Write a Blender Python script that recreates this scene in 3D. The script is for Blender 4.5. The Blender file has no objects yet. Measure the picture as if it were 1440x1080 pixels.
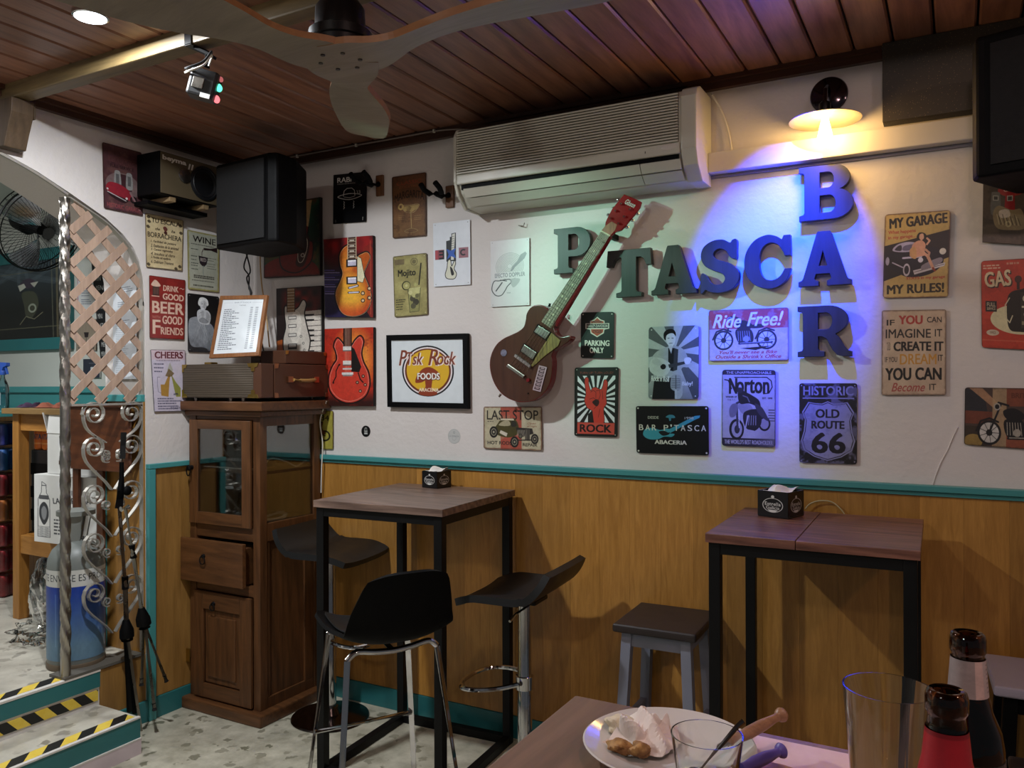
import bpy, bmesh, math, random
import numpy as np
from mathutils import Vector, Matrix
random.seed(7)
PI = math.pi
scene = bpy.context.scene
COL = scene.collection

# ---------------------------------------------------------------- camera
CAM = Vector((3.1937, -3.0345, 1.5)); YAW, PITCH, ROLL, FPX = .5028, .0013, -.003, 1140.69
_F = Vector((-math.sin(YAW)*math.cos(PITCH), math.cos(YAW)*math.cos(PITCH), math.sin(PITCH)))
_R = Vector((math.cos(YAW), math.sin(YAW), 0)); _U = _R.cross(_F)
_R, _U = math.cos(ROLL)*_R + math.sin(ROLL)*_U, math.cos(ROLL)*_U - math.sin(ROLL)*_R
cam_data = bpy.data.cameras.new('camera'); cam = bpy.data.objects.new('camera', cam_data); COL.objects.link(cam)
cam.matrix_world = Matrix(((_R.x, _U.x, -_F.x, CAM.x), (_R.y, _U.y, -_F.y, CAM.y), (_R.z, _U.z, -_F.z, CAM.z), (0, 0, 0, 1)))
cam_data.sensor_width = 36; cam_data.lens = FPX/1440*36; cam_data.clip_start = .05
scene.camera = cam

# ---------------------------------------------------------------- world, lights, exposure
world = bpy.data.worlds.new('world'); scene.world = world; world.use_nodes = True
world.node_tree.nodes['Background'].inputs[0].default_value = (.80, .84, .90, 1)
world.node_tree.nodes['Background'].inputs[1].default_value = .09
vs = scene.view_settings
vs.view_transform = 'Standard'; vs.look = 'None'; vs.gamma = 1; vs.use_curve_mapping = False
vs.exposure = 0.0

def light(name, kind, loc, energy, color, target=None, **kw):
    d = bpy.data.lights.new(name, kind); d.energy = energy; d.color = color
    for k, v in kw.items(): setattr(d, k, v)
    o = bpy.data.objects.new(name, d); o.location = loc; COL.objects.link(o)
    if target is not None:
        o.rotation_euler = (Vector(target)-Vector(loc)).to_track_quat('-Z', 'Y').to_euler()
    return o
CEIL = 2.64
# recessed ceiling spots of the bar (the first one is the one in view)
light('downlight_lamp', 'AREA', (.87, -1.48, CEIL-.014), 40, (.92, .96, 1.0), (.87, -1.48, 0), shape='DISK', size=.085)
light('downlight_lamp', 'AREA', (3.3, -2.3, CEIL-.03), 5.5, (1.0, .68, .62), (3.1, -1.2, 0), shape='DISK', size=.12)
light('downlight_lamp', 'AREA', (2.0, -4.2, CEIL-.03), 14, (.98, .93, .86), (1.6, -2.0, 0), shape='DISK', size=.15)
light('downlight_lamp', 'AREA', (4.6, -2.6, CEIL-.03), 9, (1.0, .72, .64), (4.0, -1.2, 0), shape='DISK', size=.15)
# the upper room has its own ceiling lamp
light('upper_room_lamp', 'AREA', (-1.3, -1.5, 2.6), 34, (.95, .98, 1.0), (-1.3, -1.2, 0), shape='DISK', size=.35)
# coloured party spots: green from the little light on the beam, blue from one at the ceiling above the letters
light('party_beam_green', 'SPOT', (1.125, -1.22, 2.40), 62, (.40, 1.0, .74), (2.0, 0, 1.82), spot_size=.76, spot_blend=1.0, shadow_soft_size=.012)
light('party_beam_blue', 'SPOT', (2.72, -.56, 2.61), 560, (.0, .035, 1.0), (2.63, 0, 1.97), spot_size=.80, spot_blend=1.0, shadow_soft_size=.012)

# ---------------------------------------------------------------- pixel of the photograph -> point on a real plane
def W(px, py, axis, val):
    d = _R*(px-720)/FPX - _U*(py-540)/FPX + _F
    t = (val-CAM[axis])/d[axis]
    return CAM + t*d

# ---------------------------------------------------------------- mesh builder
def frame(d, up=Vector((0, 0, 1))):
    d = d.normalized()
    if abs(d.dot(up)) > .99: up = Vector((1, 0, 0))
    a = d.cross(up).normalized(); b = a.cross(d).normalized()
    return a, b
class MB:
    def __init__(s): s.v = []; s.f = []; s.sm = []; s.mi = []; s.uv = {}
    def add(s, vs, fs, smooth=False, mi=0):
        n = len(s.v); s.v += [tuple(v) for v in vs]
        for f in fs: s.f.append(tuple(n+i for i in f)); s.sm.append(smooth); s.mi.append(mi)
        return s
    def box(s, c, size, rot=None, mi=0):
        x, y, z = [k/2 for k in size]; c = Vector(c)
        vs = [Vector((a*x, b*y, d*z)) for a in (-1, 1) for b in (-1, 1) for d in (-1, 1)]
        if rot is not None: vs = [rot @ v for v in vs]
        return s.add([v+c for v in vs], [(0, 1, 3, 2), (4, 6, 7, 5), (0, 4, 5, 1), (2, 3, 7, 6), (0, 2, 6, 4), (1, 5, 7, 3)], mi=mi)
    def bb(s, lo, hi, mi=0):
        return s.box([(a+b)/2 for a, b in zip(lo, hi)], [abs(b-a) for a, b in zip(lo, hi)], mi=mi)
    def bar(s, a, b, w, h, up=(0, 0, 1)):
        a, b = Vector(a), Vector(b); u, v = frame(b-a, Vector(up)); vs = []
        for p in (a, b):
            for i, j in ((-1, -1), (1, -1), (1, 1), (-1, 1)): vs.append(p+u*i*w/2+v*j*h/2)
        return s.add(vs, [(0, 1, 2, 3), (7, 6, 5, 4), (0, 4, 5, 1), (1, 5, 6, 2), (2, 6, 7, 3), (3, 7, 4, 0)])
    def tube(s, pts, r, n=10, closed=False, caps=True, smooth=True):
        pts = [Vector(p) for p in pts]; m = len(pts); rs = r if isinstance(r, (list, tuple)) else [r]*m
        vs, prev = [], None
        for i, p in enumerate(pts):
            if closed: d = pts[(i+1) % m]-pts[i-1]
            else: d = pts[min(i+1, m-1)]-pts[max(i-1, 0)]
            d.normalize()
            if prev is None: a, b = frame(d)
            else:
                a = (prev-d*prev.dot(d)).normalized(); b = d.cross(a).normalized()
            prev = a
            for k in range(n):
                t = 2*PI*k/n; vs.append(p+(a*math.cos(t)+b*math.sin(t))*rs[i])
        fs = []
        for i in range(m if closed else m-1):
            j = (i+1) % m
            for k in range(n):
                l = (k+1) % n; fs.append((i*n+k, i*n+l, j*n+l, j*n+k))
        s.add(vs, fs, smooth)
        if caps and not closed:
            c = len(s.v)-len(vs)
            s.f.append(tuple(c+k for k in range(n))[::-1]); s.sm.append(False); s.mi.append(0)
            s.f.append(tuple(c+(m-1)*n+k for k in range(n))); s.sm.append(False); s.mi.append(0)
        return s
    def lathe(s, prof, c=(0, 0, 0), n=32, axis=None, smooth=True, sx=1, sy=1):
        c = Vector(c); M = Matrix.Identity(3) if axis is None else Vector((0, 0, 1)).rotation_difference(Vector(axis)).to_matrix()
        vs, fs = [], []
        for r, z in prof:
            for k in range(n):
                t = 2*PI*k/n; vs.append(c+M @ Vector((r*math.cos(t)*sx, r*math.sin(t)*sy, z)))
        for i in range(len(prof)-1):
            for k in range(n):
                l = (k+1) % n
                fs.append((i*n+k, i*n+l, (i+1)*n+l, (i+1)*n+k))
        if prof[0][0] > 1e-6: fs.append(tuple(range(n))[::-1])
        if prof[-1][0] > 1e-6: fs.append(tuple((len(prof)-1)*n+k for k in range(n)))
        return s.add(vs, fs, smooth)
    def ball(s, c, r, n=16, m=10, sc=(1, 1, 1)):
        c = Vector(c); vs, fs = [], []
        for i in range(m+1):
            ph = PI*i/m
            for k in range(n):
                t = 2*PI*k/n
                vs.append(c+Vector((r*sc[0]*math.sin(ph)*math.cos(t), r*sc[1]*math.sin(ph)*math.sin(t), r*sc[2]*math.cos(ph))))
        for i in range(m):
            for k in range(n):
                l = (k+1) % n; fs.append((i*n+k, (i+1)*n+k, (i+1)*n+l, i*n+l))
        return s.add(vs, fs, True)
    def prism(s, pts, off, mi=0, mi_cap=None):
        """closed outline pts (3D), extruded by vector off; no holes"""
        n = len(pts); off = Vector(off); P = [Vector(p) for p in pts]
        s.add(P+[p+off for p in P], [tuple(range(n))], mi=mi if mi_cap is None else mi_cap)
        c = len(s.v)-2*n
        s.f.append(tuple(c+n+k for k in range(n))[::-1]); s.sm.append(False); s.mi.append(mi)
        for k in range(n):
            l = (k+1) % n; s.f.append((c+k, c+n+k, c+n+l, c+l)); s.sm.append(False); s.mi.append(mi)
        return s
    def grid(s, fn, nu, nv, thick=None, smooth=True):
        """surface fn(u,v) -> point; thick: closes it into a shell of that thickness along the normal"""
        P = [[Vector(fn(i/nu, j/nv)) for j in range(nv+1)] for i in range(nu+1)]
        vs = [P[i][j] for i in range(nu+1) for j in range(nv+1)]
        idx = lambda i, j: i*(nv+1)+j
        fs = [(idx(i, j), idx(i+1, j), idx(i+1, j+1), idx(i, j+1)) for i in range(nu) for j in range(nv)]
        if not thick: return s.add(vs, fs, smooth)
        N = []
        for i in range(nu+1):
            for j in range(nv+1):
                a = P[min(i+1, nu)][j]-P[max(i-1, 0)][j]; b = P[i][min(j+1, nv)]-P[i][max(j-1, 0)]
                q = a.cross(b); N.append(q.normalized() if q.length > 1e-12 else Vector((0, 0, 1)))
        n = len(vs); vs2 = vs+[v-k*thick for v, k in zip(vs, N)]
        fs2 = fs+[tuple(n+q for q in f[::-1]) for f in fs]
        for i in range(nu):
            fs2.append((idx(i, 0), n+idx(i, 0), n+idx(i+1, 0), idx(i+1, 0))); fs2.append((idx(i+1, nv), n+idx(i+1, nv), n+idx(i, nv), idx(i, nv)))
        for j in range(nv):
            fs2.append((idx(0, j+1), n+idx(0, j+1), n+idx(0, j), idx(0, j))); fs2.append((idx(nu, j), n+idx(nu, j), n+idx(nu, j+1), idx(nu, j+1)))
        return s.add(vs2, fs2, smooth)
    def ribbon(s, pts2, x0, x1, th, closed=False):
        """flat bar bent along a path of (y,z) points, its width running in x"""
        m = len(pts2); vs, fs = [], []
        for i, (y, z) in enumerate(pts2):
            a = Vector(pts2[max(i-1, 0)]); b = Vector(pts2[min(i+1, m-1)]); d = (b-a)
            if d.length < 1e-9: d = Vector((1, 0))
            d.normalize(); n = Vector((-d.y, d.x))*th/2
            vs += [(x0, y+n.x, z+n.y), (x1, y+n.x, z+n.y), (x1, y-n.x, z-n.y), (x0, y-n.x, z-n.y)]
        for i in range(m-1):
            for k in range(4):
                l = (k+1) % 4; fs.append((i*4+k, i*4+l, (i+1)*4+l, (i+1)*4+k))
        fs += [(3, 2, 1, 0), tuple((m-1)*4+k for k in range(4))]
        return s.add(vs, fs, False)
    def build(s, name, mat, parent=None, loc=None, world=True, bevel=0, autosmooth=False, uvfn=None, segs=2, kind=None, weld=False):
        me = bpy.data.meshes.new(name)
        org = Vector((0, 0, 0))
        if parent is not None and world: inv = parent.matrix_basis.inverted() if parent.parent is None else (parent.parent.matrix_basis @ parent.matrix_basis).inverted(); vs = [inv @ Vector(v) for v in s.v]
        elif loc is not None: org = Vector(loc); vs = [Vector(v)-org for v in s.v]
        else: vs = s.v
        me.from_pydata([tuple(v) for v in vs], [], s.f); me.validate(clean_customdata=False)
        mats = mat if isinstance(mat, (list, tuple)) else [mat]
        for m in mats: me.materials.append(m)
        if len(me.polygons) == len(s.f):
            me.polygons.foreach_set('use_smooth', s.sm); me.polygons.foreach_set('material_index', s.mi)
        if uvfn:
            uvl = me.uv_layers.new(name='UVMap')
            for p in me.polygons:
                for li in p.loop_indices:
                    w = Vector(s.v[me.loops[li].vertex_index]); uvl.data[li].uv = uvfn(w)
        bm = bmesh.new(); bm.from_mesh(me)
        if weld: bmesh.ops.remove_doubles(bm, verts=bm.verts, dist=1e-6)
        bmesh.ops.recalc_face_normals(bm, faces=bm.faces)
        if bevel:
            es = [e for e in bm.edges if len(e.link_faces) == 2 and e.calc_face_angle(0) > .6]
            bmesh.ops.bevel(bm, geom=es, offset=bevel, segments=segs, affect='EDGES', profile=.6, clamp_overlap=True)
        if any(s.sm):
            for e in bm.edges:
                if len(e.link_faces) == 2 and e.calc_face_angle(0) > .62: e.smooth = False
        bm.to_mesh(me); bm.free(); me.update()
        o = bpy.data.objects.new(name, me); COL.objects.link(o)
        if parent is not None: o.parent = parent
        elif loc is not None: o.location = org
        if kind: o['kind'] = kind
        return o
def tag(o, label=None, cat=None, group=None, kind=None):
    if label: o['label'] = label
    if cat: o['category'] = cat
    if group: o['group'] = group
    if kind: o['kind'] = kind
    return o
def thing(name, label, cat, loc=(0, 0, 0), rz=0, group=None):
    o = bpy.data.objects.new(name, None); COL.objects.link(o)
    M = Matrix.Translation(Vector(loc)) @ Matrix.Rotation(rz, 4, 'Z'); o.matrix_basis = M
    o.empty_display_size = .05
    return tag(o, label, cat, group)
def structure(mb, name, mat, parent=None, **kw):
    o = mb.build(name, mat, parent, **kw)
    if parent is None: o['kind'] = 'structure'
    return o

# ---------------------------------------------------------------- materials
def srgb(c):
    if isinstance(c, str): c = tuple(int(c[i:i+2], 16)/255 for i in (0, 2, 4))
    return tuple(x/12.92 if x <= .04045 else ((x+.055)/1.055)**2.4 for x in c[:3])
class NT:
    def __init__(s, name):
        s.m = bpy.data.materials.new(name); s.m.use_nodes = True; s.t = s.m.node_tree; s.t.nodes.clear()
        s.out = s.t.nodes.new('ShaderNodeOutputMaterial'); s.b = s.t.nodes.new('ShaderNodeBsdfPrincipled')
        s.t.links.new(s.b.outputs[0], s.out.inputs[0])
    def n(s, kind, **kw):
        x = s.t.nodes.new('ShaderNode'+kind)
        for k, v in kw.items():
            if k in ('operation', 'blend_type', 'data_type', 'wave_type', 'bands_direction', 'feature', 'noise_dimensions', 'interpolation', 'extension', 'rings_direction', 'distance'): setattr(x, k, v)
            elif k == 'i':
                for a, b in v.items(): x.inputs[a].default_value = b
        return x
    def l(s, a, b): s.t.links.new(a, b)
    def set(s, **kw):
        for k, v in kw.items():
            k = {'base': 'Base Color', 'rough': 'Roughness', 'metal': 'Metallic', 'spec': 'Specular IOR Level', 'coat': 'Coat Weight', 'trans': 'Transmission Weight', 'ior': 'IOR', 'alpha': 'Alpha', 'em': 'Emission Color', 'ems': 'Emission Strength', 'sheen': 'Sheen Weight'}[k]
            s.b.inputs[k].default_value = v
        return s
    def mix(s, fac, a, b, blend='MIX'):
        m = s.t.nodes.new('ShaderNodeMix'); m.data_type = 'RGBA'; m.blend_type = blend
        for sock, v in ((m.inputs[0], fac), (m.inputs[6], a), (m.inputs[7], b)):
            if hasattr(v, 'is_output') or isinstance(v, bpy.types.NodeSocket): s.l(v, sock)
            else: sock.default_value = v if not isinstance(v, tuple) else (*v[:3], 1)
        return m.outputs[2]
    def coord(s, scale=(1, 1, 1), rot=(0, 0, 0), kind='Object', rnd=0):
        tc = s.n('TexCoord'); mp = s.n('Mapping'); s.l(tc.outputs[kind], mp.inputs[0])
        mp.inputs['Scale'].default_value = scale; mp.inputs['Rotation'].default_value = rot
        if rnd:
            oi = s.n('ObjectInfo'); mm = s.n('Math', operation='MULTIPLY', i={1: rnd}); s.l(oi.outputs['Random'], mm.inputs[0])
            cb = s.n('CombineXYZ'); [s.l(mm.outputs[0], cb.inputs[k]) for k in range(3)]
            s.l(cb.outputs[0], mp.inputs['Location'])
        return mp.outputs[0]
    def noise(s, vec, scale=5, detail=4, rough=.5, dist=0):
        x = s.n('TexNoise', i={'Scale': scale, 'Detail': detail, 'Roughness': rough, 'Distortion': dist}); s.l(vec, x.inputs['Vector']); return x.outputs['Fac']
    def ramp(s, fac, stops):
        r = s.n('ValToRGB'); s.l(fac, r.inputs[0]); e = r.color_ramp.elements
        while len(e) < len(stops): e.new(.5)
        for k, (p, c) in enumerate(stops): e[k].position = p; e[k].color = (*c[:3], 1) if isinstance(c, tuple) else (c, c, c, 1)
        return r.outputs[0]
    def bump(s, h, strength=.3, dist=.002):
        b = s.n('Bump', i={'Strength': strength, 'Distance': dist}); s.l(h, b.inputs['Height']); s.l(b.outputs[0], s.b.inputs['Normal'])
def plain(name, c, rough=.5, metal=0, var=.06, scale=14, bump=.0, **kw):
    """one colour with a little procedural mottling and roughness variation"""
    t = NT(name); c = srgb(c); v = t.coord()
    nz = t.noise(v, scale, 3)
    col = t.mix(nz, tuple(x*(1-var*1.5) for x in c), tuple(min(1, x*(1+var*1.5)) for x in c)); t.l(col, t.b.inputs['Base Color'])
    r = t.n('MapRange', i={3: max(0, rough-.06), 4: min(1, rough+.06)}); t.l(nz, r.inputs[0]); t.l(r.outputs[0], t.b.inputs['Roughness'])
    t.set(metal=metal, **kw)
    if bump: t.bump(t.noise(v, scale*9, 3), bump, .002)
    return t.m
def wood(name, c, d, axis='x', scale=1., rough=.45, knots=True, rnd=5, var=.25, grain=1.0, bump=.15, coat=0):
    t = NT(name); c, d = srgb(c), srgb(d)
    long, wide = 1.1*scale, 11*scale
    sc = {'x': (long, wide, wide), 'y': (wide, long, wide), 'z': (wide, wide, long)}[axis]
    v = t.coord(sc, rnd=rnd)
    n1 = t.noise(v, 2.2, 5, .55, .8)
    v2 = t.coord(tuple(k*6 for k in sc), rnd=rnd); n2 = t.noise(v2, 2.2, 3, .6)
    wv = t.n('TexWave', i={'Scale': .9, 'Distortion': 7, 'Detail': 2, 'Detail Scale': 1.2}, wave_type='BANDS', bands_direction='DIAGONAL'); t.l(v, wv.inputs['Vector'])
    a = t.mix(t.ramp(n1, [(.3, 0.), (.7, 1.)]), c, d)
    a = t.mix(.25*grain, a, t.mix(wv.outputs['Fac'], c, d))
    fine = t.ramp(n2, [(.35, .72), (.65, 1.0)])
    a = t.mix(.55*grain, a, fine, 'MULTIPLY')
    if knots:
        vo = t.n('TexVoronoi', i={'Scale': 1.0}, feature='F1'); t.l(t.coord(tuple(k*.42 for k in {'x': (2.2, 6, 6), 'y': (6, 2.2, 6), 'z': (6, 6, 2.2)}[axis]), rnd=rnd), vo.inputs['Vector'])
        kn = t.ramp(vo.outputs['Distance'], [(.03, .25), (.16, 1.)]); a = t.mix(.6, a, kn, 'MULTIPLY')
    if var:
        oi = t.n('ObjectInfo'); r = t.n('MapRange', i={3: 1-var, 4: 1+var*.6}); t.l(oi.outputs['Random'], r.inputs[0])
        hs = t.n('HueSaturation'); t.l(r.outputs[0], hs.inputs['Value']); t.l(a, hs.inputs['Color']); a = hs.outputs[0]
    t.l(a, t.b.inputs['Base Color']); t.set(rough=rough, coat=coat)
    if bump: t.bump(n2, bump, .001)
    return t.m
def metal(name, c, rough=.2, bump=0):
    t = NT(name); c = srgb(c); v = t.coord(); nz = t.noise(v, 25, 4)
    col = t.mix(nz, tuple(x*.82 for x in c), c); t.l(col, t.b.inputs['Base Color'])
    r = t.n('MapRange', i={3: max(.02, rough*.6), 4: rough*1.5}); t.l(nz, r.inputs[0]); t.l(r.outputs[0], t.b.inputs['Roughness'])
    t.set(metal=1.)
    if bump: t.bump(t.noise(v, 90, 4), bump, .002)
    return t.m
def glass(name, c=(1, 1, 1), rough=.0, ior=1.45, alpha=None):
    t = NT(name); t.set(base=(*c, 1), rough=rough, trans=1., ior=ior)
    return t.m
def emit(name, c, s):
    t = NT(name); t.set(base=(0, 0, 0, 1), em=(*c, 1), ems=s); return t.m

M = {}
t = NT('plaster_white'); v = t.coord()
n_big = t.noise(v, 1.3, 4); n_mid = t.noise(v, 9, 5, .6); n_fine = t.noise(v, 45, 4)
t.l(t.mix(n_big, srgb('cbc3be'), srgb('ddd8d4')), t.b.inputs['Base Color']); t.set(rough=.62)
t.bump(t.mix(.35, n_mid, n_fine), .45, .010); M['plaster'] = t.m
t = NT('plaster_grey'); v = t.coord(); t.l(t.mix(t.noise(v, 2, 4), srgb('b9bab2'), srgb('c9cac2')), t.b.inputs['Base Color']); t.set(rough=.6); t.bump(t.noise(v, 12, 5), .2, .004); M['plaster_grey'] = t.m
# terrazzo floor: cream ground with small grey and brown stone chips
def terrazzo(name, base, dark, chip, sc):
    t = NT(name); v = t.coord((sc, sc, sc))
    n0 = t.ramp(t.noise(v, .5, 5, .65), [(.32, 0.), (.68, 1.)])
    a = t.mix(n0, srgb(base), srgb(dark))
    dn = t.n('TexNoise', i={'Scale': 1.6, 'Detail': 3}); t.l(v, dn.inputs['Vector']); va = t.n('VectorMath', operation='MULTIPLY_ADD'); t.l(dn.outputs['Color'], va.inputs[0]); va.inputs[1].default_value = (1.3,)*3; t.l(v, va.inputs[2])
    vo = t.n('TexVoronoi', i={'Scale': 1.0, 'Randomness': 1.0}); t.l(va.outputs[0], vo.inputs['Vector'])
    nz = t.noise(t.coord((sc*1.6,)*3), 1.0, 3); ad = t.n('Math', operation='ADD', i={}); t.l(vo.outputs['Distance'], ad.inputs[0])
    mm = t.n('Math', operation='MULTIPLY', i={1: .35}); t.l(nz, mm.inputs[0]); t.l(mm.outputs[0], ad.inputs[1])
    sel = t.n('SeparateColor'); t.l(vo.outputs['Color'], sel.inputs[0])
    stone = t.ramp(ad.outputs[0], [(.50, 1.), (.58, 0.)])
    pick = t.ramp(sel.outputs[0], [(.50, 0.), (.56, 1.)]); m2 = t.n('Math', operation='MULTIPLY'); t.l(stone, m2.inputs[0]); t.l(pick, m2.inputs[1])
    a = t.mix(m2.outputs[0], a, t.mix(sel.outputs[1], srgb(chip), srgb(dark)))
    t.l(a, t.b.inputs['Base Color']); t.set(rough=.32); t.l(a, t.b.inputs['Base Color'])
    return t.m
M['terrazzo'] = terrazzo('terrazzo_floor', 'c8c3b0', '989482', '74725f', 17)
M['tile'] = terrazzo('upper_floor_tile', 'cbc6b8', 'a8a396', '8a857a', 14)
M['ceil_wood'] = wood('stained_pine_ceiling', 'a8745a', '764c3a', 'y', 1., .38, var=.25, rnd=9, bump=.25)
M['ceil_trim'] = wood('dark_ceiling_moulding', '54301f', '38200f', 'x', 1., .45, knots=False, var=0)
M['ceil_trim_y'] = wood('dark_ceiling_moulding_side', '54301f', '38200f', 'y', 1., .45, knots=False, var=0)
M['bracket'] = wood('dark_brown_bracket', '5c4833', '42321f', 'z', 1.3, .6, knots=False, var=0)
M['beam'] = wood('brown_beam_wood', '7c6843', '594a30', 'x', 1.3, .5, knots=False, var=0, bump=.6)
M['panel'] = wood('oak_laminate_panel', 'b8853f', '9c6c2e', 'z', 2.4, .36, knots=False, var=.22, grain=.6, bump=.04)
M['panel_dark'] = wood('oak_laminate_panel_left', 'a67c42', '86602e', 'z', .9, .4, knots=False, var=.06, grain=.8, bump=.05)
M['teal'] = plain('teal_paint', '438c8c', .35, var=.08, scale=6)
M['teal_dark'] = plain('dark_teal_paint', '286a6c', .4, var=.1, scale=6)
M['black_metal'] = plain('black_powder_coat', '070708', .5, var=.1, spec=.25)
M['black_matt'] = plain('black_matt_plastic', '040405', .6, var=.1, spec=.12, scale=30, bump=.1)
M['black_leather'] = plain('black_faux_leather', '0b0c0e', .48, var=.08, scale=20, bump=.08)
M['black_gloss'] = plain('black_gloss', '08080a', .2)
M['dark_plastic'] = plain('dark_grey_plastic', '131417', .45)
M['chrome'] = metal('chrome', 'd8d8da', .09)
M['steel'] = metal('brushed_steel', 'a8a49c', .28)
M['iron'] = metal('silver_painted_iron', 'b9b4ac', .33, .3)
M['iron_grey'] = plain('silver_grey_enamel_iron', 'b4afa6', .36, .55, var=.1, scale=20)
M['brass'] = metal('worn_brass', 'b9a05a', .32)
M['tabletop'] = wood('walnut_tabletop', '94796a', '43312a', 'x', 1.5, .36, var=.0, grain=1.3, bump=.08)
M['tabletop_r'] = wood('reddish_walnut_tabletop', '9c6a58', '4c2e26', 'x', 1.6, .34, var=.12, grain=1.3, bump=.08)
M['cab_wood'] = wood('rustic_pine_cabinet', '6c4526', '452a15', 'z', 1.5, .42, knots=False, var=.10, grain=1.0, bump=.2)
M['cab_wood_x'] = wood('rustic_pine_cabinet_rail', '6c4526', '452a15', 'x', 1.5, .42, knots=False, var=.10, grain=1.0, bump=.2)
M['grey_wood'] = plain('grey_blue_painted_wood', '7e8290', .55, var=.08, scale=9)
M['white_plastic'] = plain('ac_white_plastic', 'c9c7b8', .38, var=.02)
M['white_trunk'] = plain('white_trunking', 'cfc9bf', .4, var=.02)
M['fan_wood'] = wood('pale_fan_wood', '8f8270', '7b6f5e', 'x', 1.2, .5, knots=False, var=0, grain=.45, bump=.06)
M['fan_edge'] = wood('orange_fan_edge', 'a8744a', '8f6040', 'x', 1.2, .45, knots=False, var=0, grain=.4)
M['clear_glass'] = glass('clear_glass', (.97, .98, .97), 0, 1.45)
M['pane'] = NT('cabinet_pane').m
def thin_glass(name, tint=(1, 1, 1), refl=.08):
    t = NT(name); t.t.nodes.remove(t.b)
    tr = t.n('BsdfTransparent'); tr.inputs[0].default_value = (*tint, 1); gl = t.n('BsdfGlossy'); gl.inputs['Roughness'].default_value = .03
    fr = t.n('Fresnel', i={'IOR': 1.45}); mx = t.n('MixShader'); ad = t.n('Math', operation='MULTIPLY', i={1: refl*12}); t.l(fr.outputs[0], ad.inputs[0])
    t.l(ad.outputs[0], mx.inputs[0]); t.l(tr.outputs[0], mx.inputs[1]); t.l(gl.outputs[0], mx.inputs[2]); t.l(mx.outputs[0], t.out.inputs[0])
    return t.m
M['pane'] = thin_glass('cabinet_pane_glass', (.95, .96, .95), .065)
M['plastic_film'] = thin_glass('clear_plastic_film', (.97, .98, .98), .10)
M['brown_glass'] = glass('brown_bottle_glass', (.12, .045, .012), .0, 1.5)
M['paper'] = plain('white_paper', 'e6e3dd', .7, var=.03)
M['rubber'] = plain('black_rubber', '0b0b0b', .7)
M['white_paint'] = plain('white_step_edging', 'd2cec8', .55, var=.08, scale=30)
def paint_mat(name, art, rough=.38, spec=.5, bump=0):
    img = bpy.data.images.new(name, art.a.shape[1]//2, art.a.shape[0]//2)
    a = art.a.reshape(art.a.shape[0]//2, 2, art.a.shape[1]//2, 2, 3).mean((1, 3))
    px = np.ones((*a.shape[:2], 4), np.float32); px[..., :3] = np.clip(a[::-1], 0, 1)
    img.pixels.foreach_set(px.ravel()); img.update(); img.pack()
    t = NT(name); ti = t.n('TexImage', extension='EXTEND'); ti.image = img
    uv = t.n('TexCoord'); t.l(uv.outputs['UV'], ti.inputs[0])
    v = t.coord(); nz = t.noise(v, 30, 4)
    t.l(t.mix(.12, ti.outputs[0], t.ramp(nz, [(.3, .6), (.6, 1.)]), 'MULTIPLY'), t.b.inputs['Base Color']); t.set(rough=rough, spec=spec)
    if bump: t.bump(nz, bump, .002)
    return t.m
# ---------------------------------------------------------------- painting flat print (posters, signs, labels) into small pictures
_TX = {}
def text_edges(s, shear=0.):
    key = (s, shear)
    if key not in _TX:
        c = bpy.data.curves.new('lettering', 'FONT'); c.body = s; c.size = 1; c.shear = shear; c.resolution_u = 3
        o = bpy.data.objects.new('lettering', c); me = o.to_mesh()
        V = np.array([v.co[:2] for v in me.vertices], float) if len(me.vertices) else np.zeros((0, 2))
        cnt = {}
        for p in me.polygons:
            for a, b in p.edge_keys: cnt[(a, b)] = cnt.get((a, b), 0)+1
        E = np.array([[V[a], V[b]] for (a, b), n in cnt.items() if n == 1]) if cnt else np.zeros((0, 2, 2))
        o.to_mesh_clear(); bpy.data.objects.remove(o); bpy.data.curves.remove(c)
        _TX[key] = (E, E.reshape(-1, 2).min(0) if len(E) else np.zeros(2), E.reshape(-1, 2).max(0) if len(E) else np.ones(2))
    return _TX[key]
def edge_mask(E, H, Wd):
    """even-odd fill of a set of edges (x right, y down, pixels)"""
    m = np.zeros((H, Wd+1), np.uint8)
    for (x0, y0), (x1, y1) in E:
        if y0 == y1: continue
        if y0 > y1: x0, y0, x1, y1 = x1, y1, x0, y0
        r0, r1 = max(0, math.ceil(y0-.5)), min(H, math.ceil(y1-.5))
        if r1 <= r0: continue
        r = np.arange(r0, r1); x = x0+(r+.5-y0)*(x1-x0)/(y1-y0)
        c = np.clip(np.ceil(x-.5), 0, Wd).astype(int); m[r, c] ^= 1
    return np.bitwise_xor.accumulate(m, axis=1)[:, :Wd].astype(bool)
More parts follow.
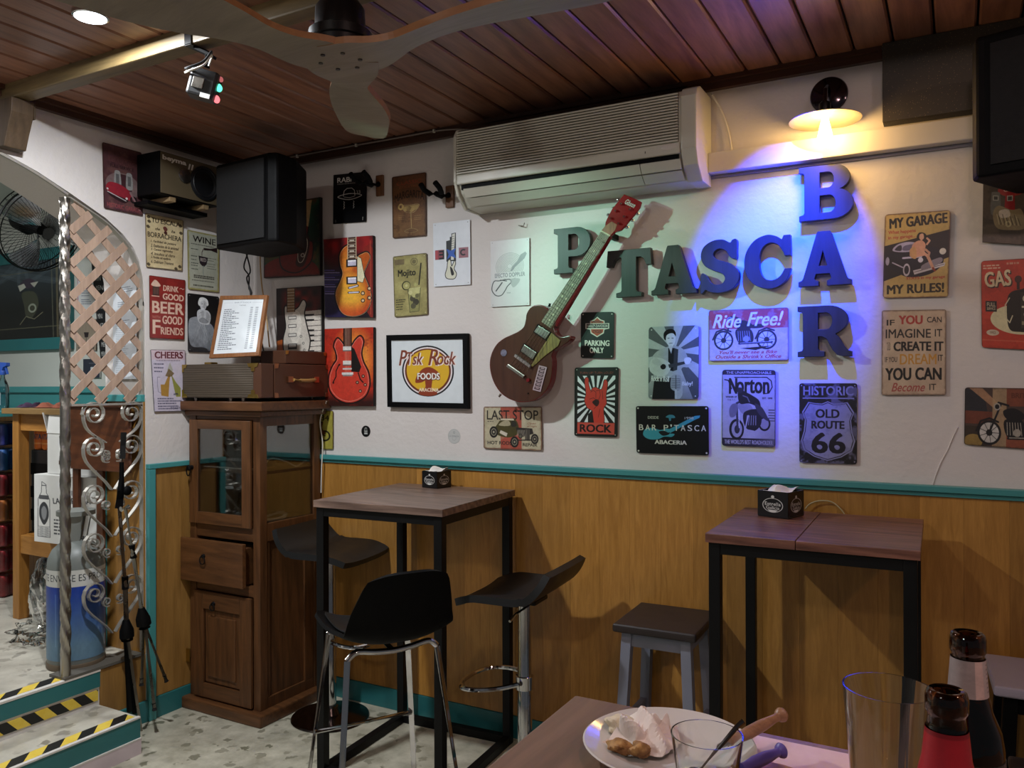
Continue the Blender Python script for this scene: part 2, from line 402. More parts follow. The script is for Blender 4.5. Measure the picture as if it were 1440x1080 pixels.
class Art:
    """coordinates: x 0..1 to the right, y 0..1 downwards"""
    def __init__(s, w, h, bg):
        s.W, s.H = int(w)//2*2, int(h)//2*2; s.a = np.ones((s.H, s.W, 3), np.float32)*np.array(s.c(bg), np.float32)
        s.yy, s.xx = np.mgrid[0:s.H, 0:s.W]; s.yy = (s.yy+.5)/s.H; s.xx = (s.xx+.5)/s.W
        s.rg = np.random.RandomState(int(w*7+h*3+s.a[0, 0].sum()*100) % 9999)
    def c(s, c):
        if isinstance(c, str): return tuple(int(c[i:i+2], 16)/255 for i in (0, 2, 4))
        return c
    def put(s, m, col, al=1.):
        if m.dtype == bool: s.a[m] = s.a[m]*(1-al)+np.array(s.c(col))*al
        else: s.a[:] = s.a*(1-m[..., None]*al)+np.array(s.c(col))*m[..., None]*al
        return s
    def poly(s, pts, col, al=1.):
        P = np.array(pts, float)*[s.W, s.H]; E = [(P[i], P[(i+1) % len(P)]) for i in range(len(P))]
        return s.put(edge_mask(E, s.H, s.W), col, al)
    def blob(s, pts, col, al=1., n=8):
        """smooth closed curve through pts"""
        return s.poly(smooth_loop(pts, n), col, al)
    def outline(s, pts, w, col, closed=True, smooth=True):
        P = smooth_loop(pts, 8) if (closed and smooth) else pts
        return s.line(P+[P[0]] if closed else P, w, col)
    def rect(s, x0, y0, x1, y1, col, al=1.):
        s.a[int(max(0, y0)*s.H):int(round(y1*s.H)), int(max(0, x0)*s.W):int(round(x1*s.W))] = \
            s.a[int(max(0, y0)*s.H):int(round(y1*s.H)), int(max(0, x0)*s.W):int(round(x1*s.W))]*(1-al)+np.array(s.c(col))*al; return s
    def ell(s, cx, cy, rx, ry, col, al=1., rin=0):
        q = ((s.xx-cx)/rx)**2+((s.yy-cy)/ry)**2; return s.put((q < 1) & (q >= rin*rin), col, al)
    def circ(s, cx, cy, r, col, al=1., rin=0):
        """r as a share of the width, round on the canvas"""
        return s.ell(cx, cy, r, r*s.W/s.H, col, al, rin)
    def line(s, pts, w, col, al=1.):
        X, Y = s.xx*s.W, s.yy*s.H; r = w*s.W/2; m = np.zeros((s.H, s.W), bool)
        for (x0, y0), (x1, y1) in zip(pts[:-1], pts[1:]):
            x0, x1, y0, y1 = x0*s.W, x1*s.W, y0*s.H, y1*s.H
            a, b, c, d = int(max(0, min(x0, x1)-r-1)), int(min(s.W, max(x0, x1)+r+2)), int(max(0, min(y0, y1)-r-1)), int(min(s.H, max(y0, y1)+r+2))
            if b <= a or d <= c: continue
            XX, YY = X[c:d, a:b], Y[c:d, a:b]; dx, dy = x1-x0, y1-y0; L = dx*dx+dy*dy+1e-9
            t = np.clip(((XX-x0)*dx+(YY-y0)*dy)/L, 0, 1); m[c:d, a:b] |= (XX-x0-t*dx)**2+(YY-y0-t*dy)**2 <= r*r
        return s.put(m, col, al)
    def text(s, txt, x, y, w, h, col, al=1., shear=0., bold=0, angle=0., fn=None):
        """txt fitted into the box of width w and height h whose top left is x,y"""
        E, lo, hi = text_edges(txt, shear)
        if not len(E): return s
        P = (E-lo)/(hi-lo); P = np.stack([P[..., 0]*w, (1-P[..., 1])*h], -1)
        if angle:
            ca, sa = math.cos(angle), math.sin(angle); px, py = P[..., 0]*s.W, P[..., 1]*s.H
            P = np.stack([(px*ca-py*sa)/s.W, (px*sa+py*ca)/s.H], -1)
        P = P+[x, y]
        if fn is not None: P = fn(P)
        m = edge_mask(P*[s.W, s.H], s.H, s.W)
        if bold:
            b = max(1, int(round(bold*s.W))); k = m.copy()
            for d in range(1, b+1): k[:, d:] |= m[:, :-d]
            m = k; k = m.copy()
            for d in range(1, max(1, b//2)+1): k[d:] |= m[:-d]
            m = k
        return s.put(m, col, al)
    def lines(s, x0, x1, ys, h, col, al=.8, ragged=.35):
        """rows of print too small to read: broken strokes"""
        for y in ys:
            x = x0; end = x1-(x1-x0)*s.rg.rand()*ragged
            while x < end:
                w = .02+.05*s.rg.rand(); s.rect(x, y, min(x+w, end), y+h, col, al); x += w+.012
        return s
    def fuzz(s, scale):
        g = s.rg.rand(max(2, int(s.H/scale))+2, max(2, int(s.W/scale))+2); yy = s.yy*(g.shape[0]-2); xx = s.xx*(g.shape[1]-2)
        y0, x0 = yy.astype(int), xx.astype(int); fy, fx = yy-y0, xx-x0; fy, fx = fy*fy*(3-2*fy), fx*fx*(3-2*fx)
        return (g[y0, x0]*(1-fy)+g[y0+1, x0]*fy)*(1-fx)+(g[y0, x0+1]*(1-fy)+g[y0+1, x0+1]*fy)*fx
    def grain(s, amt=.1, scales=(60, 20, 6)):
        n = sum(s.fuzz(k) for k in scales)/len(scales)-.5; s.a *= (1+2*amt*n[..., None]); return s
    def stain(s, col, thr=.6, sc=40, al=.5):
        n = (s.fuzz(sc)+s.fuzz(sc/4)*.4)/1.4; return s.put(np.clip((n-thr)*6, 0, 1), col, al)
    def edge(s, col, w=.03, al=.8):
        d = np.minimum(np.minimum(s.xx, 1-s.xx)*s.W, np.minimum(s.yy, 1-s.yy)*s.H)/s.W; n = s.fuzz(18)*.8+.6
        return s.put(np.clip(1-d/(w*n), 0, 1), col, al)
    def grad(s, c0, c1, f): 
        f = np.clip(f, 0, 1)[..., None]; s.a[:] = np.array(s.c(c0))*(1-f)+np.array(s.c(c1))*f; return s
    def holes(s, col='20201e', r=.016, m=.06):
        for x in (m, 1-m):
            for y in (m*s.W/s.H, 1-m*s.W/s.H): s.circ(x, y, r, col)
        return s
    def rays(s, cx, cy, n, col, al=1., rot=0, rect=None):
        a = np.arctan2((s.yy-cy)*s.H, (s.xx-cx)*s.W)+rot; m = np.sin(a*n) > 0
        if rect: m &= (s.xx > rect[0]) & (s.yy > rect[1]) & (s.xx < rect[2]) & (s.yy < rect[3])
        return s.put(m, col, al)
def smooth_loop(pts, n=8, closed=True):
    P = [Vector(p) for p in pts]; m = len(P); out = []
    for i in range(m if closed else m-1):
        p0, p1, p2, p3 = (P[(i-1) % m], P[i], P[(i+1) % m], P[(i+2) % m]) if closed else (P[max(i-1, 0)], P[i], P[i+1], P[min(i+2, m-1)])
        for k in range(n):
            t = k/n; out.append(tuple(.5*((2*p1)+(p2-p0)*t+(2*p0-5*p1+4*p2-p3)*t*t+(3*p1-p0-3*p2+p3)*t**3)))
    if not closed: out.append(tuple(P[-1]))
    return out

# ---------------------------------------------------------------- a flat printed sheet fixed at its real place on a wall
def sheet(name, label, cat, art, quad, axis, val, th=.0022, edge=None, corner=.008, rough=.38, off=.006, group=None, parent=None, bow=0):
    """quad: photo pixels tl,tr,br,bl of the sheet; it hangs in the plane axis=val, its face th in front"""
    s = -1 if axis == 1 else 1
    f = val+s*(off+th)
    q = [W(*p, axis, f) for p in quad]
    c = sum(q, Vector())/4
    wt, ht = (q[1]-q[0]).length, (q[3]-q[0]).length
    def at(u, v): return (q[0]*(1-u)+q[1]*u)*(1-v)+(q[3]*(1-u)+q[2]*u)*v
    pts = []; ru, rv = corner/wt, corner/ht
    for (cu, cv, a0) in ((ru, rv, PI), (1-ru, rv, 1.5*PI), (1-ru, 1-rv, 0), (ru, 1-rv, .5*PI)):
        if corner <= 0: pts.append((0. if cu < .5 else 1., 0. if cv < .5 else 1.)); continue
        for k in range(4):
            a = a0+k*PI/6; pts.append((cu+ru*math.cos(a), cv+rv*math.sin(a)))
    n = len(pts); mb = MB(); nrm = Vector((0, 0, 0)); nrm[axis] = -s
    F = [at(u, v) for u, v in pts]; Bk = [p+nrm*th for p in F]
    uvs = pts+pts
    mb.v = [tuple(p-c) for p in F+Bk]; mb.f = [tuple(range(n)), tuple(range(n, 2*n))[::-1]]+[(k, n+k, n+(k+1) % n, (k+1) % n) for k in range(n)]
    mb.sm = [False]*(n+2); mb.mi = [0]+[1]*(n+1)
    me = bpy.data.meshes.new(name); me.from_pydata(mb.v, [], mb.f); me.materials.append(paint_mat(name+'_print', art, rough)); me.materials.append(edge or M['dark_plastic'])
    uvl = me.uv_layers.new(name='UVMap')
    for p in me.polygons:
        p.material_index = mb.mi[p.index]
        for li in p.loop_indices:
            u, v = uvs[me.loops[li].vertex_index]; uvl.data[li].uv = (u, 1-v)
    bm = bmesh.new(); bm.from_mesh(me); bmesh.ops.recalc_face_normals(bm, faces=bm.faces); bm.to_mesh(me); bm.free()
    o = bpy.data.objects.new(name, me); COL.objects.link(o); o.location = c
    if parent is not None: o.parent = parent; o.location = parent.matrix_basis.inverted() @ c
    else: tag(o, label, cat, group)
    return o
# ================================================================ SETTING
RX = 5.4        # how far the bar is built to the right
mb = MB(); mb.bb((0, -6, -.1), (RX, 0, 0)); structure(mb, 'floor', M['terrazzo'])
mb = MB(); mb.bb((0, 0, -.1), (RX, .12, 2.8)); wall_back = structure(mb, 'wall_back', M['plaster'])
ARCH = [(-.64, 1.86), (-.648, 1.98), (-.665, 2.05), (-.70, 2.115), (-.75, 2.165), (-.83, 2.22), (-.98, 2.29), (-1.12, 2.35), (-1.27, 2.40), (-1.45, 2.44), (-1.8, 2.47), (-2.2, 2.44), (-2.6, 2.33), (-2.95, 2.1), (-3.1, 1.8)]
WT = .28
def arch_z(y):
    a = ARCH
    for (y0, z0), (y1, z1) in zip(a[:-1], a[1:]):
        if y1 <= y <= y0: return z0+(z1-z0)*(y-y0)/(y1-y0)
    return 0
# left wall: pier, piece above the arch, far pier
mb = MB()
mb.bb((-WT, -.64, 0), (0, .12, 2.8))
prof = ARCH
for (y0, z0), (y1, z1) in zip(prof[:-1], prof[1:]):
    mb.prism([(-WT, y0, z0), (-WT, y1, z1), (-WT, y1, 2.8), (-WT, y0, 2.8)], (WT, 0, 0))
mb.bb((-WT, -6, 0), (0, -3.1, 2.8))
wall_left = structure(mb, 'wall_left', M['plaster'])
# upper room
mb = MB(); mb.bb((-4.2, .12, -.1), (-WT, .24, 2.8)); wall_far = structure(mb, 'wall_far', M['plaster_grey'])
mb = MB(); mb.bb((-4.3, -5, -.1), (-4.2, .24, 2.8)); structure(mb, 'wall_side', M['plaster_grey'])
mb = MB(); mb.bb((-4.2, -5, 2.7), (-WT, .2, 2.8)); structure(mb, 'ceiling_upper', M['plaster_grey'])
mb = MB(); mb.bb((-4.2, -5, .0), (-WT, .12, .30)); mb.bb((-WT, -3.1, .0), (-.012, -.64, .30)); structure(mb, 'floor_upper', M['tile'])
# ceiling: stained pine boards with chamfered edges, each a piece of its own
mb = MB(); mb.bb((0, -6, CEIL+.016), (RX, 0, CEIL+.15)); ceiling = structure(mb, 'ceiling', M['black_matt'])
PW = .1218
me0 = None
x = .087-.1218
k = 0
while x < RX-.05:
    if me0 is None:
        q = MB(); h = PW/2-.0015; ch = .006
        P = [(-h, .016), (-h, ch), (-h+ch, 0), (h-ch-.004, 0), (h-.004, ch), (h-.004, .016)]
        q.prism([(a, -6, b) for a, b in P], (0, 5.998, 0)); o = q.build('plank', M['ceil_wood']); me0 = o.data
    else:
        o = bpy.data.objects.new('plank', me0); COL.objects.link(o)
    o.parent = ceiling; o.location = (max(x+PW/2, PW/2+.001) if k == 0 else x+PW/2, 0, CEIL); x += PW; k += 1
mb = MB(); mb.bb((.0, -.026, 2.6), (2.972, -.001, 2.645)); mb.bb((.0, -.042, 2.625), (2.972, -.026, 2.645)); structure(mb, 'trim_1', M['ceil_trim'])
mb = MB(); mb.bb((.001, -4, 2.6), (.026, -.04, 2.645)); mb.bb((.026, -4, 2.622), (.048, -.04, 2.645)); structure(mb, 'trim_2', M['ceil_trim_y'])
# wainscot: laminate boards on both walls, teal rails and skirting
def boards(parent, mat, a0, a1, w, z0, z1, along, th, pos):
    base = None; a = a0; i = 0
    while a < a1-.01:
        ww = min(w, a1-a)
        if base is None or ww < w-.001:
            q = MB()
            lo, hi = ((.0001, -th, z0), (ww-.0002, 0, z1)) if along == 'x' else ((0, -ww+.0002, z0), (th, -.0001, z1))
            q.bb(lo, hi); o = q.build('panel', mat, bevel=.0003, segs=1)
            if ww >= w-.001: base = o.data
        else:
            o = bpy.data.objects.new('panel', base); COL.objects.link(o)
        o.parent = parent; o.location = (a, pos, 0) if along == 'x' else (pos, -a, 0)
        a += w; i += 1
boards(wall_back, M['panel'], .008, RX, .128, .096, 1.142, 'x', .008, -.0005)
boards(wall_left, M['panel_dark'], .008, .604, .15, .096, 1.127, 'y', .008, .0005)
RAILZ = 1.142
def rail(name, pts_lo, pts_hi, mat=None, bevel=.004):
    q = MB(); q.bb(pts_lo, pts_hi); return structure(q, name, mat or M['teal'], bevel=bevel)
q = MB(); q.bb((0, -.030, 1.143), (RX, -.0005, 1.165)); q.bb((0, -.018, 1.128), (RX, -.009, 1.143)); structure(q, 'trim_3', M['teal'], bevel=.003)
q = MB(); q.bb((.0005, -.64, 1.128), (.026, -.031, 1.150)); structure(q, 'trim_4', M['teal'], bevel=.003)
q = MB(); q.bb((.0005, -.640, .0), (.024, -.604, 1.127)); structure(q, 'trim_5', M['teal'], bevel=.003)
q = MB(); q.bb((0, -.014, 0), (RX, -.0005, .094)); structure(q, 'baseboard_back', M['teal_dark'], bevel=.002)
q = MB(); q.bb((.0005, -.82, 0), (.016, -.0145, .094)); structure(q, 'baseboard_left', M['teal_dark'], bevel=.002)
# inside of the arch: wainscot, teal rail and corner strip on the reveal
q = MB(); q.bb((-WT+.0, -.648, .30), (-.001, -.6405, 1.43)); rv = structure(q, 'wall_reveal', M['panel'])
q = MB(); q.bb((-WT-.004, -.664, 1.43), (-.001, -.6405, 1.462)); structure(q, 'trim_6', M['teal'], bevel=.003)
q = MB(); q.bb((-WT-.006, -.658, .30), (-WT+.022, -.6485, 1.43)); structure(q, 'trim_7', M['teal'], bevel=.003)
# upper room wainscot: teal boards, rail and skirting
q = MB(); q.bb((-4.19, .095, .30), (-WT, .1195, 1.46)); structure(q, 'wall_far_panel', M['teal'])
q = MB(); q.bb((-4.19, .075, 1.46), (-WT, .1195, 1.50)); structure(q, 'trim_8', M['teal'], bevel=.004)
# ---- steps up to the opening, hazard tape on tread edges and riser
def hazard(name, axis_mix, freq=9.):
    t = NT(name); tc = t.n('TexCoord'); sp = t.n('SeparateXYZ'); t.l(tc.outputs['Object'], sp.inputs[0])
    acc = None
    for k, w in enumerate(axis_mix):
        m = t.n('Math', operation='MULTIPLY', i={1: w}); t.l(sp.outputs[k], m.inputs[0])
        if acc is None: acc = m.outputs[0]
        else:
            a = t.n('Math', operation='ADD'); t.l(acc, a.inputs[0]); t.l(m.outputs[0], a.inputs[1]); acc = a.outputs[0]
    f = t.n('Math', operation='MULTIPLY', i={1: freq}); t.l(acc, f.inputs[0]); fr = t.n('Math', operation='FRACT'); t.l(f.outputs[0], fr.inputs[0])
    g = t.n('Math', operation='GREATER_THAN', i={1: .5}); t.l(fr.outputs[0], g.inputs[0])
    nz = t.noise(t.coord(), 30, 4)
    col = t.mix(g.outputs[0], t.mix(nz, srgb('d8b21c'), srgb('e8d060')), srgb('101010')); t.l(col, t.b.inputs['Base Color']); t.set(rough=.5); return t.m
M['hazard_top'] = hazard('hazard_tape_tread', (1.0, 1, 0), 7.4); M['hazard_riser'] = hazard('hazard_tape_riser', (0, 1, .9), 9.5)
SY = -.865
def step(x0, x1, z0, z1, bands, y1=SY):
    q = MB(); q.bb((x0, -3.1, z0), (x1-.014, y1+.0, z1-.004)); s = structure(q, 'step', M['tile'])
    q = MB(); q.bb((x0+.001, -3.1, z1-.004), (x1-.002, y1+.0, z1)); q.build('tread', M['tile'], s)
    q = MB(); q.bb((x1-.075, -3.1, z1), (x1-.016, y1-.012, z1+.0012)); q.build('hazard_tape', M['hazard_top'], s)
    q = MB(); q.bb((x1-.014, -3.1, z1-.006), (x1+.003, y1+.002, z1+.002)); q.build('edging', M['white_paint'], s, bevel=.0015)
    for nm, a, b, m, px in bands:
        q = MB(); q.bb((x1-.014, -3.1, a), (x1+px, y1+.002, b)); q.build(nm, m, s)
    return s
step(-.012, .262, 0, .15, [('riser', .066, .144, M['teal_dark'], 0.), ('skirting_tile', .0, .060, plain('pinkish_tile', 'cfc0c4', .35), .006), ('edging', .060, .066, M['white_paint'], .007)])
q = MB(); q.bb((-.011, -3.1, .150), (-.001, -.865, .30)); s2 = structure(q, 'step', M['white_paint'])
q = MB(); q.bb((-.001, -3.1, .228), (.004, -.864, .292)); q.build('riser', M['teal_dark'], s2)
q = MB(); q.bb((-.001, -3.1, .172), (.0025, -.872, .216)); q.build('hazard_tape', M['hazard_riser'], s2)
q = MB(); q.bb((-.016, -3.1, .292), (.006, -.862, .302)); q.build('edging', M['white_paint'], s2, bevel=.0015)
q = MB(); q.bb((-.075, -3.1, .3005), (-.018, -1.02, .3018)); q.build('hazard_tape', M['hazard_top'], s2)
q = MB(); q.bb((-.011, -.863, .0), (.0, -.641, .296)); structure(q, 'wall_left_sill', M['panel_dark'])
q = MB(); q.bb((-.10, -1.02, .3005), (.006, -.66, .312)); structure(q, 'trim_9', plain('grey_sill_metal', '5a564f', .5))
# ---- ceiling beam with its carved bracket
q = MB(); q.bb((.0, -1.275, 2.584), (RX-.5, -1.212, CEIL+.006)); structure(q, 'beam', M['beam'], bevel=.006)
t = thing('beam_bracket', 'dark wooden bracket with a sloping foot under the beam end at the arch wall', 'bracket', (0, -1.245, 2.4))
q = MB(); P = [(.001, 2.405), (.055, 2.405), (.075, 2.46), (.105, 2.53), (.108, 2.582), (.001, 2.582)]
q.prism([(a, -1.285, b) for a, b in P], (0, .085, 0)); q.build('bracket_body', M['bracket'], t, bevel=.003)
q = MB(); q.bb((.06, -1.198, 2.52), (.104, -1.192, 2.58)); q.build('face_block', M['bracket'], t, bevel=.002)

# recessed downlight in view
t = thing('downlight', 'glowing round recessed spotlight in the ceiling left of the fan', 'light', (.87, -1.48, CEIL))
q = MB(); q.lathe([(.052, -.001), (.052, -.010), (.046, -.012), (.046, -.004)], (.87, -1.48, CEIL), 32); q.build('ring', M['chrome'], t)
q = MB(); q.lathe([(.0, -.0075), (.0455, -.0075), (.0455, -.003), (0, -.003)], (.87, -1.48, CEIL), 32); q.build('lens', emit('downlight_lens', (.82, .95, 1.0), 14), t)

# ================================================================ FURNITURE
def bar_table(name, label, group, cx, cy, w, d, rz, mat, H=1.06, board_seam=None, ground=True):
    t = thing(name, label, 'table', (cx, cy, 0), rz, group)
    L = lambda q, n, m, **kw: q.build(n, m, t, world=False, **kw)
    q = MB(); e = .002
    if board_seam is None: q.bb((-w/2, -d/2, H-.027), (w/2, d/2, H)); L(q, 'tabletop', mat, bevel=.002)
    else:
        q.bb((-w/2, -d/2, H-.027), (board_seam-.0008, d/2, H)); L(q, 'tabletop_board', mat, bevel=.002)
        q = MB(); q.bb((board_seam+.0008, -d/2, H-.027), (w/2, d/2, H-.001)); L(q, 'tabletop_board', mat, bevel=.002)
    s = .034; z1 = H-.0275
    for ix in (-1, 1):
        for iy in (-1, 1):
            q = MB(); q.box((ix*(w/2-s/2-.008), iy*(d/2-s/2-.008), z1/2), (s, s, z1-.001)); L(q, 'leg', M['black_metal'], bevel=.002)
    for zc in ((z1-s/2, s/2) if ground else (z1-s/2,)):
        for iy in (-1, 1):
            q = MB(); q.box((0, iy*(d/2-s/2-.008), zc), (w-.016-2*s, s-.002, s-.001)); L(q, 'rail', M['black_metal'], bevel=.0015)
        for ix in (-1, 1):
            q = MB(); q.box((ix*(w/2-s/2-.008), 0, zc), (s-.002, d-.016-2*s, s-.001)); L(q, 'rail', M['black_metal'], bevel=.0015)
    return t
bar_table('bar_table', 'tall table with brown wood top and black frame beside the wooden cabinet', 'tall bar tables', 1.29, -.355, .575, .60, math.radians(3.2), M['tabletop'])
bar_table('bar_table', 'tall black-framed table with reddish top under the number sign, right of the grey stool', 'tall bar tables', 2.815, -.365, .57, .57, math.radians(1.2), M['tabletop_r'], board_seam=-.03)

def lift_stool(label, cx, cy, rz, H, ring=True):
    """gas-lift stool; local -x is the front, the lip rises at +x"""
    t = thing('bar_stool', label, 'stool', (cx, cy, 0), rz, 'gas lift bar stools')
    B = lambda q, n, m, **kw: q.build(n, m, t, world=False, **kw)
    q = MB(); q.lathe([(0, 0), (.172, 0), (.175, .004), (.172, .009), (.12, .014), (.05, .022), (.035, .05), (0, .05)], n=48); B(q, 'base', M['steel_dark'])
    q = MB(); q.lathe([(0, .05), (.027, .05), (.0275, .355), (.0262, .358), (.0262, H-.05), (.0, H-.05)], n=28); B(q, 'column', M['chrome'])
        # seat shell
    Wd, D = .40, .40
    def f(u, v):
        x = (u-.5)*D; y = (v-.5)*Wd
        z = 0
        if u < .25: z -= .028*((.25-u)/.25)**1.6
        if u > .62:
            k = (u-.62)/.38; z += .105*k**1.45; x -= .045*k*k
        z += .012*abs(2*v-1)**3*(1 if u < .7 else .2)
        # rounded plan
        s = 1-.16*max(0, abs(2*u-1)-.55)**1.5*2.2
        return (x, y*s, H+z)
    q = MB(); q.grid(f, 28, 18, .026); B(q, 'seat', M['black_leather'], bevel=0)
    q = MB(); q.bb((-.07, -.06, H-.043), (.07, .06, H-.028)); B(q, 'seat_plate', M['black_metal'], bevel=.004)
    q = MB(); q.tube([(.02, .0, H-.058), (.02, -.12, H-.062), (.02, -.17, H-.075)], .005, 8); B(q, 'lever', M['steel'])
    if ring:
        P = [(0, -.035), (-.06, -.10), (-.13, -.13), (-.20, -.12), (-.235, -.06), (-.24, 0), (-.235, .06), (-.20, .12), (-.13, .13), (-.06, .10), (0, .035)]
        P = smooth_loop(P, 5, False); q = MB(); q.tube([(a, b, .39-.02*abs(a)/.24) for a, b in P], .009, 8); B(q, 'foot_ring', M['chrome'])
        q = MB(); q.lathe([(.0275, .36), (.034, .362), (.034, .41), (.0275, .412)], n=24); B(q, 'collar', M['chrome'])
    return t
M['steel_dark'] = metal('dark_polished_steel', '6a6260', .16)
lift_stool('black gas-lift stool with round steel base between the cabinet and the tall table', .700, -.215, PI+.12, .765)
lift_stool('black gas-lift stool with chrome column on the right side of the left table', 1.765, -.345, .06, .735)

# low-back shell stool on four chrome legs
def shell_stool():
    A = math.radians(147)   # facing direction
    t = thing('shell_stool', 'black shell bar chair on four thin chrome legs in front of the left table', 'chair', (1.563, -.955, 0), A, None)
    B = lambda q, n, m, **kw: q.build(n, m, t, world=False, **kw)
    # local +x = front, y = width
    def f(u, v):
        # u from front lip over the seat and up the back, v across
        s = u*.635; e = abs(2*v-1)
        if s < .34:
            x = .185-s*.95; z = .728-.020*math.sin(PI*min(1, s/.34))
            if s < .05: z -= .02*((.05-s)/.05)**2
        else:
            k = s-.34; r = .085; am = 1.20; L0 = r*am
            if k < L0: a = k/r; x = -.138-r*math.sin(a); z = .728+r*(1-math.cos(a))
            else: x = -.138-r*math.sin(am)-(k-L0)*math.cos(am); z = .728+r*(1-math.cos(am))+(k-L0)*math.sin(am)
        if s < .40: w = .170
        else: w = .170-.052*((s-.40)/.26)**1.3
        if s < .06: w -= .045*((.06-s)/.06)**2
        if s > .60: w -= .022*((s-.60)/.06)**2
        y = (2*v-1)*w
        z += .040*e**2.6*max(0, min(1, (.46-s)/.10))
        if s > .34: x += .040*e**2.2*min(1, (s-.34)/.12)
        if s > .50: z -= .034*e**3*((s-.50)/.16)
        return (x, y, z)
    q = MB(); q.grid(f, 34, 22, -.012); B(q, 'shell', M['black_matt'])
    q = MB()
    def f2(u, v): 
        p = f(.06+u*.44, .08+v*.84); return (p[0], p[1], p[2]+.006)
    q.grid(f2, 18, 14, .004); B(q, 'seat_pad', M['black_leather'])
    legs = {'fl': ((.115, -.135, .69), (.215, -.205, 0)), 'fr': ((.115, .135, .69), (.215, .205, 0)), 'bl': ((-.125, -.145, .675), (-.235, -.215, 0)), 'br': ((-.125, .145, .675), (-.235, .215, 0))}
    for k, (a, b) in legs.items():
        q = MB(); q.tube([a, b], .0095, 12); B(q, 'leg', M['chrome'])
        q = MB(); q.lathe([(0, 0), (.014, 0), (.013, .02), (0, .02)], (b[0], b[1], 0), 12); B(q, 'foot_cap', M['rubber'])
    for s in (1, -1):
        sx = .115 if s > 0 else -.125; zz = .69 if s > 0 else .675
        yy = .135 if s > 0 else .145
        P = smooth_loop([(sx, -yy-.002, zz), (sx-.0*s, -yy+.028, zz+.022), (sx, -yy*.4, zz+.014), (sx, 0, zz+.010), (sx, yy*.4, zz+.014), (sx, yy-.028, zz+.022), (sx, yy+.002, zz)], 5, False)
        q = MB(); q.tube(P, .0095, 12); B(q, 'top_hoop', M['chrome'])
    zf = .36; k = 1-zf/.69
    xf, yf = .115+.10*k, .135+.07*k
    q = MB(); q.tube([(xf, -yf, zf), (xf, yf, zf)], .0085, 10); B(q, 'footrest', M['chrome'])
    q = MB(); q.tube([(-.125, 0, .684), (.115, 0, .698)], .008, 8); B(q, 'under_brace', M['chrome'])
    return t
shell_stool()

def wood_stool(label, cx, cy, rz, w, d, H, seat_mat, leg_mat, seat_h=.03, round_=.02, group=None):
    t = thing('wooden_stool', label, 'stool', (cx, cy, 0), rz, group)
    B = lambda q, n, m, **kw: q.build(n, m, t, world=False, **kw)
    q = MB(); q.bb((-w/2, -d/2, H-seat_h), (w/2, d/2, H)); B(q, 'seat', seat_mat, bevel=.011, segs=3)
    hh = H-seat_h
    for ix in (-1, 1):
        for iy in (-1, 1):
            q = MB(); q.bar((ix*(w/2-.045), iy*(d/2-.045), hh), (ix*(w/2-.012), iy*(d/2-.012), 0), .036, .036, up=(0, 1, 0)); B(q, 'leg', leg_mat, bevel=.002)
    for iy in (-1, 1):
        q = MB(); q.bb((-w/2+.05, iy*(d/2-.045)-.010, hh-.052), (w/2-.05, iy*(d/2-.045)+.010, hh-.001)); B(q, 'apron', leg_mat)
        q = MB(); q.bb((-w/2+.04, iy*(d/2-.028)-.010, .20), (w/2-.04, iy*(d/2-.028)+.010, .232)); B(q, 'stretcher', leg_mat)
    for ix in (-1, 1):
        q = MB(); q.bb((ix*(w/2-.045)-.010, -d/2+.05, hh-.052), (ix*(w/2-.045)+.010, d/2-.05, hh-.001)); B(q, 'apron', leg_mat)
        q = MB(); q.bb((ix*(w/2-.025)-.010, -d/2+.04, .27), (ix*(w/2-.025)+.010, d/2-.04, .302)); B(q, 'stretcher', leg_mat)
    return t
M['dark_pad'] = plain('dark_brown_seat_pad', '2a211f', .5)
wood_stool('grey wooden stool with dark padded seat left of the right table', 2.262, -.182, .03, .30, .325, .655, M['dark_pad'], M['grey_wood'])
wood_stool('pale lavender-topped stool cut by the right edge, behind the bottles', 3.44, -.235, .05, .34, .31, .655, plain('lavender_white_seat', 'aaa4b4', .4), M['black_matt'])
wood_stool('low dark stool at the bottom right corner behind the tall bottle', 3.46, -.62, .02, .30, .30, .50, M['dark_pad'], M['black_matt'])

# ================================================================ CABINET in the corner
CX0, CX1, CY0, CY1 = .022, .476, -.418, -.03
t = thing('display_cabinet', 'narrow brown wooden cabinet with glazed door standing in the corner', 'cabinet', (.25, -.22, 0))
cab = t
def cp(n, lo, hi, m='cab_wood', bevel=.002, par=None):
    q = MB(); q.bb(lo, hi); return q.build(n, M[m] if isinstance(m, str) else m, par or cab, bevel=bevel)
cp('plinth', (.004, -.462, 0), (.52, -.012, .052), 'cab_wood_x', .008)
q = MB()
prof = [(.0, 1.352), (.03, 1.385), (.045, 1.388), (.045, 1.43), (0, 1.43)]
q.bb((.004, -.46, 1.388), (.530, -.010, 1.430)); q.bb((.012, -.440, 1.362), (.505, -.016, 1.388)); q.build('cornice', M['cab_wood_x'], cab, bevel=.005)
q = MB(); q.prism([(.003, -.405, 1.388), (.021, -.405, 1.28), (.021, -.38, 1.28), (.003, -.38, 1.388)], (0, .0, 0.0001)); 
for nm, x, y in (('front_right', CX1-.042, CY0), ('front_left', CX0, CY0), ('back_right', CX1-.042, CY1-.042), ('back_left', CX0, CY1-.042)):
    cp('post', (x, y, .052), (x+.042, y+.042, 1.362))
cp('back_panel', (CX0+.005, CY1-.010, .052), (CX1-.005, CY1, 1.362))
cp('left_panel', (CX0, CY0+.042, .052), (CX0+.012, CY1-.042, 1.362))
cp('bottom_shelf', (CX0+.012, CY0+.012, .846), (CX1-.012, CY1-.012, .872), 'cab_wood_x')
sh = cp('shelf', (CX0+.014, CY0+.035, 1.098), (CX1-.014, CY1-.012, 1.115), 'cab_wood_x')
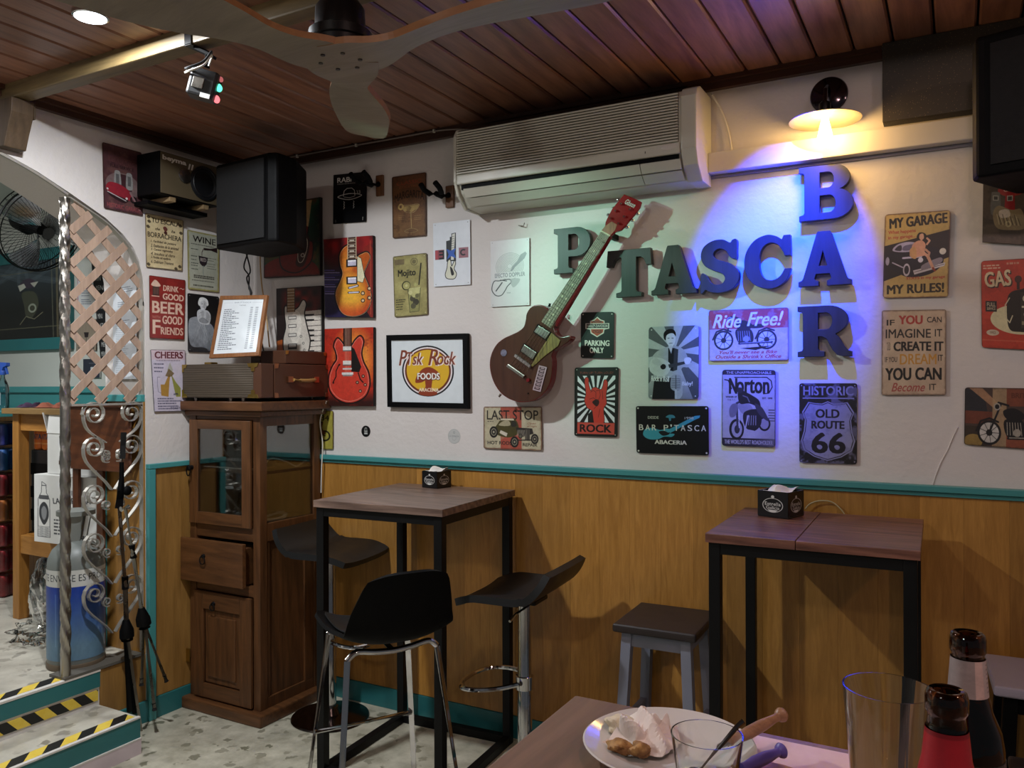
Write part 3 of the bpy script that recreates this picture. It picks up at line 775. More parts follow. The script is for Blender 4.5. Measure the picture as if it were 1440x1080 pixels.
# front rails
for a, b in ((1.345, 1.362), (.80, .860), (.552, .600)):
    cp('rail', (CX0+.042, CY0+.004, a), (CX1-.042, CY0+.03, b), 'cab_wood_x')
# glazed door
dx0, dx1, dz0, dz1 = CX0+.012, CX1-.045, .862, 1.343
d = bpy.data.objects.new('glass_door', None); COL.objects.link(d); d.parent = cab
def dp(par, n, lo, hi, m='cab_wood', bevel=.002):
    q = MB(); q.bb(lo, hi)
    Minv = cab.matrix_basis.inverted(); q.v = [tuple(Minv @ Vector(v)) for v in q.v]
    o = q.build(n, M[m] if isinstance(m, str) else m, None, bevel=bevel); o.parent = par; return o
fy0, fy1 = CY0-.014, CY0-.001
dp(d, 'stile', (dx0, fy0, dz0), (dx0+.055, fy1, dz1)); dp(d, 'stile', (dx1-.055, fy0, dz0), (dx1, fy1, dz1))
dp(d, 'door_rail', (dx0+.055, fy0, dz1-.042), (dx1-.055, fy1, dz1), 'cab_wood_x'); dp(d, 'door_rail', (dx0+.055, fy0, dz0), (dx1-.055, fy1, dz0+.055), 'cab_wood_x')
dp(d, 'pane', (dx0+.052, fy0+.006, dz0+.05), (dx1-.052, fy0+.009, dz1-.04), 'pane', 0)
q = MB(); q.lathe([(0, 0), (.011, 0), (.009, .012), (.013, .02), (0, .024)], (dx0+.020-.25, fy0+.22, 1.12), 14, axis=(0, -1, 0)); q.tube([(dx0+.02+.012*math.cos(a)-.25, fy0-.022+.22, 1.105+.022*math.sin(a)) for a in [k*PI/8 for k in range(16)]], .003, 6, closed=True)
o = q.build('ring_pull', M['black_metal'], None); o.parent = d
# drawer, pulled out a little
dr = bpy.data.objects.new('drawer', None); COL.objects.link(dr); dr.parent = cab
yo = CY0-.045
dp(dr, 'drawer_front', (CX0-.012, yo, .598), (CX1-.062, yo+.022, .795), 'cab_wood_x', .003)
dp(dr, 'drawer_box', (CX0+.045, yo+.022, .608), (CX1-.078, CY0+.2, .77), 'cab_wood_x', 0)
def ring_pull(par, x, y, z, r=.019, m='black_metal'):
    c = Vector((x, y, z))-Vector((.25, -.22, 0)); q = MB(); q.lathe([(0, 0), (.010, 0), (.008, .010), (0, .012)], c, 14, axis=(0, -1, 0))
    q.tube([(c.x+r*math.sin(a)*(.7+.3*(1-math.cos(a))/2), c.y-.010, c.z-r*.9+r*math.cos(a)) for a in [k*PI/9 for k in range(18)]], .0028, 6, closed=True)
    o = q.build('ring_pull', M[m], None); o.parent = par
ring_pull(dr, .168, yo, .722)
# lower panelled door
ld = bpy.data.objects.new('lower_door', None); COL.objects.link(ld); ld.parent = cab
lx0, lx1 = CX0+.040, CX1-.044
dp(ld, 'stile', (lx0, fy0, .06), (lx0+.062, fy1, .55)); dp(ld, 'stile', (lx1-.072, fy0, .06), (lx1, fy1, .55))
dp(ld, 'door_rail', (lx0+.062, fy0, .47), (lx1-.072, fy1, .55), 'cab_wood_x'); dp(ld, 'door_rail', (lx0+.062, fy0, .06), (lx1-.072, fy1, .125), 'cab_wood_x')
dp(ld, 'raised_panel', (lx0+.066, fy0+.010, .129), (lx1-.076, fy1+.006, .466), 'cab_wood', .004)
dp(ld, 'raised_panel', (lx0+.092, fy0+.003, .158), (lx1-.102, fy1, .440), 'cab_wood', .006)
ring_pull(ld, .196, fy0, .50, .016)
dp(cab, 'hinge', (CX0-.018, fy0+.0, .205), (CX0+.012, fy0+.004, .268), 'brass', .001).parent = cab
# right side: glazed top, panelled bottom
sx = CX1
q = MB()
cp('side_rail', (sx-.024, CY0+.042, 1.318), (sx-.002, CY1-.042, 1.362)); cp('side_rail', (sx-.024, CY0+.042, .80), (sx-.002, CY1-.042, .882)); cp('side_rail', (sx-.024, CY0+.042, .052), (sx-.002, CY1-.042, .10))
cp('side_stile', (sx-.022, CY0+.042, .10), (sx-.004, CY0+.062, .80)); cp('side_stile', (sx-.022, CY1-.105, .10), (sx-.002, CY1-.042, .80))
cp('side_panel', (sx-.02, CY0+.062, .10), (sx-.012, CY1-.105, .80), 'cab_wood', 0)
cp('side_pane', (sx-.014, CY0+.040, .88), (sx-.011, CY1-.04, 1.32), 'pane', 0)
# things kept inside
t = thing('sound_mixer', 'small black mixer with rows of knobs on the cabinet shelf behind the door glass', 'electronics', (.20, -.28, 1.115))
q = MB(); q.bb((.075, -.36, 1.1155), (.36, -.20, 1.15)); q.build('body', M['dark_plastic'], t, bevel=.004)
for i in range(13):
    q = MB(); q.lathe([(0, 0), (.006, 0), (.005, .012), (0, .012)], (.09+i*.020, -.335, 1.150), 8); q.build('knob', plain('pale_knob', '9fa0a0', .5) if i == 0 else bpy.data.materials['pale_knob'], t)
M['cable_white'] = plain('white_cable', 'd8d4c8', .5)
M['cable_black'] = plain('black_cable', '0d0d0f', .5)
def cable(label, pts, r, m, name='cable', smooth=6):
    P = smooth_loop(pts, smooth, False); c = Vector(pts[0]); q = MB(); q.tube(P, r, 8); return tag(q.build(name, m, loc=c), label, 'cable')
cable('white cable lying along the front of the cabinet shelf', [(.06, -.372, 1.119), (.15, -.375, 1.120), (.25, -.373, 1.119), (.34, -.370, 1.120), (.42, -.33, 1.119)], .0035, M['cable_white'])
cable('white cable looping over the shelf end behind the side glass', [(.40, -.34, 1.120), (.425, -.30, 1.165), (.44, -.22, 1.145), (.44, -.16, 1.119), (.43, -.12, 1.121), (.44, -.085, 1.14)], .004, M['cable_white'])
q = MB(); P = []
for k in range(60):
    a = k/60*2*PI*2.4; r = .062+.006*math.sin(k*.9); P.append((.385+r*.75*math.cos(a), -.26+r*math.sin(a)*1.3, .8785+.0045*(k/25)+.012*max(0, math.sin(a))))
q.tube(P, .0036, 8); tag(q.build('cable_coil', M['cable_white'], loc=P[0]), 'coil of white cable on the cabinet floor behind the side glass', 'cable')
cable('thin white cable hanging down the right side of the cabinet', [(.535, -.05, 1.425), (.486, -.04, 1.33), (.492, -.03, 1.22), (.490, -.035, 1.10), (.482, -.03, .98)], .003, M['cable_white'])

# ---------------------------------------------------------------- cases and framed list on the cabinet
def ribbed(name):
    t = NT(name); v = t.coord(); sp = t.n('SeparateXYZ'); t.l(v, sp.inputs[0]); m = t.n('Math', operation='MULTIPLY', i={1: 620.}); t.l(sp.outputs[2], m.inputs[0]); s_ = t.n('Math', operation='SINE'); t.l(m.outputs[0], s_.inputs[0])
    nz = t.noise(t.coord((3, 3, 70)), 1.5, 4); a = t.mix(nz, srgb('564a3c'), srgb('322a20')); t.l(a, t.b.inputs['Base Color']); t.set(rough=.6); t.bump(s_.outputs[0], .4, .001); return t.m
M['ribbed'] = ribbed('ribbed_olive_cloth'); M['leather'] = plain('brown_case_leather', '4c2e1e', .42, var=.12, scale=10, bump=.1)
def corner_brackets(case, pts, s, m='brass'):
    for (x, y, z, nx, ny) in pts:
        q = MB(); c = Vector((x, y, z)); h = s/2
        tz = -1 if z > 1.53 else 1
        if ny: q.prism([c+Vector((0, 0, 0)), c+Vector((nx*s, 0, 0)), c+Vector((nx*s*.75, 0, tz*s*.5)), c+Vector((nx*s*.35, 0, tz*s*.5)), c+Vector((nx*s*.30, 0, tz*s*1.0)), c+Vector((0, 0, tz*s*1.1))], (0, -.0025, 0))
        else: q.prism([c+Vector((0, 0, 0)), c+Vector((0, nx*s, 0)), c+Vector((0, nx*s*.8, tz*s*.8)), c+Vector((0, 0, tz*s*.9))], (.0025, 0, 0))
        q.build('corner_bracket', M[m], case)
t = thing('suitcase', 'large old case with ribbed olive front and brown leather side on the cabinet', 'suitcase', (.26, -.23, 1.43))
KX0, KX1, KY0, KY1, KZ0, KZ1 = .012, .522, -.455, -.02, 1.446, 1.600
q = MB(); q.bb((KX0, KY0+.004, KZ0), (KX1-.052, KY1, KZ1)); q.build('ribbed_body', M['ribbed'], t, bevel=.004)
q = MB(); q.bb((KX1-.05, KY0+.002, KZ0), (KX1, KY0+.075, KZ1-.001)); q.build('leather_corner', M['leather'], t, bevel=.004)
q = MB(); q.bb((KX1-.05, KY0+.079, KZ0), (KX1, KY1, KZ1-.001)); q.build('leather_lid', M['leather'], t, bevel=.004)
corner_brackets(t, [(KX0, KY0+.004, KZ1, 1, 1), (KX0, KY0+.004, KZ0, 1, 1), (KX1-.05, KY0+.002, KZ1, -1, 1), (KX1-.05, KY0+.002, KZ0, -1, 1), (KX1-.05, KY0+.002, KZ1, 1, 1), (KX1-.05, KY0+.002, KZ0, 1, 1)], .034)
M['copper'] = metal('copper_fitting', 'b08060', .35)
corner_brackets(t, [(KX1, KY0+.08, KZ1, 1, 0), (KX1, KY0+.08, KZ0, 1, 0), (KX1, KY1-.0, KZ1, -1, 0), (KX1, KY1, KZ0, -1, 0)], .026, 'copper')
h = bpy.data.objects.new('handle', None); COL.objects.link(h); h.parent = t
def hp(n, q, m):
    inv = t.matrix_basis.inverted(); q.v = [tuple(inv @ Vector(v)) for v in q.v]; o = q.build(n, m, None, bevel=.001); o.parent = h
for y in (-.285, -.115):
    q = MB(); q.bb((KX1+.0005, y-.016, 1.515), (KX1+.012, y+.016, 1.542)); hp('handle_mount', q, M['copper'])
q = MB(); q.tube([(KX1+.014, -.27, 1.527), (KX1+.018, -.23, 1.524), (KX1+.019, -.20, 1.523), (KX1+.018, -.17, 1.524), (KX1+.014, -.13, 1.527)], .0085, 8); hp('grip', q, plain('tan_leather', '9a7440', .5))
for x, y in ((.07, -.42), (.30, -.42), (.38, -.42), (.07, -.06), (.45, -.06)):
    q = MB(); q.lathe([(.0, 0), (.009, .0), (.011, .016), (0, .0165)], (x, y, 1.4302), 12); q.build('foot', M['steel'], t)
t = thing('small_case', 'small flat brown leather box behind the framed list, on top of the large case', 'box', (.40, -.16, 1.60))
q = MB(); q.bb((.30, -.30, 1.6015), (.515, -.03, 1.662)); q.build('box_body', M['leather'], t, bevel=.004)
q = MB(); q.bb((.30, -.3025, 1.602), (.36, -.3005, 1.661)); q.build('olive_end', M['ribbed'], t)
corner_brackets(t, [(.515, -.30, 1.661, 1, 0), (.515, -.03, 1.661, -1, 0)], .02)
for x in (.10,):
    q = MB(); q.bb((x, -.40, 1.6002), (x+.045, -.36, 1.611)); tag(q.build('brass_latch', M['brass'], loc=(x, -.40, 1.6), bevel=.003), 'small brass latch lying at the left end of the large case top', 'latch')
# framed price list leaning back on the case
a = Art(420, 600, 'dfe6ea')
a.text('BAR P’TASCA', .30, .055, .40, .022, '8a94a0'); a.line([(.05, .07), (.27, .07)], .003, 'a0a8b0'); a.line([(.73, .07), (.95, .07)], .003, 'a0a8b0'); a.text('TAPAS', .42, .11, .16, .018, '707880')
for i in range(22):
    y = .19+i*.034; w = .18+.26*((i*37) % 11)/11
    a.lines(.08, .08+w, [y], .014, '59606c', .9, .05); a.rect(.70, y, .76, y+.014, '70767f', .8); a.rect(.82, y, .885, y+.014, '70767f', .8)
a.rect(.70, .155, .76, .17, '888e98'); a.rect(.82, .155, .885, .17, '888e98')
q4 = [W(309.7, 415.8, 1, -.36), W(375.7, 414.7, 1, -.36), W(363.5, 500, 1, -.425), W(293.7, 503.7, 1, -.425)]
t = thing('framed_price_list', 'wooden framed price list leaning on top of the cases', 'frame', (q4[2]+q4[3])/2)
def frame_parts(t, Q, bw, th, mat, art, nm, inset=.0):
    """Q four world corners tl,tr,br,bl; a frame of border bw (share of width) with a print inside, thickness th behind"""
    ex = (Q[1]-Q[0]); ey = (Q[3]-Q[0]); n = ex.cross(ey).normalized()
    if n.dot(CAM-Q[0]) < 0: n = -n
    bu = bw/ex.length; bv = bw/ey.length
    A = lambda u, v: (Q[0]*(1-u)+Q[1]*u)*(1-v)+(Q[3]*(1-u)+Q[2]*u)*v
    for nmx, P in (('frame_bar', [(0, 0), (1, 0), (1-bu, bv), (bu, bv)]), ('frame_bar', [(1, 0), (1, 1), (1-bu, 1-bv), (1-bu, bv)]), ('frame_bar', [(1, 1), (0, 1), (bu, 1-bv), (1-bu, 1-bv)]), ('frame_bar', [(0, 1), (0, 0), (bu, bv), (bu, 1-bv)])):
        q = MB(); q.prism([A(u, v) for u, v in P], -n*th); q.build(nmx, mat, t, bevel=.0012)
    P = [A(u, v)-n*(th*.35) for u, v in ((bu*.9, bv*.9), (1-bu*.9, bv*.9), (1-bu*.9, 1-bv*.9), (bu*.9, 1-bv*.9))]
    inv = t.matrix_basis.inverted(); P = [inv @ p for p in P]; nl = inv.to_3x3() @ n
    me = bpy.data.meshes.new('print'); vv = P+[p-nl*th*.4 for p in P]
    me.from_pydata([tuple(p) for p in vv], [], [(0, 3, 2, 1), (4, 5, 6, 7), (0, 1, 5, 4), (1, 2, 6, 5), (2, 3, 7, 6), (3, 0, 4, 7)])
    me.materials.append(paint_mat(nm, art, .35)); uvl = me.uv_layers.new(name='UVMap'); U = [(0, 1), (1, 1), (1, 0), (0, 0)]*2
    for p in me.polygons:
        for li in p.loop_indices: uvl.data[li].uv = U[me.loops[li].vertex_index]
    o = bpy.data.objects.new('print', me); COL.objects.link(o); o.parent = t
M['frame_orange'] = wood('orange_pine_frame', '96643a', '784a28', 'z', 3, .45, knots=False, var=0)
frame_parts(t, q4, .019, .014, M['frame_orange'], a, 'price_list_print')
# ================================================================ ON THE BACK WALL
# air conditioner
t = thing('air_conditioner', 'long cream air conditioner unit with ribbed front high on the wall', 'air conditioner', (1.87, 0, 2.37))
AX0, AX1, AZ0, AZ1, AD = 1.362, 2.385, 2.243, 2.575, .20
q = MB()
sec = [(-.001, AZ1-.008), (-.15, AZ1-.008), (-AD+.018, AZ1-.022), (-AD+.004, AZ1-.05), (-AD+.004, AZ0+.115), (-AD+.03, AZ0+.055), (-.12, AZ0+.004), (-.001, AZ0)]
q.prism([(AX0+.012, y, z) for y, z in sec], (AX1-AX0-.07, 0, 0)); q.build('housing', M['white_plastic'], t, bevel=.003)
sec2 = [(-.001, AZ1), (-.15, AZ1), (-AD+.016, AZ1-.014), (-AD-.004, AZ1-.045), (-AD-.004, AZ0+.10), (-AD+.02, AZ0+.045), (-.12, AZ0-.004), (-.001, AZ0-.004)]
q = MB(); q.prism([(AX1-.058, y, z) for y, z in sec2], (.058, 0, 0)); q.build('end_cap', M['white_plastic'], t, bevel=.006)
q = MB(); q.prism([(AX0, y, z) for y, z in sec2], (.014, 0, 0)); q.build('end_cap', M['white_plastic'], t, bevel=.004)
q = MB(); q.bb((AX0+.018, -AD+.0025, AZ0+.128), (AX1-.066, -AD+.0038, AZ1-.026)); q.build('grille_backing', plain('dark_grille_backing', '5a574e', .7), t)
g = bpy.data.objects.new('grille', None); COL.objects.link(g); g.parent = t
base = None
nr = 17; zt, zb = AZ1-.030, AZ0+.135
for i in range(nr):
    z = zt-(zt-zb)*i/(nr-1)
    if base is None:
        q = MB(); Lr = AX1-AX0-.085; q.prism([(0, .004, 0), (0, -.009, -.001), (0, -.009, -.0065), (0, .004, -.0068)], (Lr, 0, 0)); o = q.build('slat', M['white_plastic'], None); base = o.data
    else: o = bpy.data.objects.new('slat', base); COL.objects.link(o)
    o.parent = g; o.location = Vector((AX0+.018, -AD+.002, z))-Vector((1.87, 0, 2.37))
q = MB(); q.bb((AX0+.016, -AD-.006, AZ0+.085), (AX1-.06, -AD+.01, AZ0+.125)); q.build('lower_fascia', M['white_plastic'], t, bevel=.006)
q = MB(); q.bb((AX0+.03, -AD+.010, AZ0+.066), (AX1-.07, -AD+.018, AZ0+.086)); q.build('air_slot', M['black_matt'], t)
def louver(z, y, h, dy):
    for a, b in ((AX0+.045, AX1-.215), (AX1-.212, AX1-.062)):
        q = MB(); q.prism([(a, y, z), (a, y-.004, z-.002), (a, y+dy-.004, z-h), (a, y+dy, z-h)], (b-a, 0, 0)); q.build('louver', M['white_plastic'], t)
louver(AZ0+.068, -AD+.006, .034, .020); louver(AZ0+.032, -AD+.030, .028, .035)
q = MB(); q.ball((AX1-.10, -AD-.004, AZ0+.112), .035, 16, 8, (1, .12, .35)); q.build('badge', M['white_trunk'], t)
q = MB(); q.bb((AX1-.19, -AD-.0075, AZ0+.100), (AX1-.188, -AD-.005, AZ0+.108)); q.build('indicator', M['black_matt'], t)
# trunking, cable at its side, dark board, lamp
q = MB(); q.bb((AX1+.0, -.055, 2.283), (3.9, -.0005, 2.357)); tag(q.build('cable_trunking', M['white_trunk'], loc=(2.4, 0, 2.283), bevel=.004), 'white trunking running right from the air conditioner under the wall lamp', 'trunking')
q = MB(); q.bb((AX1+.0, -.012, 2.272), (3.9, -.0008, 2.2825)); structure(q, 'trunk_shade_strip', plain('grey_trunk_shadow_strip', '8a8590', .6))  # grey strip standing in for the shade under the trunking
cable('cream cable loop on the panelling just above the right table', [W(1132, 716, 1, -.022), W(1140, 708, 1, -.022), W(1155, 704, 1, -.022), W(1172, 707, 1, -.022), W(1187, 722, 1, -.022), W(1189, 735, 1, -.022)], .0022, plain('cream_cable', 'a89c78', .5))
cable('pale cable bowing down from the ceiling to the trunking beside the air conditioner', [(2.39, -.03, 2.585), (2.425, -.02, 2.52), (2.45, -.015, 2.44), (2.465, -.02, 2.358)], .004, M['cable_white'])
cable('pale cable along the ceiling moulding left of the air conditioner', [(.06, -.05, 2.612), (.12, -.046, 2.628), (.5, -.047, 2.630), (.9, -.047, 2.628), (1.2, -.047, 2.626), (1.37, -.05, 2.60)], .0035, plain('grey_cable', '8d8078', .5))
for x in (.35, .72, 1.16):
    q = MB(); q.box((x, -.048, 2.628), (.008, .012, .014)); o = q.build('cable_clip', M['cable_white'], loc=(x, -.048, 2.628)); tag(o, 'small white clip on the ceiling moulding, '+{.35: 'nearest the corner', .72: 'above the sunburst guitar canvas', 1.16: 'just left of the air conditioner'}[x], 'clip', 'clips on the ceiling cable')
t_ = NT('glitter_board'); v = t_.coord(); vo = t_.n('TexVoronoi', i={'Scale': 150.}); t_.l(v, vo.inputs['Vector']); sp = t_.ramp(vo.outputs['Distance'], [(.05, 1.), (.16, 0.)])
t_.l(t_.mix(sp, srgb('39332b'), srgb('a8946a')), t_.b.inputs['Base Color']); r_ = t_.n('MapRange', i={3: .5, 4: .2}); t_.l(sp, r_.inputs[0]); t_.l(r_.outputs[0], t_.b.inputs['Roughness'])
q = MB(); q.bb((2.975, -.06, 2.375), (3.9, -.0006, 2.639)); tag(q.build('dark_board', t_.m, loc=(3.4, 0, 2.5), bevel=.002), 'dark speckled board above the trunking behind the right speaker', 'board')
t = thing('wall_lamp', 'wall lamp with round mirror plate, flat disc shade and glowing bulb above the B', 'lamp', (2.80, 0, 2.50))
bx, bz = 2.80, 2.515
q = MB(); q.lathe([(0, 0), (.060, 0), (.063, .004), (.060, .010), (.045, .016), (0, .018)], (bx, -.0006, bz), 40, axis=(0, -1, 0)); q.build('wall_plate', metal('dark_chrome', '4a4348', .10), t)
q = MB(); q.tube([(bx, -.012, bz+.01), (bx, -.05, bz+.014), (bx, -.092, bz-.01), (bx, -.104, bz-.055)], .008, 10); q.build('arm', metal('dark_chrome_arm', '5a5058', .15), t)
ly = -.105
q = MB(); q.lathe([(0, 0), (.017, 0), (.019, .01), (.019, .045), (.012, .052), (0, .052)], (bx, ly, bz-.106), 20); q.build('lamp_holder', M['black_gloss'], t)
q = MB(); q.lathe([(.018, .006), (.06, .003), (.115, -.004), (.117, -.007), (.114, -.008), (.06, -.001), (.018, .002)], (bx, ly, bz-.112), 48); q.build('disc_shade', plain('cream_disc_shade', 'b8ad94', .35), t)
prof = [(.010, .006), (.013, -.010), (.019, -.035), (.026, -.068), (.025, -.080), (.016, -.094), (0, -.098)]
q = MB(); q.lathe(prof, (bx, ly, bz-.112), 24); q.build('bulb', emit('bulb_glow', (1.0, .66, .22), 26), t)
d_ = bpy.data.lights.new('bulb_light', 'POINT'); d_.energy = 4.0; d_.color = (1.0, .58, .20); d_.shadow_soft_size = .05
o = bpy.data.objects.new('bulb_light', d_); o.location = Vector((bx, ly-.05, bz-.17)); COL.objects.link(o)

# ---------------------------------------------------------------- big wooden letters (slab serif)
def arc(cx, cy, rx, ry, a0, a1, n=10): return [(cx+rx*math.cos(math.radians(a0+(a1-a0)*k/n)), cy+ry*math.sin(math.radians(a0+(a1-a0)*k/n))) for k in range(n+1)]
G = {}
G['P'] = ([(0, 0), (.52, 0), (.52, .09), (.42, .11), (.40, .15), (.40, .36), (.62, .36)]+arc(.64, .68, .36, .32, -90, 90)+[(0, 1.0), (0, .91), (.09, .89), (.11, .85), (.11, .15), (.09, .11), (0, .09)], [[(.40, .50), (.40, .86), (.54, .86)]+arc(.56, .68, .145, .18, 90, -90)+[(.54, .50)]])
G['T'] = ([(.22, 0), (.78, 0), (.78, .08), (.68, .10), (.66, .14), (.66, .84), (.76, .84), (.83, .80), (.89, .66), (1.0, .66), (.97, 1.0), (.03, 1.0), (0, .66), (.11, .66), (.17, .80), (.24, .84), (.34, .84), (.34, .14), (.32, .10), (.22, .08)], [])
G['A'] = ([(0, 0), (.38, 0), (.38, .08), (.32, .10), (.30, .13), (.33, .22), (.60, .22), (.63, .13), (.61, .10), (.55, .08), (.55, 0), (1.0, 0), (1.0, .08), (.94, .10), (.91, .14), (.63, .96), (.60, 1.0), (.37, 1.0), (.35, .96), (.09, .14), (.06, .10), (0, .08)], [[(.385, .36), (.465, .66), (.555, .36)]])
G['S'] = (smooth_loop([(.04, .0), (.10, .0), (.16, .05), (.30, .0), (.55, -.02), (.82, .04), (.98, .20), (.98, .38), (.80, .53), (.50, .62), (.36, .70), (.38, .80), (.52, .855), (.68, .80), (.80, .66), (.93, .64), (.94, .80), (.94, 1.0), (.84, 1.0), (.78, .95), (.60, 1.02), (.34, 1.01), (.12, .90), (.05, .72), (.14, .54), (.36, .43), (.58, .36), (.66, .26), (.60, .16), (.46, .13), (.30, .18), (.17, .34), (.05, .35)], 4), [])
G['C'] = ([(.96, .38), (.96, .30)]+[(.90, .14), (.78, .04), (.60, -.01)]+arc(.50, .50, .50, .51, -85, -270, 18)+[(.66, .985), (.76, .93), (.80, .99), (.93, .99), (.97, .62), (.84, .62), (.80, .76), (.70, .85), (.60, .87)]+arc(.56, .50, .24, .37, 95, 265, 12)+[(.68, .14), (.80, .22), (.85, .36)], [])
G['C'] = (smooth_loop([(.98, .34), (.90, .14), (.72, .01), (.48, -.02), (.20, .08), (.02, .32), (.02, .66), (.20, .92), (.46, 1.02), (.66, .99), (.80, .91)], 5, False)+[(.84, .99), (.97, .99), (.98, .60), (.86, .60)]+smooth_loop([(.84, .66), (.72, .82), (.56, .87), (.40, .80), (.32, .62), (.32, .36), (.42, .18), (.60, .13), (.76, .20), (.86, .34)], 5, False), [])
G['B'] = ([(0, 0), (.60, 0)]+arc(.62, .28, .38, .28, -90, 62)+[(.74, .54)]+arc(.62, .76, .32, .24, -55, 90)+[(0, 1.0), (0, .91), (.08, .89), (.10, .85), (.10, .15), (.08, .11), (0, .09)], [[(.38, .12), (.38, .45), (.54, .45)]+arc(.56, .285, .12, .165, 90, -90)+[(.54, .12)], [(.38, .58), (.38, .88), (.52, .88)]+arc(.54, .73, .11, .15, 90, -90)+[(.52, .58)]])
G['R'] = ([(0, 0), (.50, 0), (.50, .09), (.40, .11), (.38, .15), (.38, .40), (.46, .40), (.54, .36), (.66, .12), (.74, .03), (.84, 0), (1.0, 0), (1.0, .09), (.93, .11), (.86, .20), (.78, .36), (.70, .44)]+arc(.58, .72, .36, .28, -50, 90)+[(0, 1.0), (0, .91), (.08, .89), (.10, .85), (.10, .15), (.08, .11), (0, .09)], [[(.38, .53), (.38, .87), (.52, .87)]+arc(.54, .70, .115, .17, 90, -90)+[(.52, .53)]])
def letter(ch, x0, x1, z0, z1, label, depth=.03, standoff=.012, tilt=0.):
    outer, holes = G[ch]
    c = bpy.data.curves.new('letter_curve', 'CURVE'); c.dimensions = '2D'; c.fill_mode = 'BOTH'; c.extrude = depth/2-.001; c.bevel_depth = .001; c.bevel_resolution = 0
    for ring in [outer]+holes:
        s = c.splines.new('POLY'); s.points.add(len(ring)-1); s.use_cyclic_u = True
        for k, (a, b) in enumerate(ring): s.points[k].co = (a*(x1-x0), b*(z1-z0), 0, 1)
    o = bpy.data.objects.new('tmp', c); me = bpy.data.meshes.new_from_object(o); bpy.data.objects.remove(o)
    for v in me.vertices: x, y, z = v.co; v.co = (x, -z, y+tilt*x)
    me.name = 'wooden_letter'; me.materials.clear(); me.materials.append(M['letter'])
    bm = bmesh.new(); bm.from_mesh(me); bmesh.ops.remove_doubles(bm, verts=bm.verts, dist=1e-5); bmesh.ops.recalc_face_normals(bm, faces=bm.faces); bm.to_mesh(me); bm.free()
    for p in me.polygons: p.use_smooth = False
    ob = bpy.data.objects.new('wooden_letter', me); COL.objects.link(ob); ob.location = (x0, -standoff-depth/2, z0)
    return tag(ob, label, 'letter', 'wooden letters of the bar sign')
M['letter'] = wood('charcoal_painted_plywood', '2b2f2e', '1f2221', 'z', 1.6, .5, knots=False, var=.05, grain=.7, bump=.2)
LY = -.042
def LL(ch, px0, px1, pyt, pyb, label):
    """photo box of the letter's front face: left, right, top and bottom at mid width"""
    pm = (px0+px1)/2; ym = (pyt+pyb)/2
    x0 = W(px0, ym, 1, LY).x; x1 = W(px1, ym, 1, LY).x; z1 = W(pm, pyt, 1, LY).z; z0 = W(pm, pyb, 1, LY).z
    return letter(ch, x0, x1, z0, z1, label)
LL('P', 779, 830, 320, 383, 'dark slab-serif letter P behind the guitar neck')
LL('T', 853, 916, 351, 417, 'dark slab-serif letter T right of the guitar neck')
LL('A', 916, 979, 345, 413, 'dark slab-serif letter A between the T and the S')
LL('S', 983, 1039, 339, 410, 'dark blue-lit slab-serif letter S between A and C')
LL('C', 1047, 1113, 332, 404, 'bright blue-lit slab-serif letter C left of the upright word')
LL('B', 1124, 1200, 232, 308, 'violet-lit letter B, top of the upright word')
LL('A', 1123, 1197, 325, 401, 'blue-lit letter A under the B')
LL('R', 1122, 1197, 430, 501, 'dark blue letter R, bottom of the upright word')

# ---------------------------------------------------------------- electric guitar hung on the wall
GY = -.105   # face of the body
gc = W(748, 500, 1, GY)
t = thing('electric_guitar', 'brown single-cutaway electric guitar hanging diagonally over the wall lettering', 'guitar', gc)
def GA(x, y, yy=GY): return W(660+x/4.5, 420+y/4.5, 1, yy)
def GB(x, y, yy=GY): return W(660+x/4.5, 260+y/4.5, 1, yy)
body = [(470, 45), (425, 38), (388, 55), (363, 92), (356, 135), (343, 177), (310, 206), (265, 228), (215, 252), (170, 290), (140, 345), (128, 405), (134, 470), (157, 538), (198, 597), (252, 636), (320, 655), (388, 650), (442, 625), (488, 580), (514, 522), (524, 460), (526, 400), (522, 360), (543, 322), (590, 296), (628, 270), (644, 246), (632, 234), (600, 242), (568, 236), (546, 215), (538, 185), (550, 140), (520, 90)]
M['guitar_face'] = wood('walnut_guitar_finish', '4e2c1e', '3c2014', 'z', 1.5, .22, knots=False, var=0, grain=.4, coat=.3, bump=0)
M['guitar_red'] = plain('cherry_red_lacquer', '6e1218', .2, var=.08)
M['cream'] = plain('cream_plastic', 'cfc4a4', .4)
out = smooth_loop(body, 4)
q = MB(); q.prism([GA(x, y, GY) for x, y in out], (0, .046, 0)); q.build('body_side', M['guitar_red'], t, bevel=.004)
q = MB(); q.prism([GA(350+(x-350)*.985, 380+(y-380)*.985, GY-.0005) for x, y in out], (0, .003, 0)); q.build('body_top', M['guitar_face'], t, bevel=.002)
# neck wood, fretboard, head
q = MB(); q.prism([GB(832, 290), GB(893, 326), GB(552, 900), GB(505, 870)], (0, .026, 0)); q.build('neck', M['guitar_red'], t, bevel=.004)
FB = [(835, 292), (888, 322), (515, 908), (455, 866)]
q = MB(); q.prism([GB(x, y, GY-.003) for x, y in FB], (0, .006, 0)); fb = q.build('fretboard', wood('rosewood_fretboard', '968974', '786c5a', 'z', 2, .5, knots=False, var=0), t, bevel=.0008)
def fbp(s, w, yy): # s 0 nut .. 1 body, w 0 left .. 1 right
    a = Vector(FB[0])*(1-w)+Vector(FB[1])*w; b = Vector(FB[3])*(1-w)+Vector(FB[2])*w; p = a*(1-s)+b*s; return GB(p.x, p.y, yy)
for k in range(1, 21):
    s = (1-2**(-k/12))/(1-2**(-20.6/12)); q = MB(); q.tube([fbp(s, .03, GY-.0035), fbp(s, .97, GY-.0035)], .0011, 5); q.build('fret', M['steel'], t)
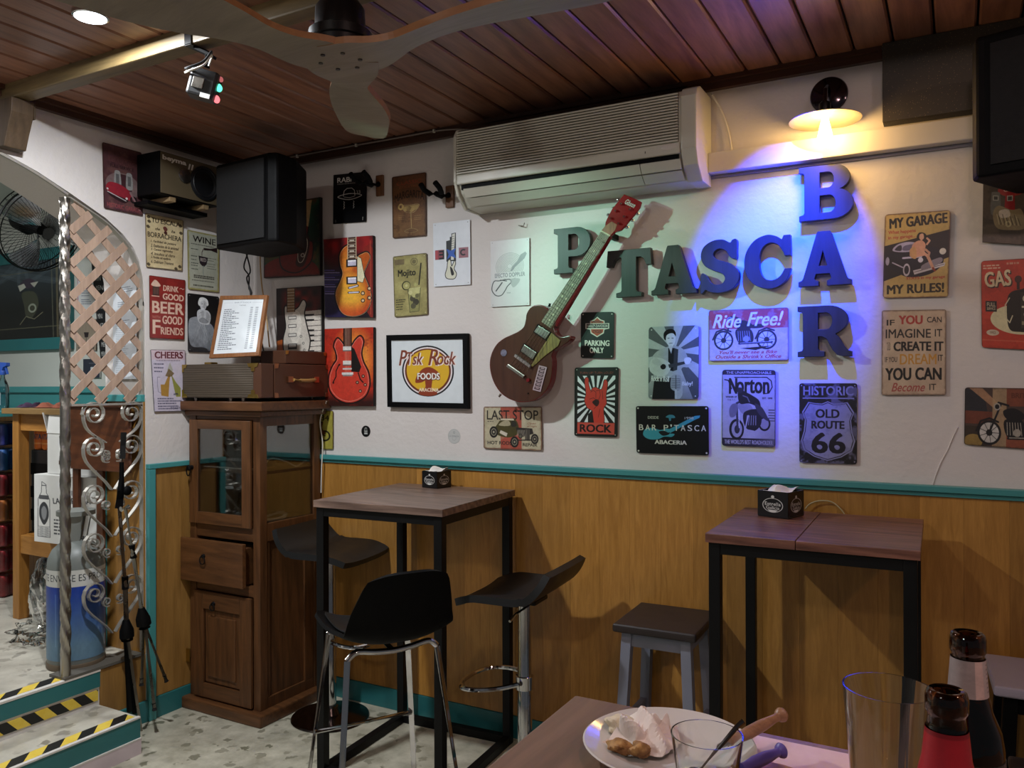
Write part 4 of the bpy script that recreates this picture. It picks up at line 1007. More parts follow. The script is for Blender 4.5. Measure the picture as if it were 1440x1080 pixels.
for k in (3, 5, 7, 9, 12, 15, 17, 19):
    s = ((1-2**(-k/12))+(1-2**(-(k-1)/12)))/2/(1-2**(-20.6/12))
    for w in ((.3, .7) if k == 12 else (.5,)):
        q = MB(); q.lathe([(0, 0), (.0042, 0), (.0042, .001), (0, .001)], fbp(s, w, GY-.0028), 10, axis=(0, -1, 0)); q.build('inlay', M['cream'], t)
q = MB(); q.bar(GB(833, 291, GY-.004), GB(890, 323, GY-.004), .005, .006); q.build('nut', M['cream'], t)
head = [(833, 290), (858, 262), (861, 236), (880, 195), (905, 150), (940, 105), (978, 60), (1022, 76), (1050, 88), (1086, 106), (1076, 142), (1050, 180), (1018, 216), (985, 258), (958, 286), (920, 300), (892, 324)]
q = MB(); q.prism([GB(x, y, GY+.001) for x, y in head], (0, .016, 0)); q.build('headstock', plain('bright_red_head', '8e1519', .2), t, bevel=.002)
q = MB(); q.prism([GB(x, y, GY-.0005) for x, y in [(835, 290), (858, 262), (900, 232), (935, 252), (920, 290), (889, 322)]], (0, .002, 0)); q.build('truss_cover', wood('orange_truss_cover', 'b0603c', '8c4428', 'z', 3, .3, knots=False, var=0), t)
for (x, y), (kx, ky) in zip([(965, 122), (930, 166), (897, 212), (1020, 156), (983, 202), (949, 246)], [(940, 92), (914, 146), (880, 190), (1062, 182), (1030, 224), (998, 268)]):
    p = GB(x, y, GY-.001); k2 = GB(kx, ky, GY+.008)
    q = MB(); q.lathe([(0, 0), (.0055, 0), (.005, .003), (.003, .012), (0, .012)], p, 10, axis=(0, -1, 0)); pg = q.build('tuning_post', M['chrome'], t)
    q = MB(); q.tube([GB(x, y, GY+.009), k2], .002, 6, caps=True); q.ball(k2, .0075, 10, 6, (1.1, .5, .8)); q.build('tuning_key', M['chrome'], t)
def gpart(name, pts, z0, th, m, bev=.001):
    q = MB(); q.prism([GA(x, y, GY-z0-th) for x, y in pts], (0, th, 0)); return q.build(name, m, t, bevel=bev)
gpart('pickup_ring', [(432, 158), (518, 213), (488, 270), (402, 212)], .003, .003, M['black_matt']); gpart('pickup', [(437, 168), (510, 214), (480, 258), (410, 210)], .004, .006, M['steel'], .002)
gpart('pickup_ring', [(345, 280), (434, 342), (404, 395), (318, 332)], .003, .003, M['black_matt']); gpart('pickup', [(347, 290), (426, 343), (400, 386), (324, 332)], .004, .006, M['steel'], .002)
gpart('pickguard', [(545, 238), (576, 264), (560, 300), (480, 360), (400, 432), (388, 428), (432, 352), (520, 215)], .003, .002, wood('zebra_wood_guard', '9c8440', '54401c', 'z', 4, .4, knots=False, var=0, grain=1.4))
gpart('bridge', [(290, 348), (392, 422), (382, 440), (280, 366)], .003, .010, M['chrome'], .002)
gpart('tailpiece', [(244, 412), (350, 486), (338, 504), (232, 430)], .003, .012, M['steel'], .003)
for x, y, r, m in ((375, 515, .0085, 'guitar_red'), (372, 600, .003, 'black_matt')):
    q = MB(); q.lathe([(0, 0), (r, 0), (r*.9, r), (0, r)], GA(x, y, GY-.003), 14, axis=(0, -1, 0)); q.build('knob', M[m], t)
q = MB(); q.lathe([(0, 0), (.006, 0), (.004, .012), (.006, .014), (0, .014)], GA(200, 603, GY+.022), 10, axis=(-.6, 0, -.8)); q.build('strap_button', M['chrome'], t)
q = MB(); q.lathe([(0, 0), (.006, 0), (.004, .012), (.006, .014), (0, .014)], GA(505, 52, GY+.022), 10, axis=(.3, 0, 1)); q.build('strap_button', M['black_matt'], t)
for k in range(6):
    w = .14+.144*k
    a = fbp(0, w, GY-.007); b = GA(252+k*17+14, 422+k*12.5-2, GY-.016); q = MB(); q.tube([a, GA(290+k*18, 350+k*13, GY-.015), b] if False else [a, b], .0009, 4); q.build('string', M['steel'], t)
a = Art(90, 240, 'a88a92'); a.rect(0, 0, 1, 1, 'b496a0'); a.text('BARRICA', .12, .04, .92*240/90, .28, '3c2630', angle=0) if False else None
for k in range(7): a.rect(.15, .05+k*.133, .85, .15+k*.133, '4a3038'); a.rect(.3, .075+k*.133, .7, .10+k*.133, 'c8a8b0')
def gsheet(nm, pts, art):
    P = [GA(x, y, GY-.0045) for x, y in pts]; inv = t.matrix_basis.inverted(); P = [inv @ p for p in P]
    me = bpy.data.meshes.new(nm); vv = P+[p+Vector((0, .001, 0)) for p in P]; me.from_pydata([tuple(p) for p in vv], [], [(0, 3, 2, 1), (4, 5, 6, 7), (0, 1, 5, 4), (1, 2, 6, 5), (2, 3, 7, 6), (3, 0, 4, 7)])
    me.materials.append(paint_mat(nm+'_print', art, .4)); uvl = me.uv_layers.new(name='UVMap'); U = [(0, 1), (1, 1), (1, 0), (0, 0)]*2
    for p in me.polygons:
        for li in p.loop_indices: uvl.data[li].uv = U[me.loops[li].vertex_index]
    o = bpy.data.objects.new('sticker', me); COL.objects.link(o); o.parent = t
gsheet('pink_sticker', [(441, 421), (491, 434), (450, 590), (400, 577)], a)
q = MB(); q.lathe([(0, 0), (.0145, 0), (.0145, .001), (0, .001)], GA(218, 343, GY-.0028), 24, axis=(0, -1, 0)); q.build('round_sticker', plain('mauve_round_sticker', '6a6478', .4, var=.5, scale=120), t)
# head logo: white script
def flat_text(par, body, pos, ex, ez, size, m, name='lettering', shear=0., bold=0., th=.0006):
    c = bpy.data.curves.new('lettering', 'FONT'); c.body = body; c.size = 1; c.shear = shear; c.offset = bold; c.resolution_u = 2
    o = bpy.data.objects.new('tmp', c); me = bpy.data.meshes.new_from_object(o); bpy.data.objects.remove(o)
    xs = [v.co.x for v in me.vertices]; ys = [v.co.y for v in me.vertices]; w = max(xs)-min(xs); h = max(ys)-min(ys)
    inv = par.matrix_basis.inverted() if par else Matrix.Identity(4)
    for v in me.vertices: v.co = inv @ (Vector(pos)+Vector(ex)*((v.co.x-min(xs))/w)*size[0]+Vector(ez)*((v.co.y-min(ys))/h)*size[1])
    me.name = name; me.materials.clear(); me.materials.append(m); o = bpy.data.objects.new(name, me); COL.objects.link(o); o.parent = par; return o
M['white_print'] = plain('white_print', 'd8d4cc', .5)
e = (GB(1045, 122)-GB(985, 92)).normalized()
up = Vector((0, -1, 0)).cross(e)*-1
flat_text(t, 'Gibson', GB(981, 118, GY-.0004), e, (-e.z, 0, e.x) if True else up, (.044, .020), M['white_print'], shear=.3, bold=.01)
# hanger
q = MB(); p = GB(880, 300, GY+.02); q.bar((p.x, -.001, p.z-.01), (p.x, GY+.0275, p.z-.01), .02, .02); q.build('hanger_peg', M['black_matt'], t)
q = MB(); q.bar((gc.x, -.001, gc.z), (gc.x, GY+.047, gc.z), .03, .03); q.build('spacer_peg', M['black_matt'], t)

# empty guitar hangers
def hanger(label, px, py, prong_px):
    p = W(px, py, 1, -.012); t = thing('guitar_hanger', label, 'hook', (p.x, 0, p.z), 0, 'empty guitar hangers')
    q = MB(); q.bb((p.x-.021, -.014, p.z-.050), (p.x+.021, -.0006, p.z+.048)); q.build('wood_block', wood('hanger_block_wood', '7c5233', '5f3c22', 'z', 2, .5, knots=False, var=0), t, bevel=.004)
    q = MB(); q.tube([(p.x-.004, -.013, p.z+.004), (p.x-.012, -.055, p.z-.006), (p.x-.02, -.085, p.z-.002)], [.014, .013, .012], 10); q.build('stem', M['black_matt'], t)
    for s in (-1, 1):
        q = MB(); q.tube([(p.x-.02, -.085, p.z-.002), (p.x-.02+s*.03, -.092, p.z+.0), (p.x-.02+s*.040, -.12, p.z+.012), (p.x-.02+s*.037, -.15, p.z+.030)], [.013, .013, .012, .012], 10); q.build('prong', M['black_matt'], t)
    return t
hanger('black forked guitar hanger on wood block beside the black hat sign', 533.5, 260.5, 0)
hanger('black forked guitar hanger on wood block just left of the air conditioner', 632, 276, 0)
q = MB(); p = W(737, 317, 1, 0); q.tube([(p.x-.02, -.001, p.z), (p.x-.02, -.012, p.z), (p.x+.006, -.016, p.z-.006), (p.x+.010, -.014, p.z+.008)], .002, 6); tag(q.build('wall_hook', M['steel'], loc=p), 'tiny bent hook in the wall above the white doppler poster', 'hook')

# ---------------------------------------------------------------- speakers
t = thing('loudspeaker', 'large black loudspeaker hanging in the corner above the cabinet', 'speaker', (.52, -.4, 2.1))
Q = [W(303, 228, 1, -.52), W(372, 232, 1, -.56), W(417, 235, 1, -.36)]
fl, fm, fr = W(303, 290, 1, -.50), W(383, 290, 1, -.53), W(417, 290, 1, -.40)
plan = [(fl.x, -.50), (fm.x-.02, -.535), (fm.x+.02, -.52), (fr.x, -.40), (fr.x-.09, -.24), (fl.x+.02, -.20)]
z0, z1 = 2.108, 2.485
q = MB(); q.prism([(x, y, z0) for x, y in plan], (0, 0, z1-z0)); q.build('speaker_body', M['black_matt'], t, bevel=.014, segs=3)
q = MB(); q.prism([(x, y, z0+.02) for x, y in [(fl.x+.02, -.5065), (fm.x-.04, -.5355), (fm.x-.041, -.5395), (fl.x+.019, -.5105)]], (0, 0, z1-z0-.04)); q.build('grille', plain('dark_speaker_grille', '060608', .8, bump=.6, scale=60), t)
q = MB(); q.bar((fl.x+.05, -.21, 2.33), (.012, -.075, 2.33), .04, .04); q.bb((.001, -.12, 2.26), (.012, -.03, 2.40)); q.build('wall_bracket', M['black_metal'], t)
t = thing('loudspeaker', 'dark olive loudspeaker with white maker name lying on its side on the left wall', 'speaker', (.02, -.55, 2.33))
q = MB(); y0, y1, z0, z1, xx = -.696, -.375, 2.335, 2.520, .172
q.bb((.022, y0, z0), (xx, y1, z1)); q.build('cabinet_body', M['black_matt'], t, bevel=.004)
q = MB(); q.bb((xx+.0005, y0+.004, z0+.004), (xx+.004, y1-.004, z1-.004)); q.build('baffle', plain('olive_baffle', '544936', .5), t)
def cone(y, z, r, nm):
    q = MB(); q.lathe([(r, 0), (r*1.0, .006), (r*.9, .008), (r*.84, .003), (r*.80, .006), (r*.3, -.02), (r*.28, -.012), (0, -.006)], (xx+.0045, y, z), 32, axis=(1, 0, 0)); q.build(nm, M['black_gloss'] if r < .04 else M['dark_plastic'], t)
cone(-.572, 2.435, .027, 'tweeter'); cone(-.462, 2.425, .078, 'woofer')
q = MB(); q.lathe([(.027, 0), (.031, .002), (.031, .006), (.027, .008)], (xx+.0045, -.572, 2.435), 28, axis=(1, 0, 0)); q.build('tweeter_ring', M['steel'], t)
flat_text(t, 'beyma', (xx+.0046, -.685, 2.478), (0, 1, 0), (0, 0, 1), (.125, .027), M['white_print'], bold=.04)
q = MB()
for dy in (0, .016): q.prism([(xx+.0046, -.552+dy, 2.470), (xx+.0046, -.544+dy, 2.470), (xx+.0046, -.537+dy, 2.496), (xx+.0046, -.545+dy, 2.496)], (.0006, 0, 0))
q.build('logo_strokes', M['white_print'], t)
t = thing('speaker_shelf', 'dark wall bracket with two pale arms under the olive loudspeaker', 'bracket', (0, -.55, 2.3))
for y in (-.62, -.44):
    q = MB(); q.bb((.001, y-.016, z0-.022), (xx-.01, y+.016, z0-.0005)); q.build('arm', wood('pale_bracket_wood', '9a8260', '7c6648', 'x', 2, .5, knots=False, var=0), t, bevel=.003)
q = MB(); q.bb((.0006, -.70, z0-.040), (.10, -.38, z0-.0225)); q.build('board', M['black_matt'], t)
# right speaker
t = thing('loudspeaker', 'big black loudspeaker cut by the right edge of the picture', 'speaker', (3.4, -.4, 2.1))
A0 = W(1366, 60, 1, -.40); A1 = W(1380, 248, 1, -.40)
q = MB(); xl = W(1367, 150, 1, -.40).x; zt = W(1368, 52, 1, -.40).z; zb = W(1380, 249, 1, -.40).z
q.prism([(xl+.01, -.40, zb), (xl+.03, -.40, zb), (xl+.44, -.52, zb), (xl+.50, -.12, zb), (xl+.12, -.10, zb), (xl+.0, -.34, zb)], (0, 0, zt-zb)); q.build('speaker_body', M['black_matt'], t, bevel=.014, segs=3)
q = MB(); q.prism([(xl+.045, -.4075, zb+.03), (xl+.42, -.518, zb+.03), (xl+.42, -.521, zb+.03), (xl+.044, -.411, zb+.03)], (0, 0, zt-zb-.06)); q.build('grille', plain('black_speaker_grille', '070608', .8, bump=.6, scale=60), t)
q = MB(); q.bb((xl+.2, -.12, zb+.06), (xl+.28, -.0006, zb+.11)); q.build('wall_bracket', M['black_metal'], t)
# cables under the corner speaker
c0 = [(345, 352), (352, 380), (347, 392), (354, 412), (353, 418)]; c1 = [(350, 352), (343, 375), (350, 388), (350, 405), (354, 418)]
for lab, cc in (('black cable hanging from the corner speaker, left of the twisted pair', c0), ('black cable of the twisted pair hanging from the corner speaker', c1)):
    cable(lab, [W(x, y, 1, -.26 if cc is c0 else -.235) for x, y in cc]+[Vector((.33, -.26 if cc is c0 else -.235, 1.605))], .0035, M['cable_black'])
cable('tan cable running from the corner speaker down behind the price list', [W(366, 348, 1, -.28), W(366, 370, 1, -.14), W(368, 400, 1, -.12), W(374, 440, 1, -.12), W(379, 488, 1, -.12)], .0035, plain('tan_cable', 'c0a070', .5))

# ---------------------------------------------------------------- ceiling fan
FC = Vector((1.775, -1.385, 2.352)); FR = .745
t = thing('ceiling_fan', 'three-bladed pale wooden ceiling fan with black motor', 'fan', FC)
q = MB(); q.lathe([(.0, .018), (.078, .018), (.082, .022), (.082, .044), (.079, .047), (.082, .050), (.082, .072), (.066, .080), (.064, .135), (.050, .155), (.028, .165), (.028, .288), (0, .288)], FC, 40); q.build('motor', plain('satin_black_motor', '08080a', .32), t)
def blade(ang):
    ca, sa = math.cos(ang), math.sin(ang)
    RR = [0, .08, .14, .20, .28, .38, .50, .62, .70, .735, .745]; WL = [.098, .092, .070, .056, .068, .092, .104, .094, .082, .066, .04]; WT_ = [.098, .090, .066, .050, .060, .078, .084, .076, .066, .054, .04]
    LZ = [0, 0, .002, .012, .026, .034, .036, .034, .032, .031, .031]; TW = [0, 1, 4, 9, 14, 15, 13, 11, 10, 10, 10]
    CV = {}
    def itp(T, r):
        if id(T) not in CV: CV[id(T)] = smooth_loop(list(zip(RR, T)), 8, False)
        c = CV[id(T)]; return float(np.interp(r, [p[0] for p in c], [p[1] for p in c]))
    def f(u, v):
        r = u*FR; w = itp(WL, r) if v < .5 else itp(WT_, r); s = (v-.5)*2*w; tw = math.radians(itp(TW, r))
        return FC+Vector((r*ca-s*math.cos(tw)*sa, r*sa+s*math.cos(tw)*ca, itp(LZ, r)+s*math.sin(tw)*1.0))
    q = MB(); q.grid(f, 48, 12, -.017); n = 48*12
    q.mi = [0]*len(q.f)
    for k in range(2*n, len(q.f)): q.mi[k] = 1; q.sm[k] = False
    q.build('blade', [M['fan_wood'], M['fan_edge']], t)
for a in (math.radians(124.5), math.radians(4.5), math.radians(244.5)): blade(a)

for k in range(6):
    a = k*PI/3+.3; q = MB(); q.lathe([(0, -.0030), (.006, -.0030), (.006, .002), (0, .002)], FC+Vector((.055*math.cos(a), .055*math.sin(a), 0)), 12); q.build('screw_hole', plain('dark_screw', '3a322c', .5) if k == 0 else bpy.data.materials['dark_screw'], t)

# ---------------------------------------------------------------- party light strapped to the beam
pc = Vector((1.085, -1.235, 2.46))
t = thing('party_light', 'small black party light with green and red lenses strapped under the beam', 'light', pc)
q = MB(); q.bb((1.045, -1.2795, 2.581), (1.075, -1.2755, 2.645)); q.bb((1.045, -1.2795, 2.579), (1.075, -1.208, 2.5835)); q.build('strap', M['black_gloss'], t)
q = MB(); q.bar((1.06, -1.245, 2.579), (1.115, -1.225, 2.550), .035, .008); q.tube([(1.10, -1.23, 2.555), (1.085, -1.23, 2.52)], .012, 10); q.build('yoke', M['black_matt'], t)
Rm = Matrix.Rotation(math.radians(35), 3, 'Z') @ Matrix.Rotation(math.radians(14), 3, 'Y')
q = MB(); q.box(pc, (.085, .065, .088), Rm); q.build('housing', M['dark_plastic'], t, bevel=.008)
q = MB(); q.box(pc+Rm @ Vector((-.01, -.034, -.005)), (.035, .006, .035), Rm); q.build('vent_window', M['steel'], t, bevel=.002)
q = MB(); q.box(pc+Rm @ Vector((.02, -.034, -.040)), (.03, .005, .014), Rm); q.build('label_plate', M['paper'], t)
for nm, off, col, st in (('green_lens', (.044, .0, .006), (.10, .85, .50), 2.2), ('red_lens', (.044, .005, -.030), (1.0, .18, .2), 1.8), ('red_lens', (.044, .0, .034), (.8, .2, .2), .6)):
    q = MB(); q.ball(pc+Rm @ Vector(off), .013 if st > 1 else .009, 12, 8, (.6, 1, 1)); q.build(nm, emit(nm, col, st), t)
for c_, k in (('cable_white', 0), ('cable_black', .012)):
    q = MB(); q.tube(smooth_loop([pc+Vector(v) for v in ((-.035, -.045, .035+k), (-.01, -.055, .03+k), (.03, -.03, .05+k), (.045, -.01, .085+k), (.02, .0, .06+k))], 6, False), .0035, 6); q.build('lead', M[c_], t)
# ================================================================ IRON SCREEN IN THE ARCH
t = thing('iron_screen', 'silver twisted pole with wooden lattice and scroll ironwork in the arch opening', 'screen', (-.02, -.82, .312))
PY = -1.0
q = MB(); nz_, nt = 150, 20; vs, fs = [], []
z0, z1 = .312, 2.275
for i in range(nz_+1):
    z = z0+(z1-z0)*i/nz_
    tw = 0 if (z < .40 or 1.30 < z < 1.42) else 1
    for k in range(nt):
        a = 2*PI*k/nt; r = .0185*(1+.17*math.cos(4*a+z*70)*tw) if tw else .0195
        vs.append((-.02+r*math.cos(a), PY+r*math.sin(a), z))
for i in range(nz_):
    for k in range(nt):
        l = (k+1) % nt; fs.append((i*nt+k, i*nt+l, (i+1)*nt+l, (i+1)*nt+k))
fs += [tuple(range(nt))[::-1], tuple(nz_*nt+k for k in range(nt))]
q.add(vs, fs, True); q.build('twisted_pole', M['iron'], t)
LZ0 = 1.422
q = MB(); q.bb((-.035, PY+.02, LZ0-.004), (-.005, -.643, LZ0+.004)); q.bb((-.03, -.649, .312), (-.004, -.642, 1.88)); q.build('flat_frame', M['iron_grey'], t)
P = [(y, z-.008) for y, z in ARCH if y > -1.02]+[(-1.0, 2.292)]; P = [(y+(.0 if i else -.004), z) for i, (y, z) in enumerate(P)]; P = [(-.646, 1.86), (-.653, 1.98), (-.672, 2.045), (-.706, 2.107), (-.755, 2.156), (-.833, 2.210), (-.985, 2.278)]
q = MB(); q.ribbon(smooth_loop(P, 4, False), -.032, -.004, .006); q.build('curved_frame', M['iron_grey'], t)
P2 = [(-1.0, 2.286), (-1.12, 2.340), (-1.27, 2.390), (-1.45, 2.430), (-1.8, 2.46)]
q = MB(); q.ribbon(smooth_loop(P2, 4, False), -.006, .004, .010); q.build('arch_edge_strip', M['iron_grey'], t)
LW = wood('pale_pink_lath', 'b59a86', '9c8270', 'z', 2, .5, knots=False, var=.06, grain=.5)
def zmax(y): return arch_z(y)-.018
def laths(sgn, xoff):
    k = -6
    while k < 14:
        zk = 1.422+.137*k+(.035)
        pts = [];
        for i in range(121):
            y = PY+.022+(.335)*i/120; z = zk+sgn*(y-(PY+.022)) if sgn > 0 else zk+.0-(y-(PY+.022))
            if LZ0+.012 < z < zmax(y): pts.append((y, z))
        if len(pts) > 8:
            q = MB(); a, b = pts[0], pts[-1]
            q.bar((xoff, a[0], a[1]), (xoff, b[0], b[1]), .0035, .034, up=(0, -sgn, 1)); q.build('lath', LW, t)
        k += 1
# '/' strips in the picture rise towards +y
laths(1, -.014); laths(-1, -.020)
def spiral(yc, zc, r0, r1, a0, turns, n=26):
    return [(yc+(r0+(r1-r0)*i/n)*math.cos(math.radians(a0+turns*360*i/n)), zc+(r0+(r1-r0)*i/n)*math.sin(math.radians(a0+turns*360*i/n))) for i in range(n+1)]
yl_, yr_ = W(132.5, 600, 0, -.02).y, W(184, 600, 0, -.02).y; YC = (yl_+yr_)/2
def mir(P): return [(2*YC-y, z) for y, z in P]
for n_, pz in enumerate((582, 630, 697, 765, 835)):
    zs = W(134, pz, 0, -.02).z; yl = yl_
    big = spiral(yl, zs, .050 if n_ else .055, .008, 180, -1.9)[::-1]
    tail = smooth_loop([(yl-.050, zs), (yl-.046, zs-.035), (yl-.022, zs-.075), (YC-.035, zs-.150 if n_ else zs-.125)], 5, False)[1:]
    if n_: end = spiral(YC-.028, zs-.178, .026, .006, 100, -1.4, 16); path = big+tail+[(YC-.008, zs-.185)]; P2_ = spiral(YC-.032, zs-.045, .022, .006, -60, -1.5, 16)
    else: path = big+tail; P2_ = spiral(YC-.032, zs-.175, .022, .006, -60, -1.5, 16)
    for F in (lambda p: p, mir):
        q = MB(); q.ribbon(F(path), -.030, -.010, .0045); q.build('scroll', M['iron_grey'], t)
        q = MB(); q.ribbon(F(P2_), -.028, -.012, .004); q.build('small_scroll', M['iron_grey'], t)

# ================================================================ TWO FOLDED TRIPOD STANDS
def stand(label, X, hub, top, clutch, legs, boom=None):
    h = W(*hub, 0, X); t = thing('tripod_stand', label, 'stand', (h.x, h.y, 0), 0, 'folded tripod stands')
    tp, cl = W(*top, 0, X), W(*clutch, 0, X)
    q = MB(); q.tube([h, cl], .0105, 10); q.tube([cl, tp], .0075, 10); q.build('tube', M['steel'], t)
    q = MB(); q.tube([cl+(h-cl).normalized()*.02, cl-(h-cl).normalized()*.035], .014, 12); q.build('clutch', M['black_matt'], t)
    d = (tp-h).normalized(); q = MB(); q.tube([h-d*.045, h-d*.03, h, h+d*.03, h+d*.045], [.024, .030, .029, .018, .013], 14); q.build('leg_hub', M['black_matt'], t)
    for (x, y), xo, blk in legs:
        e_ = W(x, y, 0, X+xo); q = MB(); q.tube([h-d*.03+Vector((xo*.2, 0, 0)), e_], .0072 if not blk else .012, 8); q.build('leg', M['steel'] if not blk else M['black_metal'], t)
        if not blk: q = MB(); q.tube([e_+(h-e_).normalized()*.02, e_-(h-e_).normalized()*.012], [.0085, .010], 10); q.build('rubber_foot', M['rubber'], t)
    return t, tp
t1, tp = stand('folded tripod stand with black boom grip, leaning left against the scroll ironwork', .055, (178, 886), (170, 742), (176, 822), [((200, 1038), .02, False), ((190, 1002), -.03, True), ((182, 1000), -.035, True)])
g0, g1 = W(172, 645, 0, .055), W(174, 608, 0, .055)
q = MB(); q.tube([tp, W(168, 715, 0, .055)], .008, 10); q.build('upper_tube', M['steel'], t1)
q = MB(); q.tube([W(171, 680, 0, .055), g0], .004, 8); q.build('boom_rod', M['steel'], t1)
q = MB(); q.tube([W(167, 715, 0, .055), W(170, 690, 0, .055), W(171, 672, 0, .055), W(171, 650, 0, .055)], [.016, .015, .010, .009], 12); q.build('boom_joint', M['black_matt'], t1)
q = MB(); q.tube([g0, g1], .012, 12); q.build('boom_grip', M['rubber'], t1)
q = MB(); q.ball(W(179, 690, 0, .065), .021, 14, 10, (.6, 1, 1)); q.build('knob', M['black_matt'], t1)
t2, tp = stand('folded tripod stand with steel legs leaning beside the cabinet wall', .14, (201, 869), (176, 714), (187, 778), [((233, 955), .02, False), ((217, 995), .03, False), ((199, 960), -.01, False)])
q = MB(); q.tube([W(170, 716, 0, .14), W(181, 713, 0, .14)], .011, 10); q.build('boom_clamp', M['chrome'], t2)

# ================================================================ UPPER ROOM
def wrap_label(t, c, r, z0, z1, a0, a1, art, nm, m=None, rough=.4, r1=None, n=28):
    inv = t.matrix_basis.inverted(); vs, fs, uv = [], [], []; r1 = r if r1 is None else r1
    for i in range(n+1):
        a = math.radians(a0+(a1-a0)*i/n)
        for j, (z, rr) in enumerate(((z0, r), (z1, r1))): vs.append(tuple(inv @ Vector((c[0]+rr*math.cos(a), c[1]+rr*math.sin(a), z)))); uv.append((i/n, j))
    fs = [(2*i, 2*i+2, 2*i+3, 2*i+1) for i in range(n)]
    me = bpy.data.meshes.new(nm); me.from_pydata(vs, [], fs); me.materials.append(m or paint_mat(nm+'_print', art, rough)); uvl = me.uv_layers.new(name='UVMap')
    for p in me.polygons:
        p.use_smooth = True
        for li in p.loop_indices: uvl.data[li].uv = uv[me.loops[li].vertex_index]
    o = bpy.data.objects.new(nm, me); COL.objects.link(o); o.parent = t; return o
gcx, gcy, gr = -.158, -.865, .112
t = thing('gas_cylinder', 'grey gas cylinder with blue label standing behind the twisted pole', 'cylinder', (gcx, gcy, .30))
q = MB(); q.lathe([(0, .300), (gr-.004, .300), (gr, .315), (gr, .735), (gr*.96, .765), (gr*.82, .80), (gr*.55, .828), (.035, .84), (0, .842)], (gcx, gcy, 0), 40); q.build('body', plain('grey_cylinder_paint', '6f7470', .45, var=.1), t)
q = MB(); q.lathe([(gr+.0015, .302), (gr+.003, .306), (gr+.003, .325), (gr+.0015, .328)], (gcx, gcy, 0), 40); q.build('foot_band', plain('brown_foot_band', '5f5140', .6), t)
q = MB(); q.lathe([(0, .84), (.018, .84), (.018, .875), (.026, .88), (.026, .90), (0, .905)], (gcx, gcy, 0), 18); q.build('valve', M['brass'], t)
q = MB(); vv = lambda a, r, z: (gcx+r*math.cos(a), gcy+r*math.sin(a), z)
for a0 in (-2.2, -1.0, .6, 2.0):
    q.add([vv(a0, .045, .835), vv(a0+.75, .045, .835), vv(a0+.85, .07, .955), vv(a0-.1, .07, .955), vv(a0, .040, .835), vv(a0+.75, .040, .835), vv(a0+.85, .065, .955), vv(a0-.1, .065, .955)], [(0, 1, 2, 3), (7, 6, 5, 4), (0, 4, 5, 1), (1, 5, 6, 2), (2, 6, 7, 3), (3, 7, 4, 0)])
q.lathe([(.066, .945), (.076, .945), (.076, .965), (.066, .965)], (gcx, gcy, 0), 30); q.build('valve_guard', plain('grey_guard', '7a7d78', .5), t)
a = Art(700, 260, '1c3f8a'); a.grad('1b3a92', '5f7f96', (a.yy-.05)/.75); a.grain(.06, (40, 10))
a.line([(.27, .1), (.27, .8)], .006, '8fb0d0', .6); a.circ(.80, .82, .03, 'c8d4d8', .8); a.circ(.80, .82, .02, '5a7a9a', .8); a.line([(.62, .30), (.72, .70)], .02, '28508c', .6); a.line([(.70, .30), (.66, .6)], .02, '28508c', .5)
wrap_label(t, (gcx, gcy), gr+.0012, .345, .655, 225, 445, a, 'blue_label')
a = Art(900, 100, 'c4c4be'); a.text('ESTE ENVASE ES PROPIEDAD', .02, .26, .96, .42, '34383c'); wrap_label(t, (gcx, gcy), gr+.0014, .655, .725, 228, 442, a, 'white_band')

# brown table end seen through the screen
t = thing('side_table', 'dark reddish wooden table end behind the scroll ironwork', 'table', (-.24, -.72, .30))
DW = wood('dark_reddish_wood', '6e3d20', '4c2814', 'x', 1.2, .4, knots=False, var=0); DWz = wood('dark_reddish_wood_leg', '6e3d20', '4c2814', 'z', 1.2, .4, knots=False, var=0)
xa = W(99, 600, 1, -.70).x
q = MB(); q.bb((xa, -.70, 1.115), (-.034, -.684, 1.405)); q.build('apron', DW, t, bevel=.002)
q = MB(); q.bb((xa-.03, -.71, 1.405), (-.033, -.668, 1.418)); q.build('table_top', DW, t, bevel=.002)
for xl_ in (W(138, 700, 1, -.69).x, xa+.01):
    q = MB(); q.bb((xl_-.022, -.70+(.017), .30), (xl_+.022, -.668, 1.114)); q.build('leg', DWz, t, bevel=.002)
q = MB(); q.bb((xa-.03, -.70, 1.15), (xa-.002, -.688, 1.404)); q.bb((xa-.09, -.70, 1.13), (xa-.002, -.688, 1.149)); q.build('end_bracket', DW, t)

# tall pine table with shelf
UX0, UX1, UY0, UY1, UH = -1.10, -.56, -.60, -.15, 1.388
PWd = wood('yellow_pine_table', 'b57f3c', '946229', 'z', 1.4, .42, knots=False, var=.05); PWx = wood('yellow_pine_table_rail', 'b57f3c', '946229', 'x', 1.4, .42, knots=False, var=.05)
t = thing('pine_table', 'tall yellow pine table with shelf in the upper room, left of the pole', 'table', (-.83, -.375, .30))
q = MB(); q.bb((UX0-.045, UY0-.03, UH-.028), (UX1+.03, UY1+.03, UH)); q.build('tabletop', wood('worn_pine_top', '9a7a4c', '7c6038', 'x', 1.2, .5, knots=False, var=0), t, bevel=.003)
for x in (UX0, UX1-.055):
    for y in (UY0, UY1-.055):
        q = MB(); q.bb((x, y, .30), (x+.055, y+.055, UH-.0285)); q.build('leg', PWd, t, bevel=.003)
q = MB(); q.bb((UX0+.056, UY0+.01, UH-.115), (UX1-.056, UY0+.035, UH-.029)); q.build('apron', PWx, t, bevel=.002)
q = MB(); q.bb((UX0+.056, UY0+.008, .64), (UX1-.056, UY0+.035, .735)); q.build('shelf_rail', PWx, t, bevel=.002)
q = MB(); q.bb((UX0+.01, UY0+.036, .72), (UX1-.01, UY1-.01, .738)); q.build('shelf', PWx, t)
